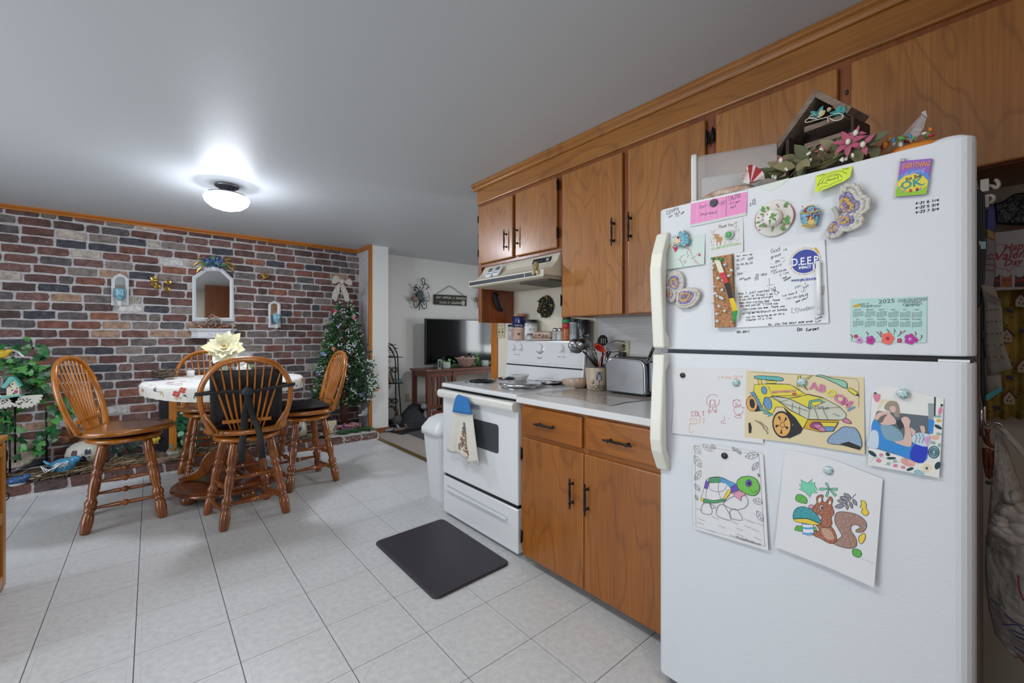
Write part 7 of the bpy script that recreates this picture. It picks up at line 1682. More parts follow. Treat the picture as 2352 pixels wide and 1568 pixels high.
for k in range(150):
 a0 = R.uniform(0, 2 * pi); d0 = R.choice([R.uniform(.1, .93), R.uniform(1.0, 1.16)]); s_ = R.uniform(.012, .028); kind = k % 5
 if kind < 2:
  for j in range(4): t_ = j * pi / 2 + k; cpoly(a0, d0, circ(s_ * .6 * math.cos(t_), s_ * .6 * math.sin(t_), s_ * .5, 6), fm[kind if k % 3 else 0], .0014 + j * .0001)
 else:
  for j in range(3): t_ = k + j * .7; cpoly(a0, d0, [(0, 0), (s_ * .9 * math.cos(t_ + .3), s_ * .9 * math.sin(t_ + .3)), (2 * s_ * math.cos(t_), 2 * s_ * math.sin(t_)), (s_ * .9 * math.cos(t_ - .3), s_ * .9 * math.sin(t_ - .3))], fm[kind])
q.build('print', cl, kind='stuff')
# vase with the cream bloom, and small things on the table
VX, VY, ZTB = .44, 4.05, .8905
vs = thing('flower_vase', 'clear glass vase with one huge cream silk dahlia on the table', 'vase', (VX, VY, ZTB))
MB().lathe([(.028, 0), (.032, .005), (.03, .08), (.024, .12), (.028, .15)], (VX, VY, ZTB), M('vase_glass', '#bcc9bd', .08, alpha=.5, spec=.8), 16).build('glass', vs)
q = MB()
for k in range(5): q.tube([(VX + R.uniform(-.015, .015), VY + R.uniform(-.015, .015), ZTB + .01), (VX, VY - .01, ZTB + .18)], .004, M('vase_stem', '#7d9a68', .6), 6)
q.build('stem', vs, kind='stuff')
m_cream = [M('cream_petal', '#d6cfa6', .7, sss=.2), M('cream_petal_pale', '#dcd8bd', .7, sss=.2)]
fc0 = Vector((VX + .005, VY - .04, 1.125)); n0 = Vector((-.25, -.85, .4)).normalized(); u0 = n0.cross(Vector((0, 0, 1))).normalized(); w0 = u0.cross(n0)
pm2 = [leafmesh('petal', m_, .62, False, -.12) for m_ in m_cream]
for ring, (n_, L, up) in enumerate(((11, .145, .15), (10, .115, .55), (8, .08, 1.1), (6, .05, 1.9))):
 for k in range(n_):
  a = 2 * pi * (k + .5 * (ring % 2)) / n_ + R.uniform(-.1, .1); d_ = u0 * math.cos(a) + w0 * math.sin(a) + n0 * up * .6
  place('petal', pm2[(k + ring) % 2], vs, fc0 + n0 * .006 * ring, d_, n0 - d_ * .2, L * R.uniform(.88, 1.1))
q = MB()
for k in range(24): a = k * 2.4; r = .02 * math.sqrt(k / 24); q.ell(fc0 + n0 * .03 + u0 * r * math.cos(a) + w0 * r * math.sin(a), .006, M('dahlia_heart', '#c9a84f', .7), 6, 4)
q.build('heart', vs, kind='stuff')
o = thing('ceramic_bird', 'small white ceramic hen with a green leaf on the table behind the vase', 'figurine', (.60, 4.22, ZTB))
m_porc = M('white_porcelain', '#cfd0cc', .25, coat=.4)
MB().lathe([(.03, 0), (.052, .02), (.058, .05), (.045, .085), (.02, .10), (0, .104)], (.60, 4.22, ZTB), m_porc, 20).build('body', o); MB().ell((.585, 4.19, ZTB + .105), (.02, .024, .022), m_porc, 10, 8).build('head', o)
MB().leaf((.63, 4.19, ZTB + .06), (.6, -.3, .5), (0, -1, .3), .05, .03, M('figurine_leaf', '#5d7f55', .5)).build('leaf', o); MB().leaf((.585, 4.165, ZTB + .108), (0, -1, -.2), (0, 0, 1), .016, .01, M('figurine_yellow', '#c2a23c', .5)).build('beak', o)
o = MB().lathe([(.022, 0), (.026, .01), (.028, .05), (.024, .052), (.02, .01), (0, .01)], (.245, 4.30, ZTB), m_porc, 16).build('cup'); tag(o, 'small white cup on the table before the hidden chair', 'cup')
nb_ = thing('bird_nest', 'brown twig nest at the left back of the table', 'nest', (.08, 4.20, ZTB))
q = MB(); m_twig = [M('twig_brown', '#5a4a3a', .9), M('twig_grey', '#7d7062', .9), M('twig_dark', '#3a2f27', .9)]
for k in range(150):
 a = R.uniform(0, 6.3); r = R.uniform(.03, .075); z = R.uniform(.005, .075) * (1 - abs(r - .055) * 5); p_ = Vector((.08 + r * math.cos(a), 4.2 + r * math.sin(a), ZTB + .004 + max(0, z))); t_ = Vector((-math.sin(a), math.cos(a), R.uniform(-.3, .3))) * R.uniform(.03, .05)
 p2_ = p_ + t_; p1_ = p_ - t_; p1_.z = max(p1_.z, ZTB + .002); p2_.z = max(p2_.z, ZTB + .002)
 q.tube([p1_, p_, p2_], .0016, m_twig[k % 3], 4)
q.build('twigs', nb_, kind='stuff')
o = MB().box((-.03, 4.12, ZTB), (.07, 4.19, ZTB + .006), M('blue_leaflet', '#47587a', .6), .3).build('leaflet'); tag(o, 'blue paper leaflet at the left edge of the table', 'leaflet')
# ---------------------------------------------------------------- on the brick wall
fw = Fr((0, YB - .0125, 0), (1, 0, 0), (0, 0, 1)); kw = tr(fw)
w1_, w2_, w3_ = tr(fw, 0, 440, 4.126), tr(fw, 400, 540, 6.032), tr(fw, 660, 540, 6.03)
m_dw = M('decor_white', '#cdced1', .4); m_mir = M('mirror_glass', '#dfe3e6', .03, 1.0)
def ringframe(name, outer, inner, t, mat, parent, fr=fw):
 n = len(outer); q = MB(); mid = [((a + c) / 2, (b_ + d_) / 2) for (a, b_), (c, d_) in zip(outer, inner)]
 vs = [fr.p(*p_, o_) for pts, o_ in ((outer, 0), (outer, t * .6), (mid, t), (inner, t * .55), (inner, 0)) for p_ in pts]
 q.add(vs, [(j * n + i, (j + 1) * n + i, (j + 1) * n + (i + 1) % n, j * n + (i + 1) % n) for j in range(4) for i in range(n)], mat)
 return q.build(name, parent)
mr = thing('wall_mirror', 'arched white framed mirror on the brick wall', 'mirror', fw.p(*kw([(489, 738)])[0], 0))
ou = w2_([(248, 580), (430, 450), (545, 437), (660, 462), (822, 612), (828, 1195), (250, 1195)]); inn = w2_([(302, 604), (445, 503), (545, 497), (640, 505), (770, 628), (768, 1142), (305, 1140)])
ringframe('frame', ou, inn, .03, m_dw, mr); MB().poly(inn, fw, m_mir, .006).build('glass', mr)
q = MB()
for x, y, a, b_ in ((545, 462, 24, 20), (500, 478, 34, 10), (590, 478, 34, 10), (545, 490, 30, 10), (460, 486, 20, 8), (630, 486, 20, 8)): c_ = w2_([(x, y)])[0]; q.ell(fw.p(*c_, .028), (a / 1030, .012, b_ / 1030), m_dw, 10, 6)
q.build('carving', mr, kind='stuff')
sw = thing('flower_swag', 'blue silk flower swag with gold leaves above the mirror', 'wall decor', fw.p(*w2_([(530, 400)])[0], 0))
gp = leafmesh('gold_leaf', m_gold, .2, False, .2)
for x0, y0, x1, y1 in ((430, 335, 285, 315), (380, 360, 250, 430), (370, 440, 300, 525), (395, 420, 330, 500), (680, 350, 835, 330), (700, 360, 870, 470), (720, 410, 800, 500), (735, 440, 850, 530), (690, 380, 800, 420)):
 a, b_ = w2_([(x0, y0), (x1, y1)]); d_ = Vector((b_[0] - a[0], -.02, b_[1] - a[1])); place('gold_leaf', gp, sw, fw.p(*a, .03), d_, (0, -1, .3), d_.length)
mb_ = [M('hydrangea_blue', '#4a6da0', .7), M('hydrangea_pale', '#7d98bb', .7), M('hydrangea_deep', '#2a4680', .7)]; mgl = [M('silk_green', '#2f6a35', .6), M('silk_dark_green', '#1f4526', .6), M('silk_light_green', '#5d9148', .6)]
q = MB()
for k in range(110):
 c_ = w2_([(R.gauss(525, 85), R.gauss(375, 38))])[0]; q.ell(fw.p(*c_, R.uniform(.01, .045)), (R.uniform(.006, .013), .008, R.uniform(.006, .012)), mb_[k % 3], 6, 4)
q.build('blossoms', sw, kind='stuff'); gl2 = leafmesh('leaf', mgl[0], .6)
for k in range(9): c_ = w2_([(R.uniform(380, 700), R.uniform(290, 440))])[0]; place('leaf', gl2, sw, fw.p(*c_, .03), (R.uniform(-1, 1), -.4, R.uniform(-.6, 1)), (0, -1, 0), .05)
sh = thing('wall_shelf', 'small white carved bracket shelf below the mirror', 'shelf', fw.p(*kw([(489, 775)])[0], .06))
zt_ = w2_([(500, 1294)])[0][1]; xa, xb_ = w2_([(200, 1300), (860, 1300)])[0][0], w2_([(860, 1300)])[0][0]; xm = (xa + xb_) / 2; hw = (xb_ - xa) / 2
def octp(k, d, y0=YB - .0135): return [(xm - hw * k, y0), (xm - hw * k, y0 - d * .35), (xm - hw * k * .72, y0 - d), (xm + hw * k * .72, y0 - d), (xm + hw * k, y0 - d * .35), (xm + hw * k, y0)]
for nm, k, d, z0, z1 in (('top', 1, .115, zt_ - .016, zt_), ('moulding', .97, .105, zt_ - .03, zt_ - .016), ('body', .9, .09, zt_ - .085, zt_ - .03), ('foot', .94, .1, zt_ - .1, zt_ - .085)): MB().prism(octp(k, d), Fr((0, 0, z0), (1, 0, 0), (0, 1, 0)), z1 - z0, m_dw).build(nm, sh, bev=.003)
q = MB()
for dx, dz, r in ((0, -.062, .022), (-.022, -.06, .014), (.022, -.06, .014), (0, -.085, .016), (-.04, -.056, .01), (.04, -.056, .01)): q.ell((xm + dx, YB - .105, zt_ + dz), (r, .008, r), m_dw, 10, 6)
q.build('carving', sh, kind='stuff')
dr_ = thing('dried_flowers', 'dried peach and blue flowers along the little white shelf', 'flowers', (xm, YB - .06, zt_ + .001)); q = MB()
m_dry = [M('dry_peach', '#b08468', .8), M('dry_rust', '#9a5a40', .8), M('dry_blue', '#566a86', .8), M('dry_brown', '#6a4f3c', .8), M('dry_green', '#6f7352', .8), M('dry_pink', '#c39d8c', .8)]
for k in range(170):
 x = R.gauss(0, .42);
 if abs(x) > .95: continue
 zz = zt_ + .008 + R.random() * (.045 if abs(x) > .28 else .15 * (1 - abs(x + .05))); q.leaf((xm + hw * x, YB - R.uniform(.03, .11), zz), (R.uniform(-1, 1), R.uniform(-1, .2), R.uniform(-.1, .8)), (R.uniform(-.5, .5), -1, .5), R.uniform(.015, .035), R.uniform(.008, .018), m_dry[k % 6])
q.build('blooms', dr_, kind='stuff')
def sconce(out_, in_, cup, stem, crop, label):
 o = thing('wall_sconce', label, 'sconce', fw.p(*crop([stem])[0], 0)); ringframe('frame', crop(out_), crop(in_), .02, m_dw, o); MB().poly(crop(in_), fw, m_mir, .004).build('glass', o)
 c_ = fw.p(*crop([cup])[0], .065); s_ = fw.p(*crop([stem])[0], .065)
 MB().lathe([(.012, 0), (.02, .01), (.034, .03), (.042, .06), (.04, .085), (.046, .11), (.043, .11), (.036, .085), (.038, .06), (.03, .033), (0, .02)], c_ - Vector((0, 0, .05)), M('aqua_glass', '#5aa9c4', .06, alpha=.62, spec=.9, var=(40, '#3a86ab', '#a9d8e0')), 18).build('votive_cup', o)
 MB().lathe([(0, -.03), (.014, -.028), (.02, -.012), (.016, .0), (.026, .012), (.03, .02), (0, .022)], c_ - Vector((0, 0, .075)), m_dw, 14).bar(c_ - Vector((0, 0, .09)), c_ - Vector((0, -.065, .09)), .02, .02, m_dw).build('arm', o)
sconce([(1055, 832), (1085, 800), (1135, 773), (1190, 800), (1222, 832), (1220, 1080), (1055, 1080)], [(1088, 845), (1105, 815), (1140, 808), (1175, 815), (1190, 845), (1190, 1050), (1088, 1050)], (1136, 985), (1136, 1100), w1_, 'white arched sconce with blue glass votive, left of the mirror')
sconce([(1303, 962), (1335, 930), (1383, 910), (1440, 930), (1472, 962), (1470, 1282), (1305, 1282)], [(1340, 970), (1360, 952), (1385, 948), (1415, 952), (1432, 970), (1430, 1245), (1342, 1245)], (1402, 1170), (1390, 1290), w2_, 'white arched sconce with blue glass votive, right of the mirror')
o = thing('gold_flower_plaque', 'gold metal bird and dogwood flowers plaque left of the mirror', 'wall decor', fw.p(*w1_([(1540, 900)])[0], 0)); gpt = MB().leaf((0, 0, 0), (1, 0, 0), (0, 0, 1), 1, 1.1, m_gold, False, -.2).mesh('petal')
for x, y in ((1595, 862), (1495, 905), (1582, 925), (1460, 880)):
 c_ = fw.p(*w1_([(x, y)])[0], .018); f_ = MB().ell(c_ + Vector((0, -.006, 0)), .008, M('gold_centre', '#8d6f2a', .4, .9), 8, 6).build('flower', o)
 for k in range(5): a = 1.256 * k + x; place('petal', gpt, f_, c_, (math.cos(a), -.25, math.sin(a)), (0, -1, 0), .03)
q = MB(); c_ = lambda x, y, e=.02: fw.p(*w1_([(x, y)])[0], e)
q.ell(c_(1475, 845), (.026, .014, .016), m_gold, 10, 6).ell(c_(1440, 845), (.012, .01, .01), m_gold, 8, 6).leaf(c_(1480, 850), (-.2, -.3, 1), (0, -1, 0), .055, .03, m_gold).leaf(c_(1470, 845), (-.8, -.3, .7), (0, -1, 0), .05, .03, m_gold).build('bird', o)
o = thing('gold_bird', 'small gold hummingbird ornament right of the mirror', 'wall decor', fw.p(*w2_([(1250, 580)])[0], 0)); q = MB(); c_ = lambda x, y, e=.02: fw.p(*w2_([(x, y)])[0], e)
q.tube([c_(1200, 620), c_(1240, 595), c_(1280, 580), c_(1305, 565), c_(1330, 568)], [.004, .016, .018, .012, .002], m_gold, 8).build('body', o)
for x, y in ((1180, 525), (1245, 510)): MB().leaf(c_(1255, 590), (c_(x, y, .05) - c_(1255, 590)), (0, -1, .2), .075, .03, m_gold).build('wing', o)
# ---------------------------------------------------------------- planter: straw, animals, plants
ZP = .07
q = MB()
m_straw = [M('straw_tan', '#8a7658', .9), M('straw_brown', '#5f4c38', .9), M('straw_grey', '#9a8c74', .9)]
for k in range(1500):
 x = R.uniform(-.95, 2.0) if k % 3 else R.uniform(-.8, .5); y = R.uniform(YH + .07, YH + .38); a = R.uniform(0, pi); L = R.uniform(.03, .08); z = ZP + R.uniform(.012, .05) + (.03 * math.exp(-((x + .3) / .35) ** 2)) * R.random()
 d_ = Vector((math.cos(a), math.sin(a) * .5, R.uniform(-.25, .25))) * L; p_ = Vector((x, y, z)); w_ = Vector((-math.sin(a), math.cos(a), .6)) * .0022
 q.add([p_ - d_ - w_, p_ - d_ + w_, p_ + d_ + w_, p_ + d_ - w_], [(0, 1, 2, 3)], m_straw[k % 3])
o = q.build('straw', kind='stuff'); tag(o, 'dry straw spread over the raised brick planter', 'straw')
P = lambda u, v, y: at(u, v, y=y)
def ivy(root, paths, n, size, mats, yj=.05, meshes=None, lob=True):
 lms = meshes or [leafmesh('leaf', m_, .9, lob, .12) for m_ in mats]
 q = MB()
 for pth in paths: q.tube(smooth([tuple(p_) for p_ in pth], 4), .003, M('vine_stem', '#5a5c34', .7), 5)
 q.build('vine', root, kind='stuff')
 pts = [p_ for pth in paths for p_ in smooth([tuple(p_) for p_ in pth], 8)]
 for k in range(n):
  p_ = Vector(R.choice(pts)) + Vector((R.gauss(0, .035), R.uniform(-yj, yj), R.gauss(0, .035)))
  place('leaf', lms[k % len(lms)], root, p_, (R.uniform(-1, 1), R.uniform(-.7, .2), R.uniform(-1, .5)), (R.uniform(-.5, .5), -1, R.uniform(0, .8)), size * R.uniform(.65, 1.2))
yi = 5.22
iv = thing('ivy_garland', 'trailing green silk ivy over the metal plant stand at the left', 'ivy', P(60, 1040, yi))
mi_ = [M('ivy_green', '#276b33', .4), M('ivy_dark', '#164a24', .4), M('ivy_light', '#4c8a3e', .4)]
ivy(iv, [[P(*a, yi) for a in c_] for c_ in ([(-60, 850), (0, 825), (50, 840), (90, 850), (125, 848)], [(20, 860), (60, 870), (80, 890), (100, 905), (150, 925), (155, 940)], [(0, 838), (40, 850), (62, 800), (85, 812)], [(130, 930), (140, 950), (120, 985), (100, 1000), (85, 1020), (72, 1030)], [(-40, 930), (0, 950), (10, 975), (5, 1000)], [(60, 845), (80, 860), (70, 880)])], 200, .07, mi_)
st = thing('plant_stand', 'black wrought iron plant stand with a lace-edged shelf', 'plant stand', P(60, 1075, 5.2))
for u, v0, v1 in ((34, 915, 1062), (106, 940, 1062), (12, 940, 1100), (22, 1010, 1090)): MB().tube([P(u, v0, 5.2), P(u + 1, v1, 5.2)], .006, m_iron, 8).build('post', st)
MB().tube([P(22, 1086, 5.16), P(100, 1064, 5.24)], .005, m_iron, 6).tube([P(-40, 905, 5.2), P(110, 905, 5.3)], .006, m_iron, 6).build('rail', st, kind='stuff')
zs_ = P(20, 912, 5.12).z; MB().box((-1.5, 5.1, zs_ - .012), (-.66, 5.34, zs_), m_iron).build('shelf', st, bev=.002)
m_lace = M('lace_white', '#c3c0b6', .9, bump=(150, .6, .004))
for u in (8, 58, -42):
 q = MB(); c_ = P(u, 908, 5.09); q.add([c_ + Vector((.085 * math.cos(a), 0, .092 * math.sin(a) * 1.0)) for a in [pi + pi * i / 16 for i in range(17)]], [tuple(range(17))], m_lace)
 for k in range(12): a = pi + pi * (k + .5) / 12; q.ell(c_ + Vector((.088 * math.cos(a), 0, .094 * math.sin(a))), (.01, .003, .01), m_lace, 7, 4)
 for k in range(14): q.ell(c_ + Vector((R.uniform(-.05, .05), -.002, -R.uniform(.02, .07))), (.005, .001, .004), M('lace_hole', '#4d4a42', .9), 6, 4)
 q.build('lace_doily', st, solid=.002)
bh = thing('birdhouse', 'little cream birdhouse with mint roof on the lace shelf', 'birdhouse', P(25, 910, 5.14)); fb = Fr(P(0, 0, 5.10) * 0 + Vector((0, 5.1, 0)), (1, 0, 0), (0, 0, 1)); kb = tr(fb, 0, 780, 4.126)
m_bhc, m_bhm = M('birdhouse_cream', '#c9c3ab', .7), M('birdhouse_mint', '#5ba99f', .6)
MB().prism(kb([(60, 530), (62, 460), (125, 365), (180, 430), (182, 525)]), fb, .09, m_bhc, -.09).build('body', bh)
MB().prism(kb([(12, 455), (55, 460), (130, 368), (125, 350), (85, 352)]), fb, .11, m_bhm, -.1).build('roof', bh, bev=.002); MB().prism(kb([(125, 350), (210, 438), (185, 445), (122, 372)]), fb, .11, m_bhm, -.1).build('roof', bh, bev=.002); MB().prism(kb([(0, 540), (210, 518), (215, 530), (5, 552)]), fb, .14, m_bhm, -.1).build('base', bh)
q = MB()
for x, y, r, m_ in ((152, 492, 18, M('rose_magenta', '#a83a78', .7)), (85, 432, 14, M('rose_magenta')), (115, 478, 7, m_black), (118, 420, 8, m_black), (130, 510, 10, mgl[0]), (160, 460, 7, mgl[0]), (100, 445, 10, mgl[2])): q.prism(kb(circ(x, y, r, 9)), fb, .002, m_, 0)
q.build('painted_roses', bh, kind='stuff')
o = MB().tube([P(u, v, 5.18) for u, v in smooth([(10, 812), (22, 804), (40, 808), (55, 820)], 4)], .009, m_dw, 8).build('basket'); tag(o, 'white wicker basket hoop showing above the ivy', 'basket')
def bird(name, label, u, v, y, L, mats, fl=1, spots=None):
 c_ = P(u, v, y); o = thing(name, label, 'figurine', c_ + Vector((0, 0, -.4 * L)))
 MB().ell(c_, (L * .42, L * .3, L * .3), mats[0], 14, 10).ell(c_ + Vector((0, 0, -.1 * L)), (L * .38, L * .28, L * .26), mats[1], 14, 8).build('body', o)
 h_ = MB().ell(c_ + Vector((fl * L * .36, -.02 * L, L * .18)), (L * .2, L * .18, L * .18), mats[0], 12, 8).build('head', o); MB().lathe([(L * .05, 0), (0, L * .13)], c_ + Vector((fl * L * .54, -.04 * L, L * .17)), mats[2], 8, (fl, 0, 0)).build('beak', h_)
 MB().tube([c_ + Vector((-fl * L * .3, 0, .05 * L)), c_ + Vector((-fl * L * .5, 0, .16 * L)), c_ + Vector((-fl * L * .62, 0, .3 * L))], [L * .14, L * .12, L * .06], mats[0], 8, flat=.5).build('tail', o)
 MB().ell(c_ + Vector((-fl * L * .05, -L * .27, .05 * L)), (L * .26, L * .05, L * .14), mats[3], 10, 6).build('wing', o); return o
o = bird('ceramic_bird', 'bright blue ceramic bird with ribbed wings in the straw', 146, 1067, 5.02, .18, [M('glaze_blue', '#2f7da8', .25, coat=.4, var=(60, '#1f6590', '#5aa3c4')), M('glaze_blue'), M('glaze_dark', '#1f4a66', .3), M('glaze_stripe', '#b9c6c9', .3, var=(70, '#1f4a66', '#cfd6d6'))])
q = MB(); c_ = P(146, 1067, 5.02)
for k in range(6): q.tube([c_ + Vector((.0 - .012 * k, -.06, .03 - .008 * k)), c_ + Vector((-.035 - .012 * k, -.065, .0 - .006 * k)), c_ + Vector((-.06 - .012 * k, -.05, -.035 + .012 * k))], .004, M('glaze_rib', '#c3cccd', .3), 6)
q.build('wing_ribs', o, kind='stuff')
bird('ceramic_bird', 'small blue and white ceramic bird at the planter edge', 40, 1104, 4.90, .13, [M('bird_navy', '#34527d', .3), M('bird_white', '#c9ccca', .3), M('bird_beak', '#b08a3c', .4), M('bird_navy')])
bird('ceramic_bird', 'tiny yellow bird figurine beside the dark stand board', 354, 1012, 5.3, .09, [M('bird_yellow', '#c7a72e', .4), M('bird_yellow'), m_iron, M('bird_yellow')])
bird('ceramic_bird', 'pale pink ceramic bird beside the heart stone', 373, 1060, 4.98, .12, [M('bird_pink', '#b98a86', .4), M('bird_pink'), M('bird_beak'), M('bird_pink')])
bird('ceramic_bird', 'yellow bird perched in the ivy at the left edge', 4, 812, 5.14, .1, [M('bird_yellow'), M('bird_yellow'), M('bird_beak'), M('bird_yellow')])
for k, (u, v) in enumerate(((72, 1100), (86, 1094), (80, 1102))): c_ = P(u, v, 4.95); tag(MB().ell(c_, (.022, .015, .012), M('egg_white', '#c6bfb2', .5), 10, 6).build('ceramic_egg'), ('pinkish egg nearest the small blue bird', 'white egg farthest from the small blue bird', 'egg lying in front of the other two')[k], 'egg')
c_ = P(34, 1042, 5.28); o = thing('scalloped_plate', 'cream scalloped plate leaning on the wall behind the stand', 'plate', c_ - Vector((0, 0, .15))); q = MB()
def plf(u, v): a = 2 * pi * u; r = .125 * v * (1 + .035 * math.cos(14 * a) * v); return c_ + Vector((r * math.cos(a), .03 - .04 * max(0, v - .6) - .12 * r * math.sin(a), r * math.sin(a)))
q.grid(plf, 56, 8, M('plate_cream', '#aea391', .4, coat=.3)); q.build('plate', o, solid=.004)
MB().ell(c_ + Vector((-.05, -.03, .0)), (.02, .008, .07), m_dk, 8, 6).build('hanger', o)
c_ = P(195, 1040, 5.2); o = thing('painted_gourd', 'round white gourd painted with dark birdhouses', 'gourd', c_ - Vector((0, 0, .11))); MB().lathe([(0, -.11), (.06, -.1), (.11, -.05), (.125, .0), (.11, .055), (.07, .09), (.02, .105), (0, .104)], c_, M('gourd_white', '#bfbdae', .4, coat=.2), 24).build('body', o)
q = MB()
class GF:
 def p(s, a, b, off=0.): t = a / .125 - .25; u_ = b / .12; return c_ + Vector((math.sin(t) * math.cos(u_) * .1265, -math.cos(t) * math.cos(u_) * .1265, math.sin(u_) * .112))
gf = GF()
for x, z, m_ in ((-.03, .035, M('paint_plum', '#4f2a38', .6)), (.06, .035, M('paint_slate', '#3a3a52', .6)), (-.04, -.045, M('paint_dark', '#2a2430', .6)), (.03, -.03, M('paint_dark'))): q.poly([(x - .02, z - .025), (x + .02, z - .025), (x + .02, z + .012), (x, z + .034), (x - .02, z + .012)], gf, m_)
for k in range(24): q.poly(circ(R.uniform(-.09, .09), R.uniform(-.075, .0), .007, 5), gf, M('paint_dark'))
q.build('painting', o, kind='stuff')
o = thing('dried_leaves', 'clump of curled brown dried leaves above the gourd', 'leaves', P(180, 1010, 5.3)); dl = [leafmesh('leaf', M(n_, h_, .8), .5, False, .5) for n_, h_ in (('dead_leaf_tan', '#8d6a45'), ('dead_leaf_brown', '#6a4424'), ('dead_leaf_rust', '#7d4a2c'))]
for k in range(44): place('leaf', dl[k % 3], o, P(R.gauss(178, 20), R.gauss(1000, 12), R.uniform(5.24, 5.4)), (R.uniform(-1, 1), R.uniform(-.8, .3), R.uniform(-.5, 1)), (0, -1, .4), R.uniform(.05, .1))
# heart stone, wooden stand, ivy under the table
fhs2 = Fr((0, 4.97, 0), (1, 0, 0), (0, .25, .97)); kh = tr(fhs2)
ho = MB().prism(kh(smooth([(398, 1060), (384, 1048), (381, 1037), (388, 1032), (398, 1036), (408, 1031), (417, 1036), (414, 1047)], 3, True)), fhs2, .03, M('stone_grey', '#6f7269', .8)).build('heart_stone', bev=.004); tag(ho, 'grey heart-shaped garden stone engraved Friends', 'ornament')
q = MB().prism(kh(smooth([(398, 1056), (386, 1046), (385, 1038), (398, 1038), (411, 1037), (411, 1045)], 3, True)), fhs2, .002, M('stone_face', '#a8a08a', .8), .0302); text(q, fhs2, *kh([(398, 1048)])[0], .05, 'Friends', m_ink, .0335, math.radians(5), 'CENTER', .8, shear=.3); q.build('engraving', ho)
ws = thing('wooden_stand', 'wooden stand with one light post and a dark board, behind the table', 'stand', (.1, 5.3, ZP)); x0, x1 = P(388, 980, 5.25).x, P(406, 980, 5.25).x
MB().box((x0, 5.25, ZP), (x1, 5.30, .84), m_orangez).build('post', ws, bev=.003); xa_, xb2 = P(365, 980, 5.33).x, P(389, 980, 5.33).x; MB().box((xa_, 5.31, ZP), (xb2, 5.35, .84), M('dark_board', '#17181d', .5)).build('board', ws); MB().box((xa_, 5.24, .84), (x1 + .5, 5.4, .86), m_tab).build('top', ws)
iv2 = thing('ivy_plant', 'glossy dark green ivy plant hanging under the table', 'ivy', P(430, 1045, 5.3)); mi2 = [M('ivy_gloss', '#1f6a45', .25), M('ivy_gloss_dark', '#154a30', .25), M('ivy_variegated', '#6fa384', .3)]
ivy(iv2, [[P(*a, 5.3) for a in c_] for c_ in ([(410, 950), (430, 970), (440, 1000), (430, 1030)], [(420, 1040), (440, 1035), (455, 1030)], [(450, 950), (445, 980), (425, 1000), (415, 1040)], [(410, 980), (425, 960)])], 70, .075, mi2, .06, None, False)
iv3 = thing('ivy_plant', 'low dark foliage in the planter behind the left chair legs', 'ivy', P(290, 1040, 5.35)); ivy(iv3, [[P(*a, 5.35) for a in c_] for c_ in ([(255, 1030), (290, 1015), (320, 1020)], [(260, 1020), (300, 1035), (330, 1030)])], 44, .05, [M('foliage_slate', '#33473f', .6), M('foliage_dark', '#22302a', .6)], .05, None, False)
# lattice ball, jug, card, purple flowers
c_ = P(632, 1022, 5.05); o = thing('twig_house', 'small house woven from twigs with a heap of sticks', 'decoration', c_ - Vector((0, 0, .08)))
for k in range(5):
 for s_ in (1, -1): MB().bar(c_ + Vector((s_ * .09, -.02 * k, -.03)), c_ + Vector((0, -.02 * k, .09 - .012 * k)), .012, .012, m_twig[k % 2]).build('twig', o)
for k in range(14): a = R.uniform(-1, 1); MB().bar(c_ + Vector((-.1 + .02 * k - .1, R.uniform(-.06, .06), -.07 + R.random() * .03)), c_ + Vector((-.1 + .02 * k + .06, R.uniform(-.06, .06), -.06 + R.random() * .05)), .01, .008, m_twig[k % 3]).build('twig', o)
c_ = P(690, 1002, 5.2); o = thing('ceramic_jug', 'cream stoneware jug with a blue flower behind the chair legs', 'jug', c_); MB().lathe([(.05, 0), (.062, .02), (.07, .07), (.062, .13), (.045, .17), (.05, .2), (.045, .2), (.038, .17), (0, .16)], c_, M('jug_cream', '#b3aa98', .35, coat=.3), 20).build('body', o)
q = MB()
for k in range(7): q.ell(c_ + Vector((-.02 + R.uniform(-.014, .014), -.067, .095 + R.uniform(-.025, .025))), (.008, .004, .012), M('jug_blue', '#2f3f78', .5), 7, 5)
q.build('blue_flower', o, kind='stuff')
fcd2 = Fr((0, 4.98, 0), (1, .1, 0), (0, .2, .98)); kc = tr(fcd2); o = MB().prism(kc([(747, 974), (772, 971), (773, 1005), (749, 1009)]), fcd2, .008, M('floral_card', '#bdb9a8', .7)).build('greeting_card'); tag(o, 'cream card with yellow and magenta blossoms leaning in the planter', 'card'); q = MB()
for k in range(34): q.poly(kc(circ(R.uniform(750, 770), R.uniform(976, 1003), R.uniform(.8, 2), 6)), fcd2, [M('card_yellow', '#c9b35a', .7), M('card_magenta', '#8f4070', .7), M('card_yellow')][k % 3], .0084)
q.build('print', o, kind='stuff')
o = thing('silk_flowers', 'small clump of purple silk flowers behind the floral card', 'flowers', P(765, 985, 5.3)); q = MB()
for k in range(40): q.leaf(P(R.gauss(766, 7), R.gauss(966, 8), R.uniform(5.25, 5.35)), (R.uniform(-1, 1), -.5, R.uniform(-1, 1)), (0, -1, 0), .035, .02, [M('silk_purple', '#5a3a5c', .7), M('silk_plum', '#7d4a68', .7), mgl[1]][k % 3])
q.build('blooms', o, kind='stuff')
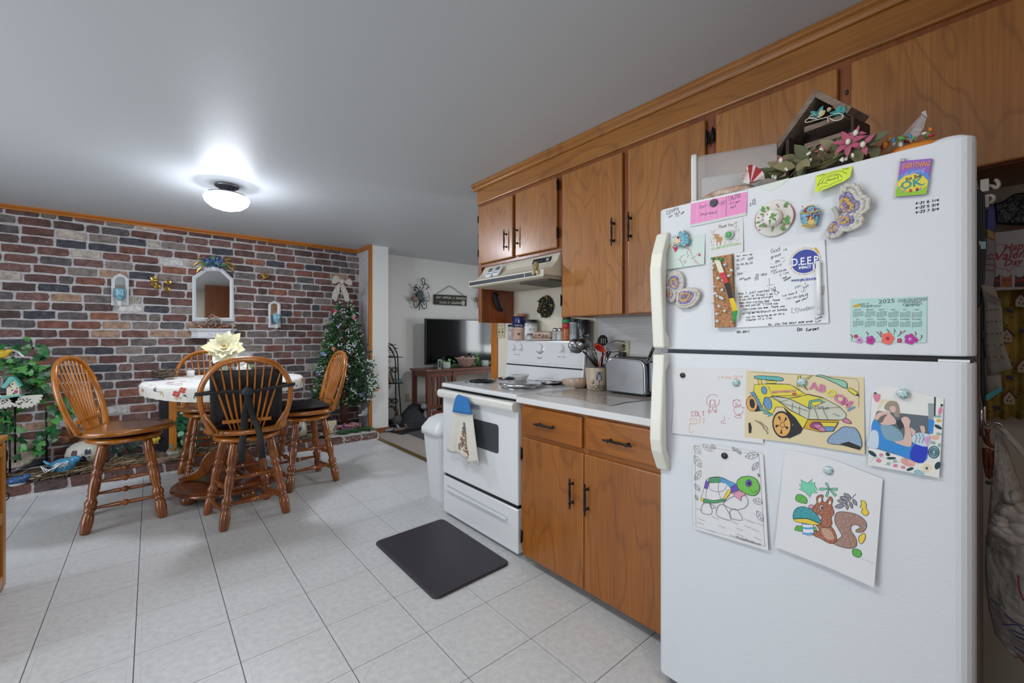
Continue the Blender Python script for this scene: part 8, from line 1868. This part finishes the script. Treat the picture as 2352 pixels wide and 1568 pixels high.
# flowering tree ---------------------------------------------------------
tr_x, tr_y = 1.80, 5.27
te = thing('flowering_tree', 'slim artificial tree with white and coloured blossoms in the brick corner', 'tree', (tr_x, tr_y, ZP))
m_trk = M('tree_trunk', '#4f2a1a', .6, bump=(30, .5, .01))
for dx in (-.03, 0, .03): MB().cyl((tr_x + dx, tr_y, ZP), (tr_x + dx * .6, tr_y, .55), .017, m_trk, n=8).build('trunk', te)
q = MB(); qw = MB(); mt_ = [M('tree_leaf', '#2a4f2c', .6), M('tree_leaf_dark', '#16301b', .6), M('tree_leaf_light', '#46703a', .6)]; mwf = M('white_blossom', '#c3ccca', .7); ztop, zbot = 1.62, .40; colp = []
for k in range(5200):
 t_ = R.random() ** .7; z = ztop - (ztop - zbot) * t_; rr_ = (.07 + .35 * t_ ** .8 * (1 if t_ < .85 else 1 - (t_ - .85) * 3.5)) * (1 + .3 * noise.noise((k % 7 * .9, t_ * 9, 5))); a = R.uniform(0, 2 * pi); r_ = rr_ * math.sqrt(R.uniform(.25, 1)); p_ = Vector((tr_x + r_ * math.cos(a) * (1 if math.cos(a) < 0 else .8), tr_y - .02 + r_ * math.sin(a) * .55, z + R.uniform(-.03, .03)))
 if p_.x > 1.99: p_.y = min(p_.y, 5.06)
 out_ = Vector((math.cos(a), math.sin(a), R.uniform(-.6, .5)))
 if k % 10 or r_ < rr_ * .7: q.leaf(p_, out_, (R.uniform(-.5, .5), -1, R.uniform(0, 1)), R.uniform(.028, .05), R.uniform(.014, .024), mt_[k % 3])
 elif k % 50 == 0 and len(colp) < 46: colp.append(p_ + out_ * .02)
 else:
  for j in range(3): c_ = p_ + out_ * .015 + Vector((R.uniform(-.02, .02), -.012, R.uniform(-.02, .02))); qw.ell(c_, (R.uniform(.007, .012), .006, R.uniform(.007, .011)), mwf, 5, 3)
q.build('foliage', te, kind='stuff'); qw.build('white_blossoms', te, kind='stuff')
cm_ = [MB().ell((0, 0, 0), (.014, .008, .013), M(n_, h_, .7), 7, 4).ell((.008, 0, .008), (.01, .008, .009), M(n_, h_), 6, 4).ell((-.009, 0, .006), (.01, .008, .009), M(n_, h_), 6, 4).ell((0, -.004, -.009), (.01, .008, .008), M(n_, h_), 6, 4).mesh('flower') for n_, h_ in (('bloom_pink', '#b5657a'), ('bloom_blue', '#6f8fb5'), ('bloom_lilac', '#8d7fae'), ('bloom_orange', '#bd7a50'), ('bloom_cream', '#c6bfa3'), ('bloom_red', '#9c3440'))]
for k, p_ in enumerate(colp): place('flower', cm_[k % 6], te, p_, (1, 0, 0), (0, 0, 1), 1.5)
bo = thing('ribbon_bow', 'silver grey ribbon bow with white stars on top of the tree', 'bow', (1.72, 5.05, 1.6)); fbo = Fr((0, 5.12, 0), (1, 0, 0), (0, 0, 1)); kbo = tr(fbo, 660, 540, 6.03); m_rib = M('silver_ribbon', '#a5a095', .45); m_star = M('ribbon_star', '#c3c0b8', .5)
for nm, pts, off in (('loop', [(740, 640), (690, 580), (655, 555), (620, 590), (605, 660), (640, 680), (700, 655)], .03), ('loop', [(740, 640), (800, 625), (850, 600), (885, 640), (880, 700), (820, 690), (770, 660)], .03), ('tail', [(715, 660), (670, 700), (620, 790), (608, 870), (665, 925), (690, 860), (720, 760), (730, 680)], .015), ('tail', [(735, 670), (735, 760), (770, 850), (795, 920), (852, 915), (845, 830), (800, 730), (765, 660)], .015)):
 MB().prism(kbo(pts), fbo, .006, m_rib, off).build(nm, bo, bev=.002)
q = MB().ell(fbo.p(*kbo([(742, 645)])[0], .04), (.03, .02, .03), m_rib, 10, 8); q.build('knot', bo); q = MB()
for x, y in ((690, 750), (645, 775), (660, 825), (770, 770), (785, 745), (815, 790), (735, 630), (765, 655), (850, 680), (830, 640)): q.poly(kbo([(x + (13 if i % 2 else 5) * math.cos(i * .628), y + (13 if i % 2 else 5) * math.sin(i * .628)) for i in range(10)]), fbo, m_star, .0225 if y > 700 else .0375)
q.build('stars', bo, kind='stuff')
wr_ = thing('flower_wreath', 'pink and lilac flower wreath around the foot of the tree', 'wreath', (1.80, 5.12, ZP + .06)); q = MB()
for k in range(130): a = R.uniform(0, 6.3); q.ell((1.80 + (.125 + R.uniform(-.03, .03)) * math.cos(a), 5.16 + (.07 + R.uniform(-.015, .015)) * math.sin(a), ZP + .055 + R.uniform(0, .035)), (.014, .012, .01), [M('wreath_pink', '#a8687c', .8), M('wreath_lilac', '#6d5a8a', .8), M('wreath_peach', '#bf947c', .8)][k % 3], 6, 4)
q.build('blooms', wr_, kind='stuff')
q = MB(); z_ = ZP + .025; m_doi = M('doily_white', '#b9b9b6', .9, bump=(120, .7, .004)); q.box((1.48, YH + .03, z_), (2.03, 5.2, z_ + .004), m_doi)
for k in range(60): x = 1.62 + k * .0068; q.bar((x, YH + .03, z_ + .003), (x + R.uniform(-.01, .01), YH - .012, z_ - R.uniform(.02, .055)), .0035, .002, m_doi)
o = q.build('fringed_doily'); o['kind'] = 'stuff'; tag(o, 'white fringed lace cloth under the tree, fringe over the planter edge', 'doily')
o = thing('leaf_mat', 'dark green leaf mat on the doily under the tree', 'leaves', (1.82, 5.05, z_ + .005)); lfm = leafmesh('leaf', mt_[0], .6)
for k in range(34): place('leaf', lfm, o, (1.82 + R.uniform(-.2, .19), R.uniform(4.95, 5.12), z_ + .012 + R.uniform(0, .02)), (R.uniform(-1, 1), -.6, .02), (0, -.2, 1), .09)
c_ = P(839, 948, 5.2); o = MB().ell(c_, (.05, .03, .045), M('angel_white', '#aeb3b5', .6), 10, 8).ell(c_ + Vector((.02, 0, .05)), .025, M('angel_white'), 8, 6).ell(c_ + Vector((-.05, 0, -.02)), (.05, .02, .015), M('angel_white'), 8, 6).build('white_ornament'); tag(o, 'small white dove ornament on the wall right of the trunk', 'ornament')
# ---------------------------------------------------------------- wooden cabinet at the left edge
lc = thing('side_cabinet', 'yellow oak cabinet corner at the left edge of the picture', 'cabinet', (-.8, 2.9, 0)); m_yo = wood('yellow_oak', '#b07428', '#a3691f', '#7d4a12', 'z', 4)
MB().box((-1.2, 2.4, .0), (-.546, 3.16, .715), m_yo).build('body', lc); MB().box((-1.22, 2.38, .715), (-.532, 3.185, .74), m_yo).build('top', lc, bev=.004)
for y in (2.42, 3.11): MB().box((-.547, y, .02), (-.535, y + .05, .705), m_yo).build('stile', lc, bev=.003)
for z in (.03, .33, .65): MB().box((-.547, 2.47, z), (-.536, 3.11, z + .05), m_yo).build('rail', lc, bev=.003)
o = MB().tube([(-.83 + .03 * math.cos(k * pi / 8), 4.815, .034 + .03 * math.sin(k * pi / 8)) for k in range(16)], .004, m_iron, 6, True).build('iron_ring'); tag(o, 'black iron ring standing against the planter at the left', 'ornament')
# ---------------------------------------------------------------- living room beyond the stub wall
fl_ = Fr((0, YL - .004, 0), (1, 0, 0), (0, 0, 1)); kl = tr(fl_); cl8 = tr(fl_, 860, 560, 3.41)
tv = thing('television', 'large black television reflecting a window', 'television', (3.75, 5.4, .77)); m_scr = M('tv_screen', '#06080b', .08, spec=.4); yt = 5.36
a_, b_ = at(978, 731, y=yt), at(979, 838, y=yt); tw0, tz1, tz0 = a_.x, a_.z, b_.z
MB().box((tw0, yt, tz0), (tw0 + 1.42, yt + .045, tz1), m_black).build('case', tv, bev=.004); MB().box((tw0 + .012, yt - .002, tz0 + .02), (tw0 + 1.408, yt + .002, tz1 - .012), m_scr).build('screen', tv)
for x in (tw0 + .17, tw0 + 1.2): MB().tube([(x - .07, yt - .02, .735), (x, yt + .02, tz0 + .02), (x + .07, yt - .02, .735)], .012, m_black, 8).build('foot', tv)
cs = thing('media_console', 'reddish slatted mission style console under the television', 'console', (3.7, 5.3, 0)); m_red = wood('console_wood', '#6a3420', '#5a2a19', '#34140a', 'z', 5, .35, .3); yc0, yc1 = 5.05, 5.5; xl, xr_ = at(977, 860, y=yc0).x, 4.5; zc = at(977, 850, y=yc0).z
MB().box((xl, yc0 - .02, zc - .03), (xr_, yc1, zc), m_red).build('top', cs, bev=.004)
for x in (xl + .03, xl + .43, xr_ - .08):
 for y in (yc0, yc1 - .06): MB().box((x, y, .005), (x + .055, y + .055, zc - .03), m_red).build('post', cs, bev=.002)
for z0, z1 in ((.02, .2), (.24, .28), (zc - .1, zc - .03)):
 MB().box((xl + .08, yc0 + .01, z0), (xr_ - .08, yc0 + .035, z1), m_red).build('rail', cs); MB().box((xl + .04, yc0 + .05, z0), (xl + .06, yc1 - .05, z1), m_red).build('rail', cs)
for k in range(4): MB().box((xl + .115 + k * .082, yc0 + .012, .28), (xl + .15 + k * .082, yc0 + .03, zc - .1), m_red).build('slat', cs)
MB().box((xl + .43, yc0 + .04, .3), (xr_ - .05, yc1 - .02, .32), m_red).build('shelf', cs); MB().box((xl + .5, yc0 + .1, .32), (xl + .9, yc1 - .1, .42), m_black).build('player', cs)
# things on the console
zq = zc + .001; YQ = 5.12; X = lambda u: at(u, 840, y=YQ).x
o = thing('framed_picture', 'small silver picture frame on the console', 'picture frame', (X(1010), YQ, zq)); MB().box((X(1006), YQ, zq), (X(1014), YQ + .015, zq + .13), m_steel).build('frame', o, bev=.002); MB().box((X(1007.3), YQ - .001, zq + .015), (X(1012.7), YQ + .002, zq + .115), m_black).build('picture', o)
for u, lb in ((1026, 'glass jar candle beside the picture frame'), (1114, 'glass jar candle at the right end of the console')):
 o = thing('candle', lb, 'candle', (X(u), YQ, zq)); MB().lathe([(.05, 0), (.055, .01), (.055, .09), (.05, .09), (.05, .012), (0, .012)], (X(u), YQ, zq), m_jg, 16).build('jar', o); MB().lathe([(.047, .015), (.047, .06), (0, .06)], (X(u), YQ, zq), M('wax_pale_blue', '#8fb0b8', .5), 16).build('wax', o)
o = thing('ivy_plant', 'trailing green ivy along the console in front of the television', 'ivy', (X(1045), YQ + .1, zq)); ivy(o, [[(X(a), YQ + .12, zq + .05) for a in (1022, 1035, 1050, 1062)], [(X(a), YQ + .12, zq + .06) for a in (1100, 1108, 1118)]], 42, .06, mi_, .04)
o = thing('snack_bowl', 'bowl with a red checked rim full of bright sweets on the console', 'bowl', (X(1075), YQ, zq)); MB().lathe([(.05, 0), (.09, .03), (.15, .13), (.17, .14), (.14, .12), (.08, .04), (0, .03)], (X(1075), YQ + .06, zq), M('bowl_white_red', '#b9aca3', .4, var=(45, '#b05a50', '#c9c4bd')), 24).build('bowl', o)
q = MB()
for k in range(30): q.ell((X(1075) + R.uniform(-.1, .1), YQ + .06 + R.uniform(-.08, .08), zq + .12 + R.uniform(0, .03)), (.02, .015, .012), mm_[k % 5], 6, 4)
q.build('sweets', o, kind='stuff')
# sign on a chain
sg_ = thing('wall_sign', "black hanging sign lettered What happens at Grandmas stays at Grandmas", 'sign', fl_.p(*kl([(1032, 705)])[0], 0)); bd = cl8([(463, 395), (717, 407), (715, 486), (464, 474)]); MB().prism(bd, fl_, .018, M('sign_black', '#15161a', .6), .002).build('board', sg_)
q = MB(); m_chalk = M('chalk_cream', '#b9b5a3', .7); hfit(q, fl_, *cl8([(478, 425), (708, 436)]), 'WHAT HAPPENS AT GRANDMAS', m_chalk, .006, .021); hfit(q, fl_, *cl8([(505, 467), (680, 472)]), 'STAYS AT GRANDMAS', m_chalk, .006, .021)
q.poly(cl8([(680, 475), (678, 455), (670, 450), (682, 452), (683, 438), (690, 452), (696, 438), (696, 455), (704, 448), (700, 480), (688, 484)]), fl_, m_chalk, .0212); q.poly(cl8(circ(487, 445, 10, 8)), fl_, M('sign_red', '#5f2a20', .7), .0211); q.build('lettering', sg_, kind='stuff')
ch = cl8([(482, 392), (588, 328), (695, 402)]); q = MB()
for (x0, y0), (x1, y1) in zip(ch, ch[1:]):
 n_ = 14
 for k in range(n_): c_ = fl_.p(x0 + (x1 - x0) * (k + .5) / n_, y0 + (y1 - y0) * (k + .5) / n_, .012); q.ell(c_, (.011, .003, .007), m_steel, 6, 4)
q.build('chain', sg_, kind='stuff')
def candelabra(label, dx=0.):
 o = thing('wall_candelabra', label, 'sconce', fl_.p(*cl8([(345 + dx, 520)])[0], 0)); q = MB(); C_ = lambda pts: [fl_.p(a, b_, .04) for a, b_ in cl8([(x + dx, y) for x, y in smooth(pts, 4)])]
 for pts in ([(345, 450), (350, 380), (330, 350), (310, 330), (325, 320)], [(350, 380), (370, 340), (385, 300), (375, 270), (355, 285), (370, 300)], [(345, 450), (320, 500), (300, 490), (298, 455)], [(345, 450), (370, 505), (395, 500), (397, 460)], [(330, 350), (300, 340), (320, 370)], [(380, 310), (410, 330), (395, 360)], [(345, 450), (340, 520)]): q.tube(C_(pts), .006, m_iron, 6)
 q.build('scrolls', o, kind='stuff')
 MB().prism(cl8([(x + dx, y) for x, y in ((318, 440), (318, 400), (305, 400), (340, 370), (375, 405), (360, 408), (358, 445))]), fl_, .06, M('birdhouse_slate', '#33454a', .6), .02).build('birdhouse', o, bev=.003)
 for x, m_ in ((299, M('cup_rose', '#8a6a62', .4)), (397, M('cup_white', '#a9acae', .3))): MB().lathe([(.02, 0), (.045, .02), (.05, .07), (.046, .07), (0, .02)], fl_.p(*cl8([(x + dx, 455)])[0], .06), m_, 12).build('candle_cup', o)
 q = MB()
 for k in range(40): q.leaf(fl_.p(*cl8([(R.gauss(350, 26) + dx, R.gauss(345, 40) if k % 2 else R.gauss(450, 22))])[0], .05), (R.uniform(-1, 1), -.4, R.uniform(-1, 1)), (0, -1, 0), .035, .014, m_dk)
 q.build('metal_leaves', o, kind='stuff')
candelabra('black scrolled candle sconce with a birdhouse, left of the black sign'); candelabra('black scrolled candle sconce mostly hidden by the wall cabinet', 500.)
o = MB().prism(cl8([(238, 1172), (272, 1172), (272, 1236), (238, 1236)]), fl_, .008, m_plate, .001).build('wall_outlet', bev=.002); tag(o, 'beige wall outlet low on the living room wall', 'outlet')
q = MB(); C_ = lambda pts, e=.02: [fl_.p(a, b_, e) for a, b_ in cl8(smooth(pts, 4))]; q.tube(C_([(262, 1205), (300, 1225), (350, 1230), (420, 1228)]), .006, m_wht, 6); q.tube(C_([(262, 1208), (300, 1238), (360, 1262), (390, 1275)]), .005, m_wht, 6); q.build('cables', kind='stuff'); o = bpy.data.objects['cables']; tag(o, 'two pale cables running from the living room outlet', 'cable'); del o['kind']
# iron rack with trinkets
ya = 5.38; A_ = lambda x, y, yy=ya: at(860 + x / 3.41, 560 + y / 3.41, y=yy); rk = thing('corner_rack', 'black wrought iron corner rack with curved top', 'rack', A_(150, 1370))
for pts in ([(60, 775), (130, 785), (165, 830), (182, 885), (190, 1080), (210, 1370)], [(95, 780), (160, 890), (165, 1090), (170, 1350)], [(60, 880), (190, 885)], [(60, 1090), (215, 1085)], [(60, 1380), (212, 1370)]): MB().tube([A_(*p_) for p_ in smooth(pts, 3)], .008, m_iron, 7).build('rod', rk)
for y in (885, 1090, 1385): c_ = A_(120, y); MB().box((2.305, 5.3, c_.z - .008), (A_(205, y).x, 5.5, c_.z), m_iron).build('shelf', rk)
for cy in (985, 1230):
 q = MB()
 for dx, r in ((-14, 26), (14, 26), (-14, 14), (14, 14)): q.tube([A_(135 + dx * 1.6 + r * math.cos(k * pi / 6), cy + r * .8 * math.sin(k * pi / 6)) for k in range(12)], .006, m_iron, 6, True)
 q.build('scrolls', rk, kind='stuff')
q = MB(); q.tube([A_(96, 1095), A_(106, 1465)], .01, m_orangez, 6); tag(q.build('wooden_stick'), 'thin wooden stick leaning against the iron rack', 'stick')
bk_ = thing('wire_basket', 'dark woven basket of dried stems on the rack top shelf', 'basket', A_(120, 880)); q = MB()
for k in range(60): a = A_(R.uniform(70, 165), R.uniform(790, 878)); q.bar(a, a + Vector((R.uniform(-.07, .07), R.uniform(-.03, .03), R.uniform(-.01, .02))), .006, .005, [m_twig[0], m_twig[2], m_iron][k % 3])
q.build('stems', bk_, kind='stuff')
for k, (x, m_, h_) in enumerate(((100, M('book_brown', '#5d4634', .7), .17), (116, M('book_tan', '#8a6f55', .7), .16), (132, M('book_dark', '#33261f', .7), .15))): a = A_(x, 1086); q = MB().bar(a + Vector((0, -.03, .004)), a + Vector((-.05, -.03, h_)), .12, .02, m_, (1, 0, 0)); tag(q.build('book'), ('brown', 'tan', 'dark')[k] + ' book leaning on the middle shelf of the iron rack', 'book')
tq = M('turquoise_glaze', '#3f7d80', .4); tq2 = M('dusk_glaze', '#6a5a66', .4)
for x, m_, lb in ((150, tq, 'turquoise trinket on the middle rack shelf, by the books'), (175, tq2, 'mauve trinket in the centre of the middle rack shelf'), (198, tq, 'turquoise trinket at the right end of the middle rack shelf')): a = A_(x, 1078, 5.33); tag(MB().ell(a, (.025, .02, .03), m_, 9, 6).ell(a + Vector((.01, 0, .03)), .014, m_, 8, 6).build('trinket'), lb, 'trinket')
q = MB(); a = A_(125, 1330);
for k in range(70): t_ = R.uniform(0, 6.3); q.ell(a + Vector((.09 * math.cos(t_), R.uniform(-.02, .02), .1 * math.sin(t_))), (.02, .012, .018), [M('wr_rust', '#5a3226', .8), M('wr_olive', '#4a4a34', .8), M('wr_dark', '#2a201c', .8)][k % 3], 6, 4)
o = q.build('dried_wreath'); o['kind'] = 'stuff'; tag(o, 'dried rust coloured wreath at the foot of the iron rack', 'wreath')
# shoes, jacket, rugs
fz0 = lambda u, v: at(860 + u / 3.41, 560 + v / 3.41, z=.02)
o = MB().prism([tuple(fz0(*p_)[:2]) for p_ in ((120, 1465), (260, 1380), (430, 1440), (220, 1485))], Fr((0, 0, .005), (1, 0, 0), (0, 1, 0)), .012, M('shoe_tray_black', '#16161a', .5)).build('shoe_mat', bev=.003); tag(o, 'black mat under the shoes by the iron rack', 'mat')
def sandal(u, v, ang, m_, label):
 c_ = fz0(u, v); c_.z = .018; o = thing('sandal', label, 'shoe', c_); ca, sa = math.cos(ang), math.sin(ang); pts = smooth([(-.12, -.03), (-.12, .03), (-.02, .035), (.08, .045), (.13, .02), (.13, -.02), (.08, -.04), (-.02, -.03)], 3, True); MB().prism([(x * ca - y * sa, x * sa + y * ca) for x, y in pts], Fr(c_, (1, 0, 0), (0, 1, 0)), .025, m_).build('sole', o, bev=.006)
 g = lambda x, y, z: c_ + Vector((x * ca - y * sa, x * sa + y * ca, z)); MB().tube([g(.04, -.045, .02), g(.03, -.02, .06), g(.03, .02, .06), g(.04, .045, .02)], .014, m_, 8, flat=.4).build('strap', o)
sandal(240, 1415, .2, M('sandal_tan', '#8d7058', .7), 'tan sandal nearest the iron rack'); sandal(305, 1415, .5, M('sandal_tan2', '#9c7d62', .7), 'lighter tan sandal nearest the dark jacket'); sandal(220, 1450, .1, M('sandal_brown', '#7d6148', .7), 'brown flat sandal in front of the tan pair'); sandal(160, 1455, -.1, M('shoe_bluegrey', '#7d8a99', .6), 'pale blue shoe at the left end of the shoe mat')
c_ = fz0(325, 1415); jk = thing('jacket', 'dark navy jacket heaped on the floor beside the console', 'jacket', (c_.x, c_.y, .006)); q = MB(); m_nv = M('navy_cloth', '#0d1119', .7, bump=(14, .8, .03))
q.grid(lambda u, v: Vector((c_.x + .27 * (2 * u - 1), c_.y + .16 * (2 * v - 1) - .02, .01 + max(0, (.34 - .12 * u) * math.sin(pi * min(1, u * 1.05)) ** .7 * math.sin(pi * v) ** .6 + .05 * noise.noise((u * 6, v * 6, 2)) * math.sin(pi * u) * math.sin(pi * v)))), 24, 20, m_nv); q.build('cloth', jk); a = A_(420, 1340, 5.1); MB().ell(a, (.07, .05, .09), M('jacket_lining', '#7d8690', .7, bump=(20, .8, .02)), 12, 8).ell(a + Vector((-.05, 0, .12)), (.06, .04, .04), M('jacket_lining'), 10, 6).build('lining', jk)
t = NT('striped_rug'); w_ = t.n('ShaderNodeTexWave', Scale=26.0); w_.bands_direction = 'X'; t.ln(t.coord(), w_.inputs['Vector']); t.ln(t.ramp(w_.outputs['Fac'], [(.3, '#33363b'), (.7, '#4a4d52')]), t.b.inputs['Base Color']); t.b.inputs['Roughness'].default_value = .95
o = MB().box((2.44, 3.8, .005), (3.3, 4.93, .013), t.m).build('rug', bev=.003); tag(o, 'dark grey striped rug on the carpet by the doorway', 'rug')
c_ = A_(182, 1375, 5.2); o = MB().ell(c_ + Vector((0, 0, -.02)), (.07, .05, .08), M('stocking_grey', '#3a3d3f', .7, bump=(20, .8, .02)), 12, 8).build('fabric_bag'); tag(o, 'small grey fabric bag between the rack foot and the shoes', 'bag')
# magazines on the end of the wall cabinet
fe = Fr((0, 2.578, 0), (-1, 0, 0), (0, 0, 1));
for z0, z1, x0, m_, lb in ((1.80, 1.99, 1.87, M('flyer_blue', '#38486a', .5), 'blue magnet flyer on the far end of the wall cabinet'), (1.735, 1.84, 1.88, M('flyer_red', '#a8343a', .5), 'red flyer below the blue one on the cabinet end'), (1.63, 1.75, 1.885, M('flyer_white', '#b9bcc0', .5), 'white printed flyer lowest on the cabinet end')):
 b = MB().box((x0, 2.578, z0), (x0 + .14, 2.602, z1), m_).build('flyer', bev=.001); tag(b, lb, 'flyer')
